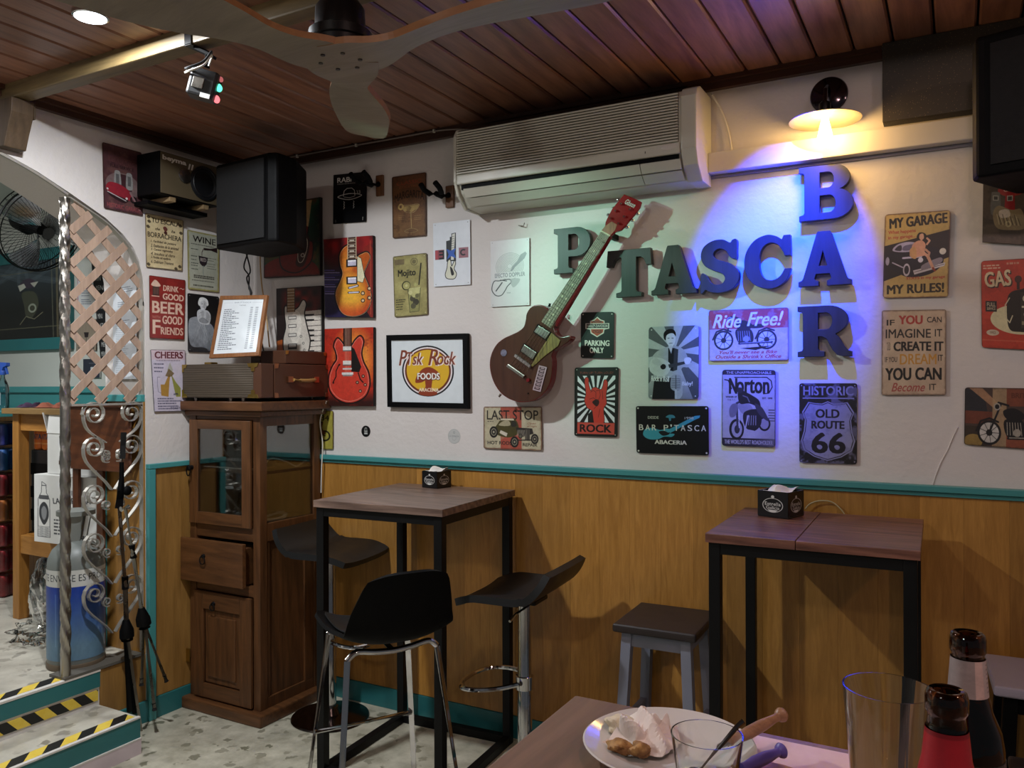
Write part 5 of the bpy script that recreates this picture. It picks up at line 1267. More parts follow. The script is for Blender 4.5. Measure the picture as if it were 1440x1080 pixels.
# cloth on the table
def rag(label, cx, cy, w, d, z, h, m, seed):
    r = random.Random(seed); ph = [r.random()*6 for _ in range(6)]
    def f(u, v):
        e = min(1, 6*min(u, 1-u))*min(1, 5*min(v, 1-v)); return (cx+(u-.5)*w+.01*math.sin(7*v+ph[0]), cy+(v-.5)*d+.012*math.sin(9*u+ph[1]), z+.003+h*e*(.45+.3*math.sin(16*u+5*v+ph[2])+.25*math.sin(9*v-13*u+ph[3])))
    q = MB(); q.grid(f, 40, 16, None); q.grid(lambda u, v: (f(u, v)[0], f(u, v)[1], z+.001), 40, 16, None); o = q.build('cleaning_cloth', m, loc=(cx, cy, z)); tag(o, label, 'cloth'); return o
rag('orange-brown crumpled cloth lying on the pine table', -.92, -.48, .26, .10, UH, .028, plain('orange_brown_cloth', '8a4c38', .9), 3)
rag('dark purple cloth crumpled on the left end of the pine table', -1.115, -.49, .07, .12, UH, .026, plain('purple_cloth', '3c2840', .9), 5)
# boxes and cans on its shelf
a = Art(360, 460, 'dcdcd8')
a.outline([(.13, .10), (.20, .14), (.205, .26), (.26, .36), (.265, .92), (.06, .92), (.065, .36), (.12, .26)], .008, '303236', smooth=False)
a.rect(.085, .30, .245, .36, '34363a', .8); a.rect(.13, .15, .20, .16, '34363a'); a.blob([(.165, .40), (.23, .47), (.24, .62), (.165, .74), (.09, .62), (.095, .47)], '3a3c40'); a.blob([(.165, .46), (.21, .52), (.20, .62), (.165, .67), (.13, .62), (.12, .52)], '8a8c8e')
for k in range(9):
    a.line([(.07, .76+k*.018), (.26, .76+k*.018+.02)], .004, '44464a'); a.line([(.26, .76+k*.018), (.07, .76+k*.018+.02)], .004, '44464a')
a.text('ANIS', .46, .20, .22, .07, '2c2e33'); a.text('LA HORMIGA', .31, .33, .60, .085, '2c2e33', angle=-.09, bold=.004)
a.circ(.53, .50, .10, '2c2e33', rin=.93); a.text('PSA', .47, .475, .12, .05, '1c1e22', bold=.006)
a.lines(.33, .88, [.64, .69, .74, .79, .84], .022, '3c3e44', .85, .2)
def carton(label, lo, hi, art=None, face=None, open_top=False, rz=0, m=None):
    c = ((lo[0]+hi[0])/2, (lo[1]+hi[1])/2, lo[2]); t = thing('cardboard_box', label, 'box', c, rz); w, d, h = hi[0]-lo[0], hi[1]-lo[1], hi[2]-lo[2]
    q = MB(); q.bb((-w/2, -d/2, 0), (w/2, d/2, h)); q.build('carton', m or plain('white_carton', 'dededa', .6, var=.03), t, world=False, bevel=.002)
    if open_top:
        for P in ([(-w/2, -d/2, h), (-w/2, d/2, h), (-w/2-.04, d/2, h+.10), (-w/2-.04, -d/2, h+.10)], [(-w/2, -d/2, h), (w/2, -d/2, h), (w/2+.01, -d/2+.02, h+.11), (-w/2-.01, -d/2+.02, h+.11)], [(-w/2, d/2, h), (w/2, d/2, h), (w/2, d/2+.03, h+.09), (-w/2, d/2+.03, h+.09)]):
            q = MB(); P = [Vector(p) for p in P]; n = (P[1]-P[0]).cross(P[2]-P[0]).normalized()*.003; q.prism(P, n); q.build('flap', bpy.data.materials['white_carton'], t, world=False)
    if art:
        me = bpy.data.meshes.new('printed_front'); e = -d/2-.0006
        me.from_pydata([(-w/2+.002, e, .002), (w/2-.002, e, .002), (w/2-.002, e, h-.002), (-w/2+.002, e, h-.002)], [], [(0, 1, 2, 3)]); me.materials.append(paint_mat('carton_front', art, .5)); u = me.uv_layers.new(name='UVMap')
        for li, c_ in enumerate([(0, 0), (1, 0), (1, 1), (0, 1)]): u.data[li].uv = c_
        o = bpy.data.objects.new('printed_front', me); COL.objects.link(o); o.parent = t
    return t
bx0 = W(50, 710, 1, -.66).x; bx1 = W(131, 710, 1, -.66).x
carton('white liquor carton with printed bottle and lettering standing on the pine table shelf', (bx0, -.66, .7385), (bx1, -.40, 1.07), a, rz=.05)
carton('plain white open-topped box standing on the printed liquor carton', (bx0+.055, -.63, 1.072), (bx1-.02, -.42, 1.27), None, open_top=True, rz=.03)
t = thing('crate', 'dark bottle crate at the left of the pine table shelf', 'crate', (-1.0, -.38, .738))
q = MB(); q.bb((-1.075, -.52, .7385), (bx0-.03, -.24, 1.17)); q.build('crate_body', M['dark_plastic'], t, bevel=.01)
for k in range(3):
    q = MB(); q.bb((-1.07, -.524, .80+k*.12), (bx0-.035, -.5205, .86+k*.12)); q.build('crate_slot', M['black_matt'], t)
def can(label, c, r, h, col, art=None, name='drink_can', group=None, cat='can'):
    t = thing(name, label, cat, c, 0, group)
    q = MB(); q.lathe([(0, 0), (r*.8, 0), (r, .008), (r, h-.012), (r*.86, h-.002), (r*.80, h), (r*.78, h-.004), (0, h-.004)], n=18); q.build('can_body', col, t, world=False)
    if art: wrap_label(t, c[:2], r+.0006, c[2]+.012, c[2]+h-.018, 190, 350, art, 'can_label', n=12)
    return t
a = Art(120, 130, 'd8702a'); a.grain(.05); a.text('FANTA', .12, .18, .76, .32, '26355c', bold=.02); a.rect(0, .72, 1, .80, 'e8a060')
OC = plain('orange_can_paint', 'd06a24', .3)
for k, (x, lab) in enumerate(((-1.035, 'orange soda can with dark lettering on the dark crate, left one'), (-.965, 'orange soda can on the dark crate, next to the white box'))):
    can(lab, (x, -.49, 1.1705), .031, .115, OC, a)
# stack of shrink-wrapped drink packs on the far left
pk = W(6, 835, 2, .3); cols = ['b02830', 'a82630', 'b42a34', 'd07a3c', 'a83038', '3c6ab0', '4448a0', '3a62b0']
PKC = {}
protos = {}
for lv in range(7):
    z = .3005+lv*.144; c = cols[lv]; 
    t = thing('drinks_pack', 'shrink-wrapped pack of %s drink cans in the far left stack, %s' % ({'b02830': 'dark red', 'a82630': 'dark red', 'b42a34': 'dark red', 'd07a3c': 'orange', 'a83038': 'crimson', '3c6ab0': 'blue', '4448a0': 'indigo'}[c], ['bottom of the stack', 'second from the floor', 'third from the floor', 'middle of the stack', 'just above the middle', 'second from the top', 'topmost of the stack'][lv]), 'pack', (pk.x-.03, pk.y, z), .35, 'drinks packs in the far left stack')
    m = PKC.get(c) or plain('can_paint_'+'abcdefgh'[lv], c, .3, var=.3, scale=30); PKC[c] = m
    for ix in range(3):
        for iy in range(3):
            if 'can' not in protos: 
                q = MB(); q.lathe([(0, 0), (.026, 0), (.032, .010), (.032, .108), (.027, .12), (0, .12)], n=14); o = q.build('can', m, t, world=False); protos['can'] = o.data
            else:
                o = bpy.data.objects.new('can', protos['can']); COL.objects.link(o); o.parent = t
            o.location = ((ix-1)*.066, (iy-1)*.066, 0); o.material_slots[0].link = 'OBJECT'; o.material_slots[0].material = m
    q = MB(); q.bb((-.102, -.102, .001), (.102, .102, .136)); q.build('film', M['plastic_film'], t, world=False, bevel=.012)
# teal counter over it with spray bottle
t = thing('counter', 'teal-topped counter over the stack of drinks packs at the far left', 'counter', (-1.9, -.2, .3))
q = MB(); q.bb((-2.6, -.52, 1.335), (-1.36, .06, 1.365)); q.build('counter_top', M['teal'], t, bevel=.003)
q = MB(); q.bb((-2.6, -.06, .30), (-1.50, -.045, 1.334)); q.build('counter_back', PWd, t)
q = MB(); q.bb((-1.44, -.06, .30), (-1.38, -.02, 1.334)); q.build('corner_post', M['teal'], t)
sb = W(3, 577, 2, 1.366)
sb.y = -.40; sb.x = W(4, 560, 1, -.40).x; sb.z = 1.366
t = thing('spray_bottle', 'clear spray bottle with blue trigger on the counter at the far left', 'bottle', sb)
q = MB(); q.lathe([(0, 0), (.038, 0), (.042, .006), (.042, .12), (.034, .15), (.016, .18), (.014, .20), (0, .20)], n=24, sy=.7); q.build('bottle_body', thin_glass('pale_blue_plastic', (.62, .82, .88), .2), t, world=False)
q = MB(); q.bb((-.034, -.033, .03), (.034, -.0305, .10)); q.build('label', plain('grey_label', '9aa4a8', .6, var=.3, scale=60), t, world=False)
q = MB(); q.lathe([(0, .20), (.017, .20), (.017, .225), (0, .225)], n=18); q.prism([(-.03, -.012, .25), (-.018, -.012, .272), (.05, -.012, .268), (.052, -.012, .25), (.02, -.012, .243), (.012, -.012, .225), (-.012, -.012, .225)], (0, .024, 0)); q.build('spray_head', plain('blue_plastic', '2c4fa0', .35), t, world=False, bevel=.002)
q = MB(); q.prism([(.024, -.005, .246), (.034, -.005, .246), (.052, -.005, .205), (.044, -.005, .203)], (0, .010, 0)); q.build('trigger', bpy.data.materials['blue_plastic'], t, world=False)
# crumpled clear bags
def bag(label, c, s, seed, m, nm='plastic_bag'):
    r = random.Random(seed); ph = [(r.uniform(2, 9), r.uniform(2, 9), r.uniform(0, 6)) for _ in range(7)]
    n1, n2 = 26, 16; vs, fs = [], []
    for i in range(n2+1):
        p = PI*i/n2
        for k in range(n1):
            a = 2*PI*k/n1; w = 1+.13*sum(math.sin(x*a//1*1+ y*p+z) for x, y, z in [(int(x), y, z) for x, y, z in ph])/2
            vs.append((c[0]+s[0]*w*math.sin(p)*math.cos(a), c[1]+s[1]*w*math.sin(p)*math.sin(a), max(c[2]+.001, c[2]+s[2]+s[2]*w*math.cos(p))))
    for i in range(n2):
        for k in range(n1): l = (k+1) % n1; fs.append((i*n1+k, (i+1)*n1+k, (i+1)*n1+l, i*n1+l))
    q = MB(); q.add(vs, fs, False); return tag(q.build(nm, m, loc=c), label, 'bag')
b1 = W(45, 905, 2, .30); bag('crumpled clear plastic bag on the upper floor in front of the pine table', (b1.x, b1.y, .3005), (.10, .08, .05), 3, M['plastic_film'])
b2 = W(62, 880, 2, .30); bag('crumpled clear bag with pale wrapping left of the gas cylinder', (b2.x-.02, b2.y+.02, .3005), (.07, .07, .16), 9, thin_glass('milky_film', (.8, .82, .84), .3))
q = MB(); b3 = W(66, 885, 2, .30); q.box((b3.x+.0, b3.y+.10, .385), (.11, .07, .165)); tag(q.build('packet', plain('pink_white_packet', 'c8b4b4', .5, var=.5, scale=25), loc=(b3.x, b3.y+.1, .30), bevel=.006), 'pink and white paper packet inside the plastic left of the cylinder', 'packet')
# wall fan of the upper room
fc = W(56, 322, 1, -.30); ax = (_R*.84-_F*.36-_U*.40).normalized()
t = thing('wall_fan', 'black caged wall fan with silver blades in the upper room', 'fan', fc)
e1, e2 = frame(ax); FRd = .245
q = MB()
for off, rr in ((0, FRd), (.03, FRd*.985), (-.05, FRd*.97)): q.tube([fc+ax*off+(e1*math.cos(a)+e2*math.sin(a))*rr for a in [k*PI/24 for k in range(48)]], .0055 if rr == FRd else .0035, 6, closed=True)
q.build('cage_rim', M['black_metal'], t)
q = MB()
for k in range(72):
    a = k*2*PI/72; d_ = e1*math.cos(a)+e2*math.sin(a)
    q.tube([fc+ax*.075+d_*.03, fc+ax*.07+d_*.12, fc+ax*.045+d_*.21, fc+ax*.03+d_*FRd*.985], .0014, 4, caps=False)
    if k % 2 == 0: q.tube([fc-ax*.085+d_*.05, fc-ax*.075+d_*.17, fc-ax*.05+d_*FRd*.97, fc+d_*FRd], .0014, 4, caps=False)
o = q.build('cage_wires', M['black_metal'], t); o['kind'] = 'stuff'
q = MB(); q.lathe([(0, .080), (.035, .080), (.035, .072), (0, .070)], fc, 20, axis=ax); q.build('front_badge', M['black_gloss'], t)
for k in range(3):
    a0 = k*2*PI/3+.5
    def f(u, v, a0=a0):
        r = .035+u*.20; a = a0+(v-.5)*(1.1 if u > .15 else .8)+u*.25; tw = (v-.5)*.07
        return fc+(e1*math.cos(a)+e2*math.sin(a))*r+ax*(.0+tw)
    q = MB(); q.grid(f, 10, 10, .002); q.build('blade', metal('fan_aluminium', 'c8ccd4', .25) if k == 0 else bpy.data.materials['fan_aluminium'], t)
q = MB(); q.lathe([(0, -.20), (.055, -.20), (.065, -.18), (.065, -.09), (.04, -.06), (.03, .02), (0, .02)], fc, 24, axis=ax); q.build('motor', M['black_matt'], t)
mb_ = fc-ax*.14; q = MB(); q.tube([mb_, mb_+Vector((0, .10, .12)), (mb_.x, .116, mb_.z+.14)], .02, 10); q.bb((mb_.x-.05, .108, mb_.z+.06), (mb_.x+.05, .1195, mb_.z+.24)); q.build('wall_bracket', M['black_matt'], t)

# ================================================================ NAPKIN HOLDERS
def beer_logo():
    a = Art(220, 200, '0d0d0f'); a.ell(.5, .55, .34, .30, 'cfcfca', rin=.92); a.ell(.5, .55, .30, .26, '0d0d0f'); a.circ(.5, .20, .055, 'c8c8c2'); a.rect(.26, .44, .74, .60, '0d0d0f')
    a.text('Estrella', .24, .42, .52, .14, 'd8d8d2', bold=.006); a.text('Galicia', .28, .58, .44, .13, 'd8d8d2', bold=.006); a.poly([(.32, .74), (.68, .74), (.58, .83), (.42, .83)], 'cfcfca'); return a
LG = paint_mat('napkin_holder_front', beer_logo(), .3)
def napkin_box(label, c, s, h, rz):
    t = thing('napkin_holder', label, 'napkin holder', c, rz, 'black napkin holders on the tall tables')
    q = MB(); P = [(-s/2, -s/2), (s/2, -s/2), (s/2, s/2), (-s/2, s/2)]
    q.bb((-s/2, -s/2, 0), (s/2, s/2, .006))
    for k in range(4):
        (x0, y0), (x1, y1) = P[k], P[(k+1) % 4]; mx, my = (x0+x1)/2, (y0+y1)/2; w = .003
        q.box((mx*(1-w/s), my*(1-w/s), h/2+.003), (s if y0 == y1 else w, s if x0 == x1 else w, h-.006))
    q.build('holder', M['black_gloss'], t, world=False)
    q = MB(); q.box((0, 0, h*.45), (s-.012, s-.012, h*.8)); q.build('napkin_stack', M['paper'], t, world=False, bevel=.003)
    q = MB(); q.grid(lambda u, v: ((u-.5)*s*.8+.01*math.sin(9*v), (v-.5)*s*.8, h*.86+.010+.012*math.sin(5*u+3)*math.cos(6*v)+.012*(1-abs(2*u-1))), 10, 10, .001); q.build('loose_napkin', M['paper'], t, world=False)
    for k in range(4):
        (x0, y0), (x1, y1) = P[k], P[(k+1) % 4]; n = Vector((y1-y0, x0-x1, 0)).normalized()*.0006
        me = bpy.data.meshes.new('printed_side'); me.from_pydata([tuple(Vector((x0, y0, .004))+n), tuple(Vector((x1, y1, .004))+n), tuple(Vector((x1, y1, h-.002))+n), tuple(Vector((x0, y0, h-.002))+n)], [], [(0, 1, 2, 3)]); me.materials.append(LG); u = me.uv_layers.new(name='UVMap')
        for li, c_ in enumerate([(0, 0), (1, 0), (1, 1), (0, 1)]): u.data[li].uv = c_
        o = bpy.data.objects.new('printed_side', me); COL.objects.link(o); o.parent = t
c = W(614, 685, 2, 1.0605); napkin_box('black beer-logo napkin holder on the left tall table', c, .088, .072, YAW+math.radians(45)+.12)
c = W(1098, 725, 2, 1.0605); napkin_box('black beer-logo napkin holder on the right tall table', c, .108, .086, YAW+math.radians(45)-.02)

# ================================================================ TABLE IN THE FOREGROUND
TZ = 1.04
t = thing('dining_table', 'brown wooden table in the foreground carrying the plate and bottles', 'table', (3.25, -2.33, 0))
q = MB(); q.bb((2.695, -2.72, TZ-.028), (3.85, -1.935, TZ)); q.build('tabletop', wood('brown_oak_tabletop', '8a6a56', '6e5343', 'y', 1.0, .40, var=0, knots=False, grain=.6, bump=.06), t, bevel=.003)
for x in (2.73, 3.80):
    for y in (-2.68, -1.975):
        q = MB(); q.bb((x-.02, y-.02, 0), (x+.02, y+.02, TZ-.0285)); q.build('leg', M['black_metal'], t)
for y in (-2.68, -1.975):
    q = MB(); q.bb((2.751, y-.015, TZ-.07), (3.779, y+.015, TZ-.0285)); q.build('rail', M['black_metal'], t)
q = MB(); x0 = W(1052, 1060, 2, TZ).x
t_ = NT('pink_placemat'); v = t_.coord((1, 1, 1)); n1 = t_.noise(v, 60, 4, .6); n2 = t_.noise(v, 14, 3); t_.l(t_.mix(n1, srgb('d9b6b0'), t_.mix(n2, srgb('ecd6ce'), srgb('e0bcb4'))), t_.b.inputs['Base Color']); t_.set(rough=.45); t_.bump(n1, .15, .001)
q.bb((x0-.10, -2.36, TZ+.0002), (x0+.48, -1.952, TZ+.0014)); tag(q.build('placemat', t_.m, loc=(x0+.2, -2.15, TZ), bevel=0), 'pink-white paper placemat under the pint glass and bottles', 'placemat')
pc_ = W(940, 1046, 2, TZ+.018); PR = .104
pc_.z = TZ
t = thing('plate', 'white oval-looking plate with food scraps at the bottom of the picture', 'plate', pc_)
q = MB(); q.lathe([(0, .0035), (.050, .0030), (.054, .0015), (.060, .0015), (.066, .006), (.090, .014), (PR, .020), (PR+.001, .0215), (PR-.001, .0225), (.090, .0175), (.068, .010), (.056, .0065), (0, .006)], n=64); q.build('plate_body', plain('white_porcelain', 'd0ccc8', .12, var=.02), t, world=False)
def plate_pt(px, py, z): return W(px, py, 2, TZ+z)
# crumpled napkin
def crumple(label, c, s, h, seed, m, name, cat, n=30):
    r = random.Random(seed); ph = [(r.uniform(4, 16), r.uniform(4, 16), r.uniform(0, 6)) for _ in range(6)]
    def f(u, v):
        a = sum(math.sin(x*u+y*v+z) for x, y, z in ph)/6; b = sum(math.cos(x*v-y*u+z) for x, y, z in ph)/6; e = min(1, 4*min(u, 1-u, v, 1-v))
        return (c[0]+(u-.5)*s[0]+.016*b, c[1]+(v-.5)*s[1]+.012*a, c[2]+max(0, h*(.28+.8*abs(a)+.30*max(0, b))*e))
    q = MB(); q.grid(f, n, n, .0008, smooth=False); return tag(q.build(name, m, loc=c), label, cat)
n0 = plate_pt(902, 1035, .012); crumple('crumpled white paper napkin in the middle of the plate', (n0.x+.005, n0.y, TZ+.0125), (.076, .086), .034, 12, plain('napkin_white', 'e9ddd6', .8, var=.03), 'paper_napkin', 'napkin')
def scrap(label, px, py, s, col, seed, name='bread_scrap', z=.012):
    c = plate_pt(px, py, z); r = random.Random(seed); ph = [(r.randint(1, 4), r.uniform(1, 6), r.uniform(0, 6)) for _ in range(6)]
    n1, n2 = 22, 14; vs, fs = [], []
    for i in range(n2+1):
        p = PI*i/n2
        for k in range(n1):
            a = 2*PI*k/n1; w = 1+.30*sum(math.sin(x*a+y*p+z_) for x, y, z_ in ph)/3*math.sin(p)
            vs.append((c.x+s[0]*w*math.sin(p)*math.cos(a), c.y+s[1]*w*math.sin(p)*math.sin(a), c.z+s[2]*.75+s[2]*w*math.cos(p)))
    for i in range(n2):
        for k in range(n1): l = (k+1) % n1; fs.append((i*n1+k, (i+1)*n1+k, (i+1)*n1+l, i*n1+l))
    q = MB(); q.add(vs, fs, True); tag(q.build(name, col, loc=c), label, 'food')
t_ = NT('toasted_bread'); v = t_.coord(); t_.l(t_.mix(t_.ramp(t_.noise(v, 70, 4), [(.4, 0.), (.6, 1.)]), srgb('b58a50'), srgb('7a5028')), t_.b.inputs['Base Color']); t_.set(rough=.7); t_.bump(t_.noise(v, 150, 4), .6, .003)
M['toast'] = t_.m; M['bread_pale'] = plain('pale_bread', 'd9cbb0', .7, var=.2, scale=80, bump=.5)
scrap('half-eaten pale bread piece on the left of the plate', 875, 1030, (.022, .020, .012), M['bread_pale'], 4)
scrap('toasted brown bread crust at the lower left of the plate', 872, 1056, (.017, .011, .008), M['toast'], 8); scrap('toasted brown bread piece below the napkin on the plate', 900, 1062, (.013, .011, .009), M['toast'], 14)
# short glass with a spoon
gc_ = plate_pt(994, 1034, .062); gc_.z = TZ+.0075
def tumbler(name, label, cat, c, prof_out, prof_in, m, parts=()):
    t = thing(name, label, cat, c)
    q = MB(); q.lathe(prof_out+prof_in[::-1], n=48); q.build('glass_body', m, t, world=False, weld=True)
    return t
t = tumbler('short_glass', 'short empty glass standing on the right side of the plate', 'glass', gc_, [(0, 0), (.030, 0), (.033, .003), (.0405, .056)], [(0, .006), (.0295, .007), (.0388, .056)], M['clear_glass'])
s0, s1 = Vector((gc_.x-.012, gc_.y-.012, gc_.z+.0085)), Vector((gc_.x+.03, gc_.y+.018, gc_.z+.064))
t = thing('teaspoon', 'dark teaspoon standing in the short glass on the plate', 'spoon', s0)
q = MB(); q.tube([s0, s0.lerp(s1, .5), s1, s1+Vector((.006, .004, .006))], [.0022, .002, .003, .0035], 8); q.ball(s0+Vector((.001, .001, .006)), .010, 12, 8, (.9, .7, .5)); q.build('spoon_body', M['steel_dark'], t)
# turned wooden handles
def handle(label, pa, pb, za, zb, m, r=1.):
    A_, B_ = W(pa[0], pa[1], 2, TZ+za), W(pb[0], pb[1], 2, TZ+zb); d_ = B_-A_; L_ = d_.length; t = thing('kitchen_knife', label, 'knife', A_)
    prof = [(0, .0045), (.05, .006), (.15, .0055), (.35, .0075), (.6, .0072), (.8, .0052), (.87, .0050), (.90, .0078), (.95, .0092), (.985, .0075), (1, .001)]
    q = MB(); q.tube([A_+d_*k for k, _ in prof], [w*r for _, w in prof], 16); q.build('turned_handle', m, t)
    e_ = -d_.normalized(); q = MB(); s_ = d_.cross(Vector((0, 0, 1))).normalized()*.006; P = [A_+s_, A_-s_, A_-s_+e_*.012, A_+e_*.02]; q.prism(P, (0, 0, .0012)); q.build('blade', M['steel'], t)
handle('steak knife with turned pale wooden handle resting on the plate rim', (1024, 1046), (1103, 1003), .030, .046, wood('turned_beech', 'a87c5c', '8a6248', 'x', 4, .4, knots=False, var=0))
handle('knife with purple-lit turned handle beside the plate, nearest the camera', (1040, 1082), (1102, 1054), .022, .030, plain('violet_lit_handle', '5a4a9c', .4))  # wooden handle, blue light painted into its colour as violet
bd = W(1086, 1102, 2, TZ+.002); q = MB(); q.lathe([(0, 0), (.040, 0), (.042, .003), (.040, .007), (0, .007)], (bd.x, bd.y, TZ+.0016), 32); tag(q.build('coaster', wood('yellow_wood_coaster', 'c89048', 'a87430', 'x', 3, .4, knots=False, var=0), loc=(bd.x, bd.y, TZ)), 'small yellow wooden coaster at the bottom edge right of the plate', 'coaster')
# pint glass
pg = W(1249, 966, 2, 1.198); pg.z = TZ+.0016
t = tumbler('pint_glass', 'tall nearly empty pint glass in front of the bottles', 'glass', pg, [(0, 0), (.029, 0), (.0305, .002), (.0425, .156)], [(0, .010), (.0285, .012), (.0412, .156)], M['clear_glass'])
q = MB(); q.lathe([(0, .0108), (.0284, .0128), (.0291, .022), (0, .022)], n=40); q.build('beer_rest', glass('beer_liquid', (.75, .42, .10), 0, 1.33), t, world=False)
def beer_bottle(label, px, py, zl, labelkind):
    c = W(px, py, 2, zl); c.z = TZ+.0016; H = zl-c.z; t = thing('beer_bottle', label, 'bottle', c, 0, None)
    k = H/.235
    prof = [(0, .004), (.020, 0), (.0285, .003), (.030, .010), (.030, .125), (.0275, .142), (.0205, .160), (.0165, .178), (.0142, .205), (.0135, .214)]
    lip = [(.0135, .214), (.0142, .2155), (.0155, .218), (.0155, .229), (.0142, .2335), (.0125, .235)]
    inn = [(.0098, .2345), (.0098, .212), (.0122, .178), (.0175, .158), (.0262, .135), (.0266, .012), (0, .010)]
    q = MB(); q.lathe([(r, z*k) for r, z in prof+lip[1:]+inn], n=40); q.build('bottle_glass', M['brown_glass'], t, world=False, weld=True)
    if labelkind == 'red':
        a = Art(420, 260, 'b3202c'); a.grain(.05); a.text('EN', .50, .50, .07, .10, 'e6dcd8', bold=.004); a.rect(0, .0, 1, .05, '8c1620'); a.text('CERVEZA', .30, .60, .4, .12, 'd8c8c4')
        z = [(.0148, .203), (.0172, .178), (.0212, .160), (.0282, .142)]; n = 36; vs, uv, fs = [], [], []
        for j, (r, zz) in enumerate(z):
            for i in range(n+1):
                an = 2*PI*i/n+1.0; vs.append(((r+.0006)*math.cos(an), (r+.0006)*math.sin(an), zz*k)); uv.append((i/n, 1-j/3))
        for j in range(3):
            for i in range(n): fs.append((j*(n+1)+i, j*(n+1)+i+1, (j+1)*(n+1)+i+1, (j+1)*(n+1)+i))
        me = bpy.data.meshes.new('neck_label'); me.from_pydata(vs, [], fs); me.materials.append(paint_mat('red_neck_label', a, .35)); u = me.uv_layers.new(name='UVMap')
        for p in me.polygons:
            p.use_smooth = True
            for li in p.loop_indices: u.data[li].uv = uv[me.loops[li].vertex_index]
        o = bpy.data.objects.new('neck_label', me); COL.objects.link(o); o.parent = t
        a = Art(420, 200, 'b3202c'); wrap_label(t, (c.x, c.y), .0306, c.z+.03, c.z+.12*k, 0, 360, a, 'body_label')
    else:
        a = Art(300, 160, 'b8a8a4'); a.rect(0, 0, .42, 1, '9c8e8c'); a.rect(.42, 0, .50, 1, 'cdb0a8'); a.rect(.50, 0, 1, 1, 'bcaaa6'); a.lines(.55, .80, [.1+.12*i for i in range(7)], .04, '6c6468', .7, .1); a.grain(.08)
        wrap_label(t, (c.x, c.y), .0172, c.z+.176*k, c.z+.211*k, 140, 500, a, 'neck_foil', r1=.0148)
        q = MB(); q.lathe([(.0306, .03*k), (.0306, .118*k)], n=40); q.build('body_label', plain('dark_bottle_label', '2a2620', .5), t, world=False)
    return t
beer_bottle('tall brown beer bottle with silvery neck foil, behind the red-labelled bottle', 1361, 889, 1.268, 'foil')
beer_bottle('brown beer bottle with red neck label, nearest the bottom right corner', 1331, 969, 1.262, 'red')
# ================================================================ SIGNS, PRINTS AND STICKERS ON THE WALLS
ED = M['dark_plastic']; RUST = plain('rusty_sign_edge', '5a3a28', .6, var=.2); WHT = plain('white_sign_edge', 'c4c4c2', .5); CANV = plain('canvas_edge', '1c1414', .8)
BK = lambda *a, **k: sheet(*a, axis=1, val=0, **k)
LF = lambda *a, **k: sheet(*a, axis=0, val=0, **k)

# --- canvas 1: green and red guitar, mostly behind the corner speaker
a = Art(400, 520, '14302a'); a.grad('10231c', '2c6b4c', a.fuzz(90)*1.2-.1); a.stain('5c4a1c', .5, 60, .7); a.ell(.45, 1.0, .55, .28, '8c1a14', .85); a.stain('a02a1a', .55, 40, .3)
body = [(.62, .40), (.74, .30), (.80, .36), (.78, .52), (.88, .58), (.84, .82), (.60, .95), (.34, .88), (.30, .68), (.46, .58)]
a.blob(body, '7c1c14'); a.outline(body, .02, '0c0a0a'); a.poly([(.66, .30), (.74, .02), (.86, .02), (.80, .36)], 'c8a878'); a.blob([(.60, .50), (.78, .46), (.82, .62), (.72, .86), (.58, .84), (.62, .66)], '3a1410'); a.outline([(.64, .52), (.76, .50), (.78, .62), (.70, .80), (.62, .78)], .012, 'd8cdb8')
for y in (.56, .64, .72): a.circ(.70, y, .035, 'c8bcae', rin=.6)
a.grain(.12, (30, 10, 4)); a.edge('0a0a0a', .03, .7)
BK('canvas_print', 'green and red guitar canvas half hidden behind the corner loudspeaker', 'painting', a, [(371, 290), (450, 277), (450, 386.7), (371, 391)], th=.018, edge=CANV, corner=0, rough=.5)
# --- canvas 2: white guitar with piano keys
a = Art(400, 560, '3a0f0e'); a.grad('1c0c0c', 'b0281c', np.clip(1.2-((a.xx-.55)**2+(a.yy-.2)**2)*5, 0, 1)*a.fuzz(50)); a.ell(.2, 1.0, .5, .25, 'c8641c', .8)
for k in range(9):
    y = .36+k*.075; a.poly([(.60, y), (1.02, y-.012), (1.02, y+.058), (.56, y+.066)], 'd8d0c4'); a.line([(.58, y+.068), (1.0, y+.060)], .006, '241c1c')
    if k % 7 not in (2, 6): a.rect(.56, y+.045, .84, y+.085, '100e10')
body = [(.20, .28), (.30, .30), (.38, .34), (.50, .30), (.60, .20), (.66, .26), (.62, .40), (.68, .60), (.74, .80), (.66, .98), (.40, 1.02), (.20, .96), (.16, .76), (.22, .58), (.20, .42)]
a.outline(body, .05, '0c0a0a'); a.blob(body, 'cfc8bc'); a.blob([(.36, .40), (.50, .36), (.56, .52), (.52, .74), (.40, .84), (.30, .66)], 'e4ded2'); a.rect(.24, -.0, .42, .36, '8c6a48'); a.rect(.235, 0, .25, .36, '201a18'); a.rect(.41, 0, .425, .36, '201a18')
for k in range(8): a.rect(.25, .03+k*.042, .41, .036+k*.042, 'd8ccb8')
for y in (.42, .54, .67): a.rect(.27, y, .45, y+.05, '2a2626'); a.rect(.28, y+.008, .44, y+.04, 'e4e0d6')
a.rect(.26, .82, .46, .90, '302c2c'); a.rect(.28, .83, .44, .87, 'd0ccc4')
for x, y in ((.55, .72), (.60, .82), (.62, .92)): a.circ(x, y, .025, '1c1a1a'); a.circ(x, y, .016, 'e0dcd0')
a.grain(.12, (30, 8, 3)); a.edge('0a0a0a', .03, .6)
BK('canvas_print', 'canvas of a white guitar with piano keys left of the sunburst guitar', 'painting', a, [(388.5, 405.8), (452, 401.5), (452.5, 499), (389, 502)], th=.018, edge=CANV, corner=0, rough=.5)
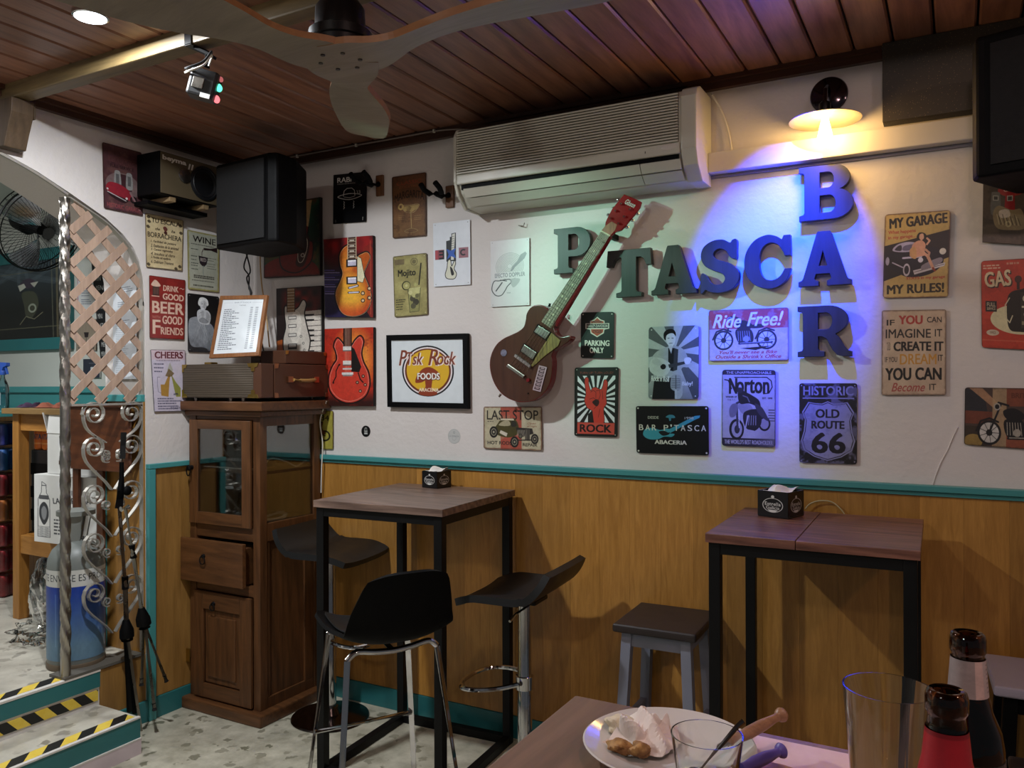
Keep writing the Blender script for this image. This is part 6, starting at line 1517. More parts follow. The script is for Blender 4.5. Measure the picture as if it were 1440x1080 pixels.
# --- canvas 3: sunburst guitar
a = Art(420, 660, '1c1218'); a.grad('120a14', 'a01c1c', np.clip(1.25-a.yy*2.6, 0, 1)*(a.fuzz(50)*.7+.4)); a.put(np.clip((a.yy-.33)*6, 0, 1)*(a.xx < .45), '241c50', .8)
for k in range(11): a.line([(0, .40+k*.03), (.22+.1*((k*7) % 3), .40+k*.03+.004)], .022, ['6a5cae', 'a89cd0', '3c2f86'][k % 3], .75)
a.blob([(.80, .18), (1.02, .20), (1.02, .95), (.9, .95), (.78, .7)], '8a2218', .9)
body = [(.34, .20), (.44, .115), (.58, .10), (.66, .24), (.76, .22), (.88, .20), (.94, .26), (.88, .36), (.82, .46), (.90, .60), (.96, .76), (.86, .92), (.62, .985), (.38, .95), (.26, .82), (.24, .68), (.34, .54), (.39, .44), (.34, .32)]
a.outline(body, .05, '0e0a0a'); a.blob(body, 'c05a1a')
m = edge_mask([(Vector(p)*1, Vector(q)*1) for p, q in []] if False else np.array([[np.array(p)*[a.W, a.H], np.array(q)*[a.W, a.H]] for p, q in zip(smooth_loop(body, 8), smooth_loop(body, 8)[1:]+smooth_loop(body, 8)[:1])]), a.H, a.W)
g = np.clip(1-(((a.xx-.55)/.34)**2+((a.yy-.72)/.30)**2), 0, 1); a.put(m*g**.6, 'efb63a', .95); g = np.clip(1-(((a.xx-.48)/.16)**2+((a.yy-.32)/.22)**2), 0, 1); a.put(m*g, 'e89c38', .7)
g = np.clip(1.6*(a.yy-.80)*5, 0, 1)*m; a.put(g, 'b8301c', .55)
a.outline([(p[0]+.008, p[1]+.004) for p in body], .006, 'e8c8a0', smooth=True)
a.rect(.50, 0, .67, .28, '4c342a'); a.rect(.495, 0, .507, .28, 'd8c8a8'); a.rect(.663, 0, .675, .28, 'd8c8a8')
for k in range(8): a.rect(.51, .02+k*.033, .66, .026+k*.033, 'b8a890')
for k in (0, 2, 4, 6): a.rect(.54, .034+k*.033, .63, .050+k*.033, 'd8d0c0')
for y in (.285, .50): a.rect(.47, y-.01, .69, y+.085, '15110f'); a.rect(.50, y, .67, y+.070, 'cfcade'); a.rect(.50, y, .67, y+.02, 'f0eef6')
a.poly([(.69, .24), (.77, .27), (.84, .50), (.80, .57), (.69, .55)], 'e4dcb8'); a.outline([(.69, .24), (.77, .27), (.84, .50), (.80, .57), (.69, .55)], .008, '1a1410', smooth=False)
a.line([(.52, .63), (.70, .605)], .045, '191414'); a.line([(.53, .63), (.69, .606)], .030, 'd4d0e0'); a.line([(.51, .69), (.72, .685)], .040, '191414'); a.line([(.52, .69), (.71, .685)], .026, 'd8d4e4')
for x, y in ((.80, .70), (.80, .79), (.93, .645), (.93, .76)): a.circ(x, y, .042, '241410'); a.circ(x, y, .026, 'd8c09a')
a.line([(.955, 0.06), (.955, .96)], .010, 'e87a50', .7); a.grain(.12, (26, 8, 3))
BK('canvas_print', 'canvas of an orange sunburst guitar on a red and violet ground', 'painting', a, [(455, 336.6), (524, 331), (524.6, 446.4), (457, 445.8)], th=.018, edge=CANV, corner=0, rough=.45)
# --- canvas 4: red semi-hollow guitar
a = Art(420, 660, 'c8581c'); g = np.clip(((a.xx-.6)/.5)**2+((a.yy-.42)/.5)**2, 0, 1); a.grad('f0a83c', 'b02a16', g); a.put(np.clip((a.yy-.78)*6, 0, 1)*1., '1a0c0a', .85); a.stain('7a1a10', .55, 60, .5)
body = [(.20, .22), (.27, .13), (.36, .18), (.42, .23), (.56, .23), (.64, .16), (.74, .11), (.80, .18), (.76, .32), (.80, .44), (.90, .58), (.92, .74), (.82, .88), (.56, .955), (.30, .92), (.12, .80), (.09, .64), (.16, .50), (.26, .40), (.24, .30)]
a.outline(body, .055, '120a08'); a.blob(body, 'c23a2a'); a.outline([(.5+(x-.5)*.95, .52+(y-.52)*.96) for x, y in body], .006, 'e8b0a0')
a.rect(.40, 0, .56, .30, '5a3226'); a.rect(.395, 0, .415, .24, '180e0c'); a.rect(.55, 0, .57, .24, '180e0c')
for x in (.435, .465, .495, .525): a.line([(x, 0), (x, .56)], .004, 'd0b8a0')
for y in (.235, .42): a.rect(.385, y, .555, y+.065, 'd8d4ce'); a.rect(.385, y+.05, .555, y+.065, '6a6260')
a.poly([(.56, .24), (.62, .27), (.70, .40), (.76, .50), (.72, .57), (.56, .56)], '15100f'); a.rect(.38, .515, .57, .535, 'c8c4c0'); a.rect(.36, .57, .60, .60, 'd8d4d0'); a.rect(.38, .60, .58, .62, '8a8482')
a.outline([(.30, .47), (.24, .55), (.24, .62), (.18, .69)], .022, '160c0a', closed=False, smooth=False); a.circ(.31, .47, .02, '160c0a'); a.circ(.18, .70, .02, '160c0a'); a.outline([(.70, .58), (.74, .66), (.80, .70)], .022, '160c0a', closed=False, smooth=False)
for x, y in ((.80, .62), (.68, .70), (.84, .73), (.74, .81)): a.circ(x, y, .032, '140c0a'); a.circ(x, y, .018, 'b89880')
a.grain(.13, (26, 8, 3))
BK('canvas_print', 'canvas of a red hollow-body guitar beside the suitcase', 'painting', a, [(456.6, 462.6), (524.8, 460), (524.8, 571.2), (457, 570.8)], th=.018, edge=CANV, corner=0, rough=.45)
# --- black hat sign
a = Art(320, 470, '0b0b0d'); a.text('RABi', .12, .07, .42, .10, 'e8e4dc', bold=.010); a.lines(.12, .84, [.195], .016, 'b0aca4', .8, .02)
a.outline([(.14, .46), (.5, .41), (.86, .46), (.5, .53)], .018, 'e0dcd6'); a.outline([(.31, .455), (.33, .35), (.42, .30), (.56, .30), (.64, .35), (.66, .455)], .018, 'e0dcd6', closed=False, smooth=False); a.line([(.33, .47), (.5, .495), (.65, .47)], .014, 'e0dcd6')
for x in (.33, .62):
    for k in range(6): a.line([(x+(.02 if k % 2 else -.01), .56+k*.025), (x+(-.01 if k % 2 else .02), .585+k*.025)], .014, 'd8d4cc')
a.text('33', .70, .36, .12, .07, 'd8d4cc'); a.line([(.08, .92), (.08, .97)], .012, 'c0bcb4'); a.line([(.90, .90), (.90, .96)], .012, 'c0bcb4'); a.circ(.5, .02, .012, 'b0b0b0')
BK('poster', 'black poster with white hat drawing under the left guitar hanger', 'poster', a, [(469, 246), (515.6, 241.4), (514.8, 311.7), (468.3, 315)], edge=ED, corner=.002, rough=.3)
# --- margarita
a = Art(320, 560, '6a4428'); a.grad('5e3a22', '7a5a38', a.yy); a.text('CLASSIC', .14, .09, .72, .06, '8a3a22', bold=.004); a.text('COCKTAIL', .22, .17, .56, .04, '8a4a2a'); a.text('MARGARITA', .08, .245, .86, .12, '24150e', bold=.006, fn=lambda P: np.stack([P[..., 0], P[..., 1]+.35*(P[..., 0]-.5)**2], -1))
a.poly([(.30, .50), (.80, .49), (.74, .56), (.58, .60), (.36, .57)], 'a89058', .9); a.outline([(.30, .49), (.56, .485), (.80, .49), (.70, .585), (.56, .61), (.38, .58)], .010, 'c0a878'); a.circ(.26, .50, .09, 'b89a5a', rin=.5); a.line([(.56, .60), (.57, .86)], .018, 'a8905e'); a.outline([(.36, .90), (.57, .86), (.76, .90), (.57, .93)], .010, 'a8905e')
a.lines(.18, .44, [.64, .67, .70], .010, '9a7a50', .8); a.lines(.66, .90, [.66, .69, .72], .010, '9a7a50', .8); a.grain(.15); a.edge('2c1810', .05, .8); a.stain('3c2414', .62, 50, .4)
BK('tin_sign', 'brown margarita cocktail sign between the two guitar hangers', 'sign', a, [(551, 249), (599, 242), (599.3, 331.7), (552.2, 335.3)], edge=RUST)
# --- EXC white
a = Art(340, 600, 'dde2e8'); a.rect(.05, .43, .30, .58, '8e4450'); a.rect(.06, .44, .12, .57, 'b04a52'); a.rect(.16, .44, .30, .47, '1c1a1e'); a.rect(.16, .49, .28, .52, '1c1a1e'); a.rect(.16, .55, .30, .58, '1c1a1e'); a.rect(.26, .44, .30, .58, '1c1a1e')
a.rect(.70, .42, .95, .58, '96606a'); a.circ(.82, .495, .09, '24222a', rin=.55); a.rect(.86, .46, .93, .53, '96606a')
a.poly([(.46, .24), (.50, .24), (.50, .19), (.62, .18), (.62, .62), (.36, .62), (.36, .30), (.46, .29)], '20262a'); a.poly([(.52, .20), (.60, .19), (.56, .60), (.48, .60)], 'd4d4ca')
for k in range(9): a.line([(.50, .24+k*.035), (.57, .235+k*.035)], .008, '3a3a38')
a.poly([(.36, .42), (.48, .455), (.62, .42), (.57, .50), (.62, .58), (.49, .54), (.37, .59), (.42, .51)], '2c5ab4'); b_ = [(.40, .62), (.46, .60), (.50, .70), (.58, .62), (.60, .66), (.56, .74), (.62, .82), (.56, .89), (.38, .88), (.33, .82), (.38, .72)]
a.outline(b_, .035, '0e0e10'); a.blob(b_, 'd8d8c4'); a.blob([(.46, .70), (.52, .74), (.56, .82), (.50, .84), (.47, .78)], '1c1c1c'); a.holes('8a8a8a', .012)
BK('tin_sign', 'white sign with E X C letters and upright guitar under the fork hanger', 'sign', a, [(608.9, 314.1), (660.8, 308.6), (661.7, 400.1), (610, 403.4)], edge=WHT, corner=.003)
# --- mojito
a = Art(340, 600, 'a39a62'); a.grad('8c8452', 'b0a870', a.fuzz(70)); a.rect(.05, .06, .34, .15, '6a5a44', .7); a.circ(.63, .12, .11, '6c6444', .7, rin=.75); a.circ(.63, .12, .06, '6c6444', .8)
a.text('Mojito', .14, .235, .52, .14, '1a1a12', bold=.012); a.line([(.83, .16), (.76, .50)], .035, '15150f'); a.circ(.38, .50, .13, '23251a'); a.circ(.39, .50, .108, 'a8a468'); a.circ(.39, .50, .04, 'c4c08a')
a.poly([(.42, .56), (.82, .54), (.76, .93), (.46, .94)], '8e8c58'); a.poly([(.46, .55), (.80, .54), (.78, .64), (.48, .66)], 'c0be84')
for x, y, r, c_ in ((.56, .72, .08, '4c4a38'), (.66, .78, .09, '3e3c30'), (.58, .84, .08, '56543e'), (.62, .66, .08, 'b8b67c'), (.50, .62, .06, 'd0ce96'), (.70, .68, .06, '6c6a48'), (.66, .50, .05, 'b0ae70')): a.circ(x, y, r, c_)
a.line([(.43, .57), (.47, .94), (.74, .93), (.80, .56)], .012, '2c2c20'); a.lines(.06, .38, [.715, .75, .79, .83, .87], .016, '2c2a1e', .85, .4); a.grain(.14); a.edge('3c3424', .04, .7); a.holes('d8d0b0', .012, .07)
BK('tin_sign', 'olive mojito cocktail sign with lime and glass', 'sign', a, [(552.4, 360.9), (600, 355.5), (601.6, 442.4), (554.8, 446.2)], edge=RUST)
# --- doppler
a = Art(360, 640, 'd2d2d2')
for k in range(9): a.ell(.50, .40, .36-k*.036, (.36-k*.036)*a.W/a.H*1.0, '8e9290', .8, rin=1-.012/(.36-k*.036))
a.rect(.10, .49, .92, .58, 'd2d2d2'); a.text('EFECTO DOPPLER', .11, .50, .78, .06, '70747a', bold=.002); a.poly([(.52, .47), (.58, .40), (.70, .33), (.78, .24), (.90, .20), (.94, .23), (.88, .30), (.80, .34), (.64, .42), (.56, .48)], '7c8084', .85)
b_ = [(.04, .68), (.10, .61), (.22, .61), (.36, .60), (.50, .60), (.54, .64), (.44, .70), (.38, .76), (.28, .83), (.14, .83), (.04, .76)]; a.outline(b_, .022, '303236'); a.line([(.14, .76), (.30, .64)], .03, '3a3c40'); a.line([(.26, .60), (.42, .62)], .02, '26282c'); a.blob([(.52, .60), (.76, .60), (.70, .68), (.58, .72)], 'a4a8a8', .8); a.text('TOUR', .42, .79, .10, .018, '606468'); a.holes('8a8a8a', .010, .05)
BK('tin_sign', 'white sheet with grey record and guitar drawing left of the letter P', 'sign', a, [(689.6, 339.6), (744.2, 334.2), (744.4, 428.9), (690.4, 431.8)], edge=WHT, corner=.002)
# --- framed round logo
a = Art(560, 500, 'd6dde0'); cx, cy = .51, .50
a.circ(cx, cy, .355, '15161c'); a.circ(cx, cy, .335, 'e6dcdc'); a.circ(cx, cy, .315, '6a3420'); a.circ(cx, cy-.005, .292, 'd8ac2e'); a.poly([(.36, .70), (.66, .70), (.60, .86), (.5, .88), (.42, .86)], '8a3c24') if False else None
a.ell(cx, .845, .13, .045, '8a3c24'); a.blob([(.34, .68), (.36, .58), (.44, .47), (.54, .44), (.64, .50), (.68, .58), (.66, .62), (.50, .64), (.42, .68)], '8a3c24'); a.poly([(.47, .60), (.58, .60), (.56, .76), (.58, .84), (.44, .84), (.48, .74)], '8a3c24')
for c_, b in (('e8dcd8', .022), ('7a3a28', .006)):
    a.text('P', .11, .17, .115, .24, c_, shear=.28, bold=b); a.text('T', .23, .20, .07, .20, c_, shear=.28, bold=b); a.text('sk', .30, .21, .14, .19, c_, shear=.28, bold=b); a.text('R', .52, .16, .13, .25, c_, shear=.28, bold=b); a.text('ock', .64, .20, .25, .20, c_, shear=.28, bold=b)
a.text('FOODS', .365, .535, .30, .10, '3a1c14', bold=.014); a.text('FOODS', .368, .530, .30, .10, 'eeeae4', bold=.008); a.text('ARACENA', .385, .765, .27, .055, 'e8dcc8', bold=.004)
Q = [W(x, y, 1, -.026) for x, y in [(542.9, 471.3), (656.7, 468.7), (658, 575), (544.6, 572.3)]]
t = thing('framed_logo', 'black framed round yellow food logo left of the electric guitar', 'frame', (Q[0]+Q[2])/2)
frame_parts(t, Q, .024, .022, M['black_matt'], a, 'round_logo_print')
# --- hot rod
a = Art(480, 370, 'b8b094'); a.rect(.30, 0, .66, 1, 'a85040'); a.stain('9c9478', .55, 50, .4); a.text('LAST STOP', .06, .085, .88, .22, '1e1b18', bold=.003); a.lines(.07, .22, [.345], .014, '3a342c', .8); a.text('Open', .76, .36, .14, .06, '7a4a34', shear=.3); a.text('all Night', .75, .43, .17, .05, '7a4a34', shear=.3)
def wheel(x, y, r, sx=.7):
    a.ell(x, y, r*sx, r*a.W/a.H, '1a1816'); a.ell(x, y, r*sx*.66, r*a.W/a.H*.66, '8c8674'); a.ell(x, y, r*sx*.5, r*a.W/a.H*.5, '2c2a26'); a.ell(x, y, r*sx*.2, r*a.W/a.H*.2, 'b0a890')
a.blob([(.20, .52), (.24, .42), (.32, .30), (.52, .28), (.60, .40), (.60, .62), (.44, .72), (.24, .66)], '46401f'); a.blob([(.27, .44), (.34, .34), (.44, .33), (.46, .44)], 'a49c80'); a.blob([(.49, .34), (.56, .35), (.57, .45), (.49, .46)], '2a2820'); a.rect(.30, .28, .53, .32, 'c8c0a8'); a.poly([(.56, .48), (.84, .50), (.86, .62), (.62, .72)], '2a2622')
for k in range(8): a.line([(.60+k*.022, .54), (.58+k*.022, .68)], .008, 'a49c8c')
a.rect(.72, .50, .80, .78, '26221e')
for k in range(5): a.line([(.73+k*.015, .52), (.73+k*.015, .76)], .005, '8c8476')
a.line([(.50, .78), (.92, .76)], .02, '2a2622'); a.poly([(.30, .55), (.42, .62), (.40, .70), (.28, .62)], 'c8c0b0'); wheel(.18, .60, .105); wheel(.54, .82, .10); wheel(.88, .74, .09); wheel(.64, .68, .045)
a.text('HOT RODS', .07, .81, .42, .08, '1e1b18', bold=.002); a.text('REPAIR', .68, .84, .24, .07, '2a241e', bold=.002); a.grain(.10); a.edge('5c3426', .03, .9)
BK('tin_sign', 'hot rod car sign with red stripe directly below the electric guitar', 'sign', a, [(680, 571.8), (761.8, 571.8), (762.2, 633.8), (680, 630.7)], edge=RUST)
# --- parking only
a = Art(340, 470, '101512'); a.poly([(.14, .36), (.14, .24), (.28, .24), (.28, .19), (.40, .16), (.5, .10), (.60, .16), (.72, .19), (.72, .24), (.86, .24), (.86, .36), (.72, .38), (.70, .46), (.58, .51), (.5, .545), (.42, .51), (.30, .46), (.28, .38)], 'd6cfc4'); a.poly([(.17, .345), (.17, .255), (.83, .255), (.83, .345)], '141614'); a.poly([(.31, .24), (.31, .205), (.42, .18), (.5, .125), (.58, .18), (.69, .205), (.69, .24)], 'a8442a'); a.poly([(.31, .37), (.69, .37), (.67, .44), (.57, .485), (.5, .52), (.43, .485), (.33, .44)], 'a8442a')
a.text('HARLEY-DAVIDSON', .19, .272, .62, .055, 'e4dfd4', bold=.004); a.text('MOTOR', .36, .188, .28, .045, '1c1814', bold=.002); a.text('CYCLES', .37, .39, .26, .06, '1c1814', bold=.002); a.text('PARKING', .12, .61, .74, .12, 'e2ded4', bold=.014); a.text('ONLY', .27, .765, .42, .12, 'e2ded4', bold=.014); a.holes('c8c4ba', .020, .065)
BK('tin_sign', 'black parking only sign with orange shield under the guitar neck', 'sign', a, [(817, 439.3), (863.6, 438.4), (862.9, 504.2), (816.7, 503.3)], edge=ED)
# --- rock hand
a = Art(400, 630, '16130f'); a.rect(.07, .12, .93, .80, '15120f'); a.rays(.50, .46, 22, 'dcdce0', 1, .1, (.07, .12, .93, .795)); a.text('TURN UP! TURN LOUD!', .12, .062, .76, .032, '9c4434')
H = [(.24, .20), (.27, .145), (.32, .16), (.33, .24), (.38, .34), (.42, .30), (.50, .29), (.56, .31), (.62, .32), (.66, .26), (.68, .19), (.73, .185), (.76, .24), (.73, .40), (.74, .52), (.68, .60), (.68, .80), (.42, .80), (.42, .64), (.30, .58), (.24, .48), (.27, .38)]
a.outline(H, .02, '120d0b'); a.blob(H, 'c4382a'); a.poly([(.32, .68), (.42, .62), (.46, .80), (.32, .80)], '120d0b')
a.outline([(.38, .36), (.44, .33), (.50, .36), (.50, .44)], .010, '4a120e', closed=False); a.outline([(.50, .34), (.58, .33), (.60, .40), (.56, .48)], .010, '4a120e', closed=False); a.blob([(.42, .50), (.52, .46), (.58, .50), (.54, .56), (.48, .55)], '2a0c0a'); a.outline([(.36, .46), (.44, .44), (.52, .47), (.54, .54), (.46, .60)], .010, '4a120e', closed=False); a.line([(.64, .34), (.66, .46)], .01, '4a120e'); a.line([(.60, .60), (.56, .72)], .010, '6a1a14')
a.rect(.07, .80, .93, .965, 'c0483a'); a.text('ROCK', .13, .825, .72, .11, '100c0a', bold=.016); a.holes('b8b4aa', .012, .05)
BK('tin_sign', 'ROCK sign with red horned hand on black and white rays', 'sign', a, [(808.2, 517), (870, 516.2), (868.2, 614.9), (807.6, 612.9)], edge=ED)
# --- singer with guitar, black and white
a = Art(420, 620, '5a5e62'); a.rays(.52, .35, 9, 'b4b8bc', 1, .2); a.put(np.clip((a.yy-.6)*1.6, 0, 1), '24262a', .6)
a.blob([(.10, .60), (.06, .46), (.14, .36), (.30, .30), (.50, .27), (.68, .31), (.78, .42), (.80, .56), (.66, .60), (.66, .98), (.16, 1.0)], 'a8acb0'); a.poly([(.40, .30), (.52, .30), (.50, .62), (.40, .60)], '1e2022'); a.poly([(.52, .30), (.60, .32), (.58, .60), (.50, .62)], '3a3c40'); a.poly([(.12, .72), (.60, .70), (.56, 1.0), (.08, 1.0)], '1a1b1e')
a.blob([(.36, .20), (.36, .12), (.44, .08), (.53, .11), (.54, .20), (.49, .28), (.42, .28)], 'd4d6d8'); a.blob([(.31, .16), (.31, .09), (.38, .045), (.48, .04), (.54, .08), (.55, .14), (.50, .10), (.42, .10), (.36, .13), (.345, .19)], '101114'); a.line([(.39, .165), (.42, .163)], .012, '26282c'); a.line([(.47, .163), (.50, .165)], .012, '26282c'); a.line([(.42, .235), (.48, .232)], .010, '4a4c50'); a.poly([(.40, .27), (.49, .27), (.46, .38)], 'c8cacc')
a.blob([(.02, .52), (.08, .44), (.22, .43), (.36, .47), (.44, .52), (.44, .60), (.34, .68), (.18, .68), (.04, .62)], 'c4c8ca'); a.circ(.30, .555, .055, '1c1e20'); a.poly([(.40, .525), (.86, .47), (.86, .50), (.42, .575)], '3a3c40'); a.blob([(.72, .45), (.80, .43), (.86, .46), (.82, .52), (.74, .52)], 'd8dadc'); a.blob([(.10, .42), (.22, .46), (.28, .52), (.20, .54), (.08, .50)], 'b8bcc0')
a.text('Rock n Roll', .06, .675, .36, .075, 'dcdee0', bold=.006, angle=.06); a.text('Baby!', .68, .76, .20, .07, 'd0d4d6', bold=.006); a.blob([(.46, .70), (.52, .665), (.60, .67), (.66, .70), (.66, .84), (.60, .89), (.50, .88), (.45, .83)], '9a9ea2')
for k in range(6): a.line([(.47, .72+k*.024), (.64, .725+k*.024)], .008, '3c3e42')
a.line([(.555, .68), (.555, .88)], .02, '5a5c60'); a.line([(.555, .88), (.56, 1.0)], .045, 'b8bcc0'); a.grain(.06); a.holes('e0e0e0', .012, .06)
BK('tin_sign', 'black and white sign of a dark-haired singer with guitar and microphone', 'sign', a, [(912.2, 460), (982.7, 457.3), (982.2, 561.3), (911.6, 560.9)], edge=ED, corner=.012, rough=.22)
# --- motorbikes
def bike(a, ox, oy, s, flip=1, dk='262830', lt='8a8c94'):
    X = lambda x: ox+flip*x*s; Y = lambda y: oy+y*s*a.W/a.H
    for wx in (-.42, .40):
        a.circ(X(wx), Y(0), .19*s, dk); a.circ(X(wx), Y(0), .155*s, 'c4c0ba'); a.circ(X(wx), Y(0), .05*s, dk)
        for k in range(9): an = k*PI/4.5; a.line([(X(wx), Y(0)), (X(wx+.155*math.cos(an)), Y(.155*math.sin(an)))], .006, dk)
        a.outline([(X(wx-.21), Y(-.02)), (X(wx-.14), Y(-.17)), (X(wx), Y(-.22)), (X(wx+.14), Y(-.17))], .03*s, dk, closed=False, smooth=False)
    a.line([(X(-.42), Y(0)), (X(-.24), Y(-.44))], .03*s, dk); a.line([(X(-.28), Y(-.46)), (X(-.12), Y(-.42))], .03*s, dk); a.circ(X(-.30), Y(-.40), .055*s, lt); a.circ(X(-.30), Y(-.40), .035*s, dk)
    a.blob([(X(-.20), Y(-.34)), (X(-.02), Y(-.38)), (X(.14), Y(-.28)), (X(.06), Y(-.20)), (X(-.14), Y(-.22))], dk); a.blob([(X(.12), Y(-.28)), (X(.30), Y(-.30)), (X(.34), Y(-.24)), (X(.14), Y(-.22))], dk)
    a.blob([(X(-.18), Y(-.20)), (X(.10), Y(-.20)), (X(.14), Y(.04)), (X(-.12), Y(.06))], dk)
    for k in range(6): a.line([(X(-.14+k*.042), Y(-.17)), (X(-.13+k*.045), Y(.02))], .012*s, lt)
    a.circ(X(.02), Y(-.02), .06*s, lt); a.line([(X(-.12), Y(.07)), (X(.50), Y(.05))], .035*s, dk); a.line([(X(-.1), Y(.06)), (X(.48), Y(.04))], .015*s, lt)
a = Art(640, 420, 'c4b4a8'); a.rect(0, 0, 1, .38, 'b04040'); a.stain('a89c90', .55, 60, .4); bike(a, .47, .60, .66)
a.text('Ride', .05, .09, .36, .26, 'e6e2dc', shear=.35, bold=.010); a.text('Free!', .49, .06, .44, .27, 'e6e2dc', shear=.35, bold=.010); a.poly([(.40, .76), (.80, .72), (.60, .80)], '201c20')
a.text("You'll never see a Bike", .14, .80, .72, .065, 'a83a34', shear=.3, bold=.003); a.text("Outside a Shrink's Office", .09, .885, .82, .070, 'a83a34', shear=.3, bold=.003); a.grain(.10); a.edge('6a5048', .02, .7)
BK('tin_sign', 'wide Ride Free motorcycle sign with red top below the letter C', 'sign', a, [(996.7, 436.7), (1108.9, 432.2), (1108.9, 506.2), (996.7, 507.8)], edge=RUST)
# --- bar sign, black and teal
a = Art(620, 420, '0a0b0d'); b_ = [(.10, .56), (.14, .48), (.24, .46), (.34, .50), (.42, .47), (.50, .49), (.46, .56), (.54, .58), (.50, .64), (.40, .64), (.30, .70), (.18, .70), (.11, .64)]; a.blob(b_, '3f95a8'); a.poly([(.44, .50), (.78, .23), (.82, .20), (.89, .19), (.88, .24), (.82, .28), (.48, .56)], '3f95a8'); a.blob([(.32, .54), (.40, .52), (.47, .58), (.38, .62)], '10181c')
a.text('DESDE', .17, .21, .15, .055, 'b8b4ac', bold=.003); a.text('1998', .68, .22, .12, .05, 'b8b4ac', bold=.002); a.blob([(.42, .23), (.47, .18), (.53, .19), (.55, .24), (.49, .25)], '3f8294'); a.poly([(.46, .24), (.50, .24), (.49, .31), (.47, .31)], '3f8294')
x = .04
for ch in "BAR P'TASCA":
    wd = {' ': .045, "'": .02, 'M': .08}.get(ch, .062)
    if ch != ' ': a.text(ch, x, .39 if ch != "'" else .38, wd, .12 if ch != "'" else .05, 'd8d2c6', bold=.004)
    x += wd+.030
a.text('ABACERiA', .26, .71, .44, .085, 'd4d0c8', bold=.008); a.holes('d0ccc4', .013, .03)
BK('tin_sign', 'black bar name sign with teal guitar at the bottom of the wall', 'sign', a, [(894.2, 571.1), (996.2, 571.1), (996.9, 640.4), (895.1, 636.7)], edge=ED, rough=.3)
# --- racing bike
a = Art(430, 620, 'a8a0a8'); a.rect(0, 0, 1, .065, '2c2430'); a.text('THE UNAPPROACHABLE', .08, .018, .84, .032, 'b8b0b8', bold=.003); a.rect(0, .895, 1, 1, '2c2430'); a.text("THE WORLD'S BEST ROADHOLDER", .05, .915, .90, .055, 'b0a8b0', bold=.005)
a.text('N', .13, .11, .14, .20, '17131c', bold=.02); a.text('orton', .27, .13, .60, .17, '17131c', bold=.018); a.line([(.24, .10), (.84, .095), (.92, .14), (.94, .22), (.88, .30), (.78, .31)], .018, '17131c'); a.line([(.05, .13), (.12, .14), (.18, .25)], .02, '17131c')
a.text('WINNER OF', .07, .345, .21, .022, '2c2630', bold=.003); a.text('THE T.T.', .10, .385, .16, .02, '4a444c'); a.text('EST. 1898', .76, .355, .18, .022, '2c2630', bold=.003); a.put(np.clip((a.yy-.5)*3, 0, 1)*np.clip((a.xx-.6)*3, 0, 1), '7c747e', .6)
a.ell(.28, .78, .14, .135, '17131a'); a.ell(.285, .78, .10, .105, '9a929c'); a.ell(.29, .78, .05, .055, '2a262e'); a.ell(.80, .70, .11, .095, '17131a'); a.ell(.80, .70, .08, .07, '8c848e'); a.line([(.30, .78), (.28, .44), (.34, .42)], .04, '3a343e'); a.line([(.33, .76), (.32, .45)], .015, 'c4bcc4')
a.blob([(.14, .52), (.20, .45), (.30, .46), (.26, .60), (.16, .62)], '6c6470'); a.blob([(.30, .46), (.48, .44), (.58, .50), (.52, .58), (.38, .57)], '8a828c'); a.blob([(.42, .56), (.70, .52), (.74, .70), (.60, .80), (.44, .74)], '201b24')
for k in range(5): a.line([(.48+k*.04, .60), (.46+k*.045, .72)], .014, '8e8690')
a.blob([(.30, .30), (.36, .24), (.42, .28), (.56, .33), (.70, .40), (.72, .50), (.60, .46), (.50, .44), (.34, .44)], '1c1720'); a.circ(.34, .27, .055, '29242e'); a.blob([(.62, .44), (.74, .48), (.82, .56), (.88, .66), (.80, .64), (.68, .56)], '3a343e'); a.line([(.50, .60), (.44, .78), (.60, .80)], .025, 'a8a0aa'); a.outline([(.40, .34), (.48, .36), (.52, .42)], .02, '6a646c', closed=False, smooth=False)
for k in range(5): a.line([(.88, .52+k*.035), (.98, .52+k*.035)], .02, '3a343e', .8)
a.grain(.06); a.edge('241e28', .02, .8)
BK('tin_sign', 'grey racing motorcycle sign with large gothic name under the wide bike sign', 'sign', a, [(1015.6, 520), (1090.7, 520.4), (1090.2, 629.1), (1015.1, 626.7)], edge=ED, corner=.010)
# --- my garage
a = Art(480, 640, 'c4a868'); a.poly([(0, .38), (1, .22), (1, .54), (0, .80)], '2a2024'); a.text('MY GARAGE', .07, .055, .87, .115, '1e1812', bold=.014, angle=-.045); a.text('What happens', .06, .20, .42, .05, 'b0503c', bold=.004, angle=-.03); a.text('in my garage...', .06, .265, .42, .045, 'b0503c', bold=.004, angle=-.03)
a.blob([(.04, .56), (.10, .46), (.24, .46), (.50, .44), (.78, .42), (.90, .50), (.90, .62), (.74, .72), (.50, .76), (.32, .74), (.10, .64)], '241e2a'); a.blob([(.14, .44), (.20, .37), (.36, .34), (.50, .36), (.56, .43), (.36, .46)], 'b4aed0'); a.blob([(.17, .43), (.22, .385), (.27, .38), (.27, .44)], '3a3444'); a.blob([(.30, .44), (.32, .385), (.46, .375), (.50, .43)], '6a6484'); a.line([(.30, .53), (.58, .52)], .03, 'c4bedc'); a.line([(.14, .58), (.30, .64)], .02, 'c0bad8')
a.ell(.36, .67, .055, .075, 'c8c4d8'); a.ell(.36, .67, .035, .05, '2a2430'); a.ell(.06, .56, .03, .05, 'b0acc4'); a.circ(.57, .56, .04, 'dcd8ec'); a.circ(.90, .47, .05, 'dcd8d4'); a.poly([(.46, .68), (.94, .60), (.93, .64), (.48, .73)], 'd4d0dc'); a.line([(.48, .70), (.92, .62)], .008, '4a444c'); a.blob([(.60, .62), (.86, .54), (.88, .60), (.62, .68)], '8c8494')
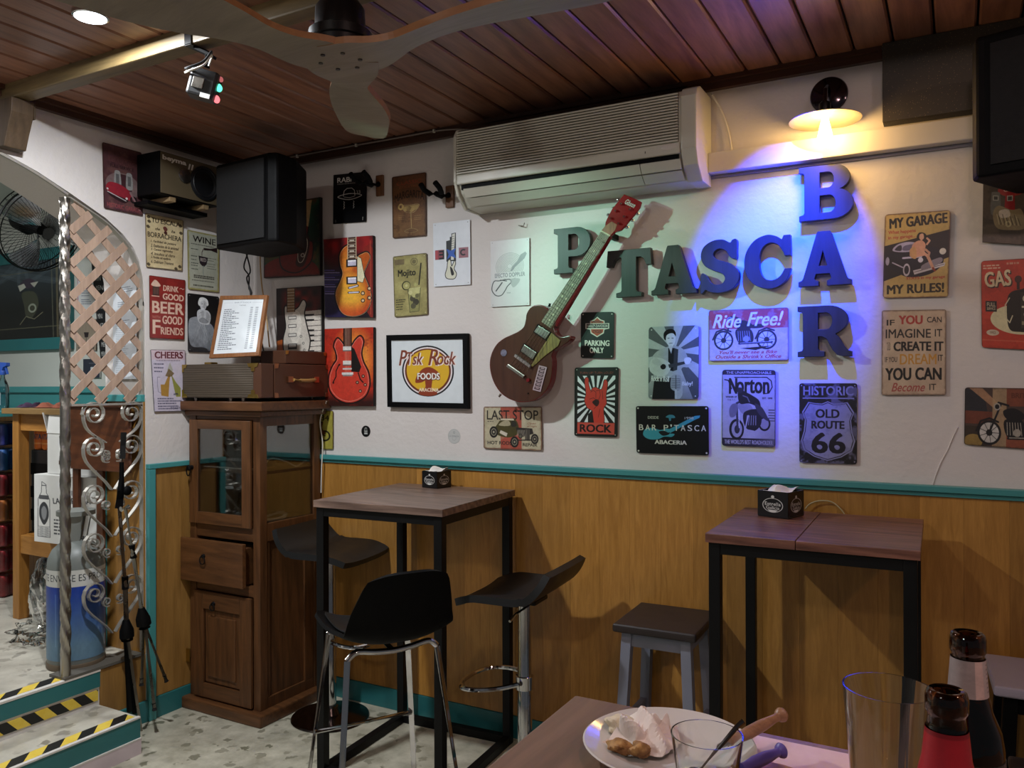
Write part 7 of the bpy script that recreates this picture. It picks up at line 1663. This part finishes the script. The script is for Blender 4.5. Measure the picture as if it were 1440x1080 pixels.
a.blob([(.42, .46), (.44, .38), (.50, .34), (.58, .33), (.64, .38), (.63, .46), (.66, .50), (.56, .52), (.46, .53), (.40, .50)], 'd8a088'); a.blob([(.42, .52), (.40, .44), (.46, .40), (.50, .44), (.50, .54)], 'cfa070'); a.blob([(.50, .29), (.54, .24), (.62, .25), (.66, .30), (.60, .32), (.54, .33)], '1e1614'); a.blob([(.55, .26), (.60, .255), (.61, .31), (.57, .33), (.54, .30)], 'e0b098'); a.line([(.66, .38), (.70, .34), (.66, .31)], .03, 'd8a890'); a.line([(.60, .47), (.68, .52), (.76, .66)], .045, 'd8a48c'); a.line([(.64, .44), (.70, .48), (.68, .54)], .035, 'c89880'); a.line([(.76, .66), (.79, .69)], .03, '8a3a2c')
a.text('STAYS in my garage', .36, .755, .58, .04, 'b0503c', bold=.004, angle=-.02); a.text('MY RULES!', .06, .845, .86, .105, '2c2214', bold=.014, angle=-.02); a.grain(.08); a.edge('4a2c2c', .025, .8)
BK('tin_sign', 'tan My Garage My Rules sign with woman seated on dark car', 'sign', a, [(1244.5, 301.7), (1336.9, 295.2), (1333.5, 417.6), (1241.3, 419.5)], edge=RUST, corner=.010)
# --- if you can imagine it
a = Art(480, 630, 'c0a890'); a.grad('b49a84', 'ccb69c', a.fuzz(80)); a.text('IF', .08, .115, .12, .065, '2a2220', bold=.006); a.text('YOU', .27, .065, .36, .10, 'a83c34', bold=.014); a.text('CAN', .71, .085, .22, .065, '2a2220', bold=.003)
a.text('IMAGINE', .065, .225, .70, .105, '2a2422', bold=.004); a.text('IT', .83, .23, .11, .085, '2a2422', bold=.003); a.text('YOU CAN', .085, .375, .055, .10, '4a3e36'); a.text('CREATE IT', .19, .375, .76, .105, '1e1a18', bold=.012); a.text('IF YOU', .055, .55, .19, .06, '4a403a', bold=.002); a.text('DREAM', .29, .52, .56, .12, 'c08a3a', bold=.006); a.text('IT', .88, .53, .07, .07, '3a302a', bold=.002)
a.text('YOU CAN', .06, .68, .86, .14, '1e1a18', bold=.014); a.text('Become', .16, .855, .52, .10, 'a04a44', shear=.35, bold=.003); a.text('IT', .75, .87, .10, .07, '3a302a', bold=.002); a.grain(.06); a.edge('5a463a', .03, .8)
BK('tin_sign', 'beige text sign reading imagine create dream, under the garage sign', 'sign', a, [(1240, 436.5), (1330.6, 435), (1330.2, 555.6), (1239.5, 556)], edge=RUST, corner=.006)
# --- route 66
a = Art(440, 620, '1c181a'); a.text('HISTORIC', .07, .035, .86, .115, '8886a0', bold=.010); a.rect(.06, .182, .95, .195, '8886a0')
sh = [(.16, .235), (.28, .25), (.40, .255), (.5, .225), (.60, .255), (.72, .25), (.84, .235), (.95, .36), (.90, .46), (.92, .60), (.97, .72), (.92, .84), (.74, .92), (.5, .97), (.26, .92), (.08, .84), (.03, .72), (.08, .60), (.10, .46), (.05, .36)]
a.poly(sh, '8c8aa8'); a.poly([(.5+(x-.5)*.95, .6+(y-.6)*.965) for x, y in sh], '1c181a'); a.poly([(.5+(x-.5)*.92, .6+(y-.6)*.94) for x, y in sh], '8886a4'); a.stain('747290', .52, 50, .7)
a.text('OLD', .29, .325, .40, .105, '1c181c', bold=.014); a.text('ROUTE', .215, .47, .56, .095, '1c181c', bold=.014); a.text('66', .215, .62, .56, .245, '1c181c', bold=.034); a.grain(.06); a.holes('8a889a', .012, .04)
BK('tin_sign', 'black Historic Old Route 66 shield sign under the letter R', 'sign', a, [(1124, 539), (1205.5, 539), (1205, 652.9), (1124, 650.4)], edge=ED)
# --- pumps top right
a = Art(520, 700, '574a3e'); a.stain('3e342c', .5, 80, .6); a.ell(.45, .38, .22, .07, '9c3a34'); a.text('GARAGE', .32, .355, .30, .04, 'd0b8a8', bold=.004)
for x, c_ in ((.20, '6a6660'), (.42, '9a2a2a')): a.blob([(x-.07, .44), (x-.05, .40), (x+.05, .40), (x+.07, .44), (x+.07, .66), (x-.07, .66)], c_); a.rect(x-.045, .44, x+.045, .50, 'a8a49a'); a.rect(x-.03, .45, x+.03, .49, '4a4640')
a.blob([(.16, .66), (.24, .56), (.44, .60), (.60, .60), (.66, .80), (.44, .84), (.22, .82)], '8c7a5c'); a.blob([(.26, .62), (.40, .60), (.42, .68), (.28, .70)], 'c4b4a4'); a.circ(.40, .77, .05, 'b8a880', rin=.5)
for k in range(12): a.line([(.22+.03*k, .66+.02*(k % 3)), (.26+.03*k, .78)], .008, ['c8b890', '3c3024'][k % 2])
a.grain(.12); a.a = a.a[116:]; a.H = a.a.shape[0]; a.yy = a.yy[:a.H]; a.xx = a.xx[:a.H]
BK('canvas_print', 'brown petrol pumps picture cut by the right edge under the loudspeaker', 'painting', a, [(1383, 242), (1475, 234), (1473, 346), (1381.5, 340)], th=.012, edge=plain('brown_canvas_edge', '5a4c3e', .7), corner=0)
a = Art(600, 760, 'b8402c'); a.stain('a03422', .5, 70, .6); a.lines(.03, .30, [.05, .08], .014, 'd8c8b0', .8); a.lines(.36, .62, [.035], .02, 'c8a890', .7); a.text('GAS', .05, .14, .36, .17, '3a2a20', bold=.02, angle=-.08); a.text('GAS', .04, .13, .36, .17, 'd8c8a4', bold=.014, angle=-.08); a.text('STATION', .62, .06, .34, .09, 'd8c8a4', bold=.012)
a.ell(.55, .66, .42, .17, 'd0c8a0'); a.blob([(.38, .40), (.56, .33), (.70, .35), (.74, .74), (.52, .80), (.38, .74)], '26221c'); a.poly([(.55, .36), (.70, .37), (.71, .72), (.56, .76)], '3a342a'); a.circ(.63, .43, .05, 'd8d4b8'); a.circ(.63, .43, .03, '4a4438'); a.rect(.57, .51, .70, .53, 'd4d0b4'); a.circ(.63, .60, .035, 'd4d0b4'); a.rect(.57, .68, .69, .72, '8a8468'); a.ell(.52, .22, .05, .04, '4a2c24'); a.rect(.50, .25, .54, .33, '3a2a22')
a.outline([(.40, .42), (.34, .50), (.34, .64), (.40, .70), (.44, .62)], .016, 'c8c0a0', closed=False, smooth=False); a.rect(.06, .46, .22, .58, '24201c'); a.text('FULL', .08, .475, .12, .045, 'c8b89c', bold=.004); a.text('SERVICE', .08, .53, .12, .03, 'c8b89c', bold=.002); a.ell(.16, .82, .09, .035, 'c8b8a0'); a.text('1952', .12, .805, .08, .03, '6a4a3a'); a.rect(0, .90, 1, .915, 'c86a50', .6); a.grain(.08); a.edge('3a1c14', .015, .7)
BK('tin_sign', 'red gas station sign with old pump at the right edge', 'sign', a, [(1379.5, 367), (1482, 361), (1482, 494), (1380.5, 489)], edge=RUST, corner=.010)
a = Art(560, 400, '4a3a34'); a.poly([(0, 0), (.26, .14), (.30, .42), (0, .42)], '2c2c30'); a.poly([(0, .40), (.36, .40), (.36, .62), (0, .62)], '6e3c2c'); a.poly([(.05, 0), (.22, 0), (.50, .34), (.40, .36)], 'a07a5c'); a.poly([(.36, 0), (.54, 0), (.54, 1), (.36, 1)], 'b09470', .8); a.rect(.54, 0, 1, .3, '7c4430'); a.rect(.54, .62, 1, 1, '8a4c38'); a.rect(0, .66, .3, 1, '3a3026'); a.ell(.12, .92, .12, .12, 'a88a48', .8)
bike(a, .66, .76, .80, 1, '1c1a1c', 'a49c90'); a.grain(.12); a.edge('2a201a', .02, .7); a.text('BRITISH', .60, .08, .3, .08, '5c3020', bold=.004)
BK('tin_sign', 'brown motorcycle on flag sign at the lower right edge', 'sign', a, [(1357, 544.7), (1468, 546.5), (1467, 633.5), (1355.7, 625.4)], edge=RUST, corner=.008)
a = Art(300, 400, '9c9440'); a.text('1934', .35, .12, .50, .14, '26200e', bold=.010); a.circ(.72, .66, .19, '1c1a10', rin=.72); a.circ(.26, .66, .19, '1c1a10', rin=.72); a.blob([(.30, .50), (.52, .36), (.66, .30), (.62, .46), (.74, .60), (.50, .66)], '5c3416'); a.line([(.5, .60), (.72, .66)], .04, '2a2412'); a.line([(.52, .34), (.62, .30)], .04, '221c10'); a.grain(.12); a.edge('3c3618', .03, .7)
BK('tin_sign', 'small yellow 1934 motorcycle sign half hidden by the cabinet', 'sign', a, [(428, 576), (468.3, 578), (468.3, 631.9), (428, 631)], edge=RUST, corner=.006)
# stickers
def disc_sticker(label, px, py, r_px, art):
    c = W(px, py, 1, -.0008); r = (W(px+r_px, py, 1, -.0008)-c).length*.93; n = 28; P = [c+Vector((r*math.cos(2*PI*k/n), 0, r*math.sin(2*PI*k/n))) for k in range(n)]
    me = bpy.data.meshes.new('sticker'); me.from_pydata([tuple(p-c) for p in P]+[tuple(p-c+Vector((0, .0006, 0))) for p in P], [], [tuple(range(n))]+[(k, n+k, n+(k+1) % n, (k+1) % n) for k in range(n)])
    me.materials.append(paint_mat('sticker_print', art, .4)); u = me.uv_layers.new(name='UVMap')
    for p in me.polygons:
        for li in p.loop_indices: v = me.vertices[me.loops[li].vertex_index].co; u.data[li].uv = (.5+v.x/r/2, .5+v.z/r/2)
    o = bpy.data.objects.new('sticker', me); COL.objects.link(o); o.location = c; tag(o, label, 'sticker')
a = Art(160, 160, '0c0c0e'); a.circ(.5, .32, .14, 'c8c8c4', rin=.7); a.poly([(.28, .45), (.72, .45), (.64, .54), (.36, .54)], 'c8c8c4'); a.rect(.32, .60, .68, .76, 'b8b8b4'); a.circ(.5, .42, .06, '0c0c0e')
disc_sticker('small black round sticker right of the yellow bike sign', 514.5, 606.5, 6.8, a)
a = Art(200, 200, 'b9b9b6'); a.circ(.5, .5, .48, 'a6a8a6', rin=.96); a.text('LA POSADA', .10, .44, .80, .10, '84888a'); a.circ(.5, .24, .08, '8c9090', rin=.6); a.circ(.5, .62, .16, '94989a', rin=.88); a.circ(.5, .5, .46, 'b9b9b6', 0)
disc_sticker('faint pale round logo on the wall under the framed yellow logo', 638.6, 613.6, 9.5, a)

# ---------------------------------------------------------------- left wall
a = Art(400, 640, '4e3034'); a.stain('6a4a44', .5, 80, .6); a.text('GARAGE', .18, .19, .6, .09, '3a2022', bold=.008); a.poly([(.14, .10), (.4, .17), (.5, .10), (.6, .17), (.84, .16), (.84, .30), (.14, .26)], '5e3a3a', .6); a.text('FULL SERVICE', .18, .29, .6, .05, '2a181a', bold=.004); a.ell(.5, .60, .44, .20, '8a7c78', .6); a.rect(.28, .42, .72, .66, '40262a')
for x in (.36, .66): a.blob([(x-.08, .44), (x-.05, .38), (x+.05, .38), (x+.08, .44), (x+.08, .62), (x-.08, .62)], '8c8a88'); a.rect(x-.04, .43, x+.04, .58, '5c5a5a')
a.blob([(.06, .66), (.16, .58), (.40, .58), (.62, .64), (.74, .72), (.66, .80), (.40, .82), (.14, .76)], '8c2430'); a.blob([(.08, .72), (.30, .76), (.62, .80), (.50, .86), (.20, .80)], '2a1a1e'); a.line([(.10, .73), (.56, .82)], .025, 'b0a8a8'); a.circ(.58, .78, .03, 'd0c8c4'); a.circ(.10, .69, .025, 'd0c8c4'); a.circ(.76, .78, .09, '1e1618', rin=.5); a.line([(.68, .68), (.92, .92)], .05, '8a6a6c')
a.text('HISTORIC GARAGE', .08, .895, .84, .065, '8a4448', bold=.006); a.grain(.14); a.edge('2a1c1c', .035, .8)
LF('tin_sign', 'dark red car and petrol pump sign left of the olive loudspeaker', 'sign', a, [(143.8, 199.5), (199.2, 214.5), (201, 303.8), (146.3, 292.5)], edge=RUST)
a = Art(400, 620, 'c9b68c'); a.grad('b8a47c', 'd4c298', a.fuzz(90)); a.text('TU ESCALA', .16, .06, .74, .09, '2a2018', bold=.004); a.text('de', .26, .235, .12, .05, '3a2c20', shear=.2, bold=.004); a.text('la', .68, .235, .10, .05, '3a2c20', shear=.2, bold=.004); a.text('BORRACHERA', .05, .335, .90, .095, '2a2018', bold=.004); a.blob([(.46, .22), (.52, .19), (.58, .24), (.52, .29)], '6a3a34'); a.circ(.53, .31, .045, '4a2622')
for k, s_ in enumerate(('1. Facilidad de palabra', '2. Exaltacion de la amistad', '3. Cantos regionales', '4. Insultos al clero', '5. Perdida del equilibrio', '6. Delirium Tremens')): a.text(s_, .13, .48+k*.075, [.68, .76, .60, .66, .54, .62][k], .055, '33281e', shear=.25, bold=.003)
for x, y in ((.08, .06), (.10, .14), (.07, .24), (.92, .12), (.94, .26), (.06, .94), (.93, .92), (.82, .97)): a.blob([(x-.05, y), (x, y-.03), (x+.05, y+.01), (x, y+.035)], '3a3024', .8)
a.grain(.08); a.edge('3c3224', .025, .8)
LF('tin_sign', 'cream drinking scale text sign under the olive loudspeaker', 'sign', a, [(204.3, 299.2), (258, 309.9), (256.3, 381), (205.9, 375.4)], edge=RUST, corner=.005)
a = Art(380, 640, 'a8a690'); a.edge('8a8240', .06, 1); a.rect(.06, .03, .94, .97, 'a4a696'); a.text('WINE', .16, .075, .72, .105, '1e1a18', bold=.008); a.lines(.10, .90, [.215], .012, '4a4a44', .8, .1)
a.lines(.10, .36, [.30, .42, .48, .54, .58, .64], .016, '44463f', .8); a.lines(.62, .92, [.42, .46, .52, .56, .60], .012, '54564e', .8); a.poly([(.50, .26), (.72, .255), (.94, .215), (.94, .31), (.74, .285), (.52, .30)], '26181a'); a.line([(.50, .28), (.45, .34), (.45, .40)], .018, '3a1418'); a.poly([(.34, .41), (.64, .42), (.60, .54), (.50, .60), (.38, .54)], '2a2226'); a.text('RED', .40, .44, .18, .06, 'b0a8a0', bold=.004); a.line([(.49, .58), (.49, .74)], .03, '8e948c')
a.lines(.18, .86, [.745, .775], .020, '2c2a26', .85, .05); a.lines(.12, .86, [.83], .014, '4a4a42', .8, .1); a.lines(.16, .82, [.91], .024, '33342c', .8, .05); a.grain(.08)
LF('tin_sign', 'greenish WINE sign with pouring bottle beside the corner', 'sign', a, [(263.6, 322.9), (308.2, 332.2), (307.8, 411.1), (264.9, 406.2)], edge=plain('olive_sign_edge', '6a6428', .5), corner=.006)
a = Art(400, 640, '84241f'); a.stain('701c1a', .5, 70, .6); C_ = 'd0b09c'; a.text('DRINK', .38, .13, .42, .09, C_, bold=.010); a.line([(.84, .16), (.88, .145), (.93, .165), (.97, .15)], .014, C_); a.text('GOOD', .37, .26, .58, .10, C_, bold=.014); a.text('BEER', .07, .40, .88, .185, C_, bold=.026); a.text('WITH', .07, .635, .23, .045, 'a8685a', bold=.002); a.text('GOOD', .36, .625, .56, .13, C_, bold=.014); a.text('F', .08, .70, .20, .22, C_, bold=.024); a.text('RIENDS', .31, .81, .64, .12, C_, bold=.012)
a.rect(.09, .17, .27, .31, '3a2a26'); a.blob([(.05, .15), (.10, .09), (.16, .06), (.24, .09), (.31, .15), (.18, .17)], C_); a.rect(.06, .315, .28, .33, C_)
for x in (.12, .17, .22): a.rect(x, .19, x+.025, .29, '6a4a40')
a.grain(.08); a.edge('3a1614', .02, .8)
LF('tin_sign', 'red Drink Good Beer sign above the suitcase', 'sign', a, [(210, 387), (260.7, 393.9), (259.2, 477.7), (210.6, 475.4)], edge=RUST, corner=.005)
a = Art(400, 640, '141416'); a.blob([(.04, .46), (.20, .40), (.36, .40), (.52, .46), (.74, .50), (.86, .60), (.92, .78), (.88, .97), (.50, .92), (.12, .90), (.02, .70)], 'a0a6ae', .9); a.blob([(.50, .55), (.70, .52), (.84, .66), (.80, .95), (.62, .94), (.66, .70)], '8a9098', .8)
for k in range(26): x = a.rg.rand(); a.line([(.36+.2*a.rg.rand(), .44+.05*a.rg.rand()), (.06+.8*x, .90-.1*a.rg.rand())], .010, ['c4cad0', '7c8288', 'b0b6bc'][k % 3], .5)
a.blob([(.30, .32), (.38, .26), (.52, .26), (.66, .28), (.74, .36), (.70, .50), (.56, .52), (.40, .50), (.32, .44)], 'c8ccd0'); a.blob([(.38, .12), (.46, .08), (.56, .10), (.60, .18), (.55, .26), (.46, .27), (.40, .22)], 'd4d6d8'); a.blob([(.33, .13), (.38, .06), (.50, .045), (.62, .08), (.66, .16), (.61, .19), (.58, .12), (.48, .10), (.42, .13), (.39, .20), (.34, .18)], 'e0e2e2'); a.line([(.44, .165), (.47, .165)], .012, '3c3e42'); a.line([(.52, .168), (.55, .168)], .012, '3c3e42'); a.line([(.48, .215), (.52, .215)], .014, '50404a'); a.blob([(.44, .28), (.52, .30), (.50, .40), (.44, .38)], 'b0b4b8'); a.line([(.40, .32), (.50, .30)], .02, '9a9ea2'); a.blob([(.50, .10), (.56, .12), (.585, .18), (.55, .25), (.52, .22)], 'a8aaae', .6); a.blob([(.60, .30), (.72, .36), (.68, .48), (.60, .44)], '8e9296', .6); a.line([(.435, .145), (.475, .148)], .010, '6a6a6c'); a.line([(.515, .148), (.55, .152)], .010, '6a6a6c'); a.line([(.495, .17), (.49, .195)], .008, '9a9a9c'); a.put(np.clip((a.yy-.55)*2.2, 0, 1)*a.fuzz(40), '3c4046', .7); a.blob([(.36, .44), (.50, .40), (.66, .46), (.60, .50), (.42, .49)], '5a5e64', .5); a.grain(.12, (20, 8, 4)); a.holes('8a8a8a', .012, .06)
LF('tin_sign', 'black and white photograph of a blonde woman in a tulle dress', 'sign', a, [(263.9, 412), (308, 417.3), (306.5, 495.6), (264.5, 494.6)], edge=ED, corner=.008, rough=.3)
a = Art(400, 680, 'c4bccb'); a.put((a.yy < .16).astype(float), 'c8aeb4', .7); a.text('CHEERS', .11, .03, .80, .105, '5a1c24', bold=.014); a.lines(.14, .86, [.165], .018, '8a7c86', .8, .1); a.lines(.07, .40, [.22, .28, .34], .020, '44425a', .8)
a.poly([(.46, .32), (.54, .20), (.62, .32), (.60, .36), (.48, .36)], 'a8a89c', .9); a.poly([(.52, .38), (.36, .56), (.24, .56), (.24, .74), (.46, .76), (.54, .42)], 'a8803c'); a.poly([(.56, .38), (.70, .52), (.84, .62), (.84, .76), (.70, .76)], '8c8c44'); a.poly([(.50, .30), (.40, .42), (.52, .44), (.60, .42), (.66, .38)], '6a5430', .8); a.outline([(.24, .44), (.16, .44), (.14, .56), (.16, .68), (.24, .70)], .012, '6c6a7c', closed=False, smooth=False)
a.text('APPS', .62, .70, .14, .035, '2c2c4a', bold=.004); a.lines(.12, .90, [.78, .82, .86, .905, .945], .020, '4a4860', .8, .4); a.grain(.05); a.edge('2a2626', .02, .8); a.text('TOASTS', .5, .93, .35, .035, '34304a', bold=.002)
LF('tin_sign', 'lilac CHEERS sign with toasting glasses beside the case', 'sign', a, [(211.7, 491.4), (260.7, 492.4), (262, 578), (217, 579)], edge=ED, corner=.006)

# ---------------------------------------------------------------- upper room: glazed picture, boards and notices
a = Art(760, 520, '20262a'); a.grad('3c4850', '1a1c1c', a.yy*1.6); 
for k in range(12): a.line([(a.rg.rand(), .05), (a.rg.rand(), .3)], .03, '6a7880', .25)  # pale streaks painted as reflections on the glass
a.blob([(.58, .28), (.66, .22), (.74, .28), (.70, .34), (.62, .34)], '3c3442'); a.poly([(.56, .30), (.62, .28), (.64, .33), (.58, .38)], 'b0b0a4'); a.poly([(.68, .28), (.76, .27), (.72, .34)], 'a8a89c'); a.blob([(.60, .40), (.72, .40), (.76, .56), (.70, .72), (.64, .70), (.62, .56)], '4a4c3c', .8); a.circ(.70, .60, .04, '8a9080', rin=.6); a.outline([(.58, .80), (.64, .70), (.72, .74), (.80, .66)], .006, '7c7860', closed=False, smooth=False); a.line([(.88, .0), (.90, 1.0)], .010, '6c6a58', .6); a.line([(.93, .0), (.94, 1.0)], .02, '8a7a58', .5); a.line([(0, .86), (1, .84)], .008, '6c6850', .7); a.line([(0, .16), (1, .13)], .006, '6c6850', .7)
Q = [W(x, y, 1, .085) for x, y in [(-60, 358), (97, 344), (97, 490), (-60, 498)]]; zt = (Q[1].z+Q[0].z)/2; zb = (Q[2].z+Q[3].z)/2
Q = [Vector((Q[0].x, .085, Q[1].z)), Vector((Q[1].x, .085, Q[1].z)), Vector((Q[1].x, .085, Q[2].z)), Vector((Q[0].x, .085, Q[2].z))]
t = thing('glazed_picture', 'dark glazed picture in a wide teal frame below the wall fan', 'picture', (Q[0]+Q[2])/2); frame_parts(t, Q, .075, .034, M['teal_dark'], a, 'glazed_picture_print')
FARV = .12
def far(nm, lab, cat, art, quad, edge, th=.004): return sheet(nm, lab, cat, art, quad, 1, FARV, th=th, edge=edge, corner=0)
a = Art(240, 1000, '17171a'); 
for k in range(15): a.text(random.choice(['MENU', 'TAPAS', 'QUESO', 'JAMON', 'ATUN', 'CALDO']), .12+.1*(k % 2), .05+k*.062, .5+.2*((k*3) % 2), .03, 'b8b8b4', bold=.004, shear=.2)
far('chalkboard', 'tall narrow chalkboard with white writing seen through the lattice', 'board', a, [(122, 300), (150, 298), (156, 512), (142, 512)], ED, .012)
a = Art(300, 420, 'd4d4d4'); a.edge('a04a64', .05, 1); a.lines(.2, .8, [.3, .36, .42, .5, .62, .68, .74], .022, '5a6478', .8); a.text('AVISO', .3, .12, .4, .08, '4a5468', bold=.006)
far('notice', 'white notice with pink border seen through the lattice', 'notice', a, [(109, 392), (136, 391), (136, 439), (109, 439)], WHT)
a = Art(340, 400, '8e8070'); 
for k in range(7): a.line([(.05+k*.15, 0), (.05+k*.15, 1)], .006, '6a5e52')
a.poly([(.40, .42), (.64, .42), (.60, .58), (.44, .58)], '2a2224'); a.line([(.52, .58), (.52, .80)], .02, '3a3232'); a.text('VINO', .1, .88, .8, .08, '3a3030', bold=.006)
far('wine_picture', 'plank-brown picture of a wine glass seen through the lattice', 'picture', a, [(107, 449), (135, 448.5), (135, 493), (107, 494)], RUST)
a = Art(300, 300, '2a2f3c'); a.rect(0, 0, 1, .04, 'c0c0bc'); a.lines(.35, .7, [.25], .02, 'a0a4ac', .8); a.rect(.45, .45, .62, .62, 'b8bcc0'); a.rect(.42, .78, .66, .90, 'a8acb0')
far('small_board', 'small dark square board low on the wall seen through the lattice', 'board', a, [(117, 504), (140, 503.5), (140, 531), (117, 531)], WHT, .008)
a = Art(300, 1000, 'cdd2d8'); a.lines(.14, .86, [.10, .12, .14], .008, '5a6470', .8); a.lines(.2, .8, [.24, .26, .28, .42, .44], .007, '5a6470', .8)
for k in range(26): a.lines(.12, .70, [.50+k*.018], .005, '6a7480', .7)
o = sheet('paper_menu', 'long white price sheets in clear sleeve on the arch reveal', 'paper', a, [(159, 392), (192, 386), (192, 533), (159, 533)], 1, -.6485, th=.001, edge=WHT, corner=0, off=.001)
# crack in the plaster at the right, raised filler line
q = MB(); P = [W(x, y, 1, -.0012) for x, y in ((1347, 601), (1340, 615), (1333, 632), (1322, 652), (1316, 668), (1311, 684))]; q.tube(P, [.0012, .0022, .0016, .0024, .002, .0012], 6); structure(q, 'wall_crack', M['plaster'])
# two small patches of old paint and a screw near the corner
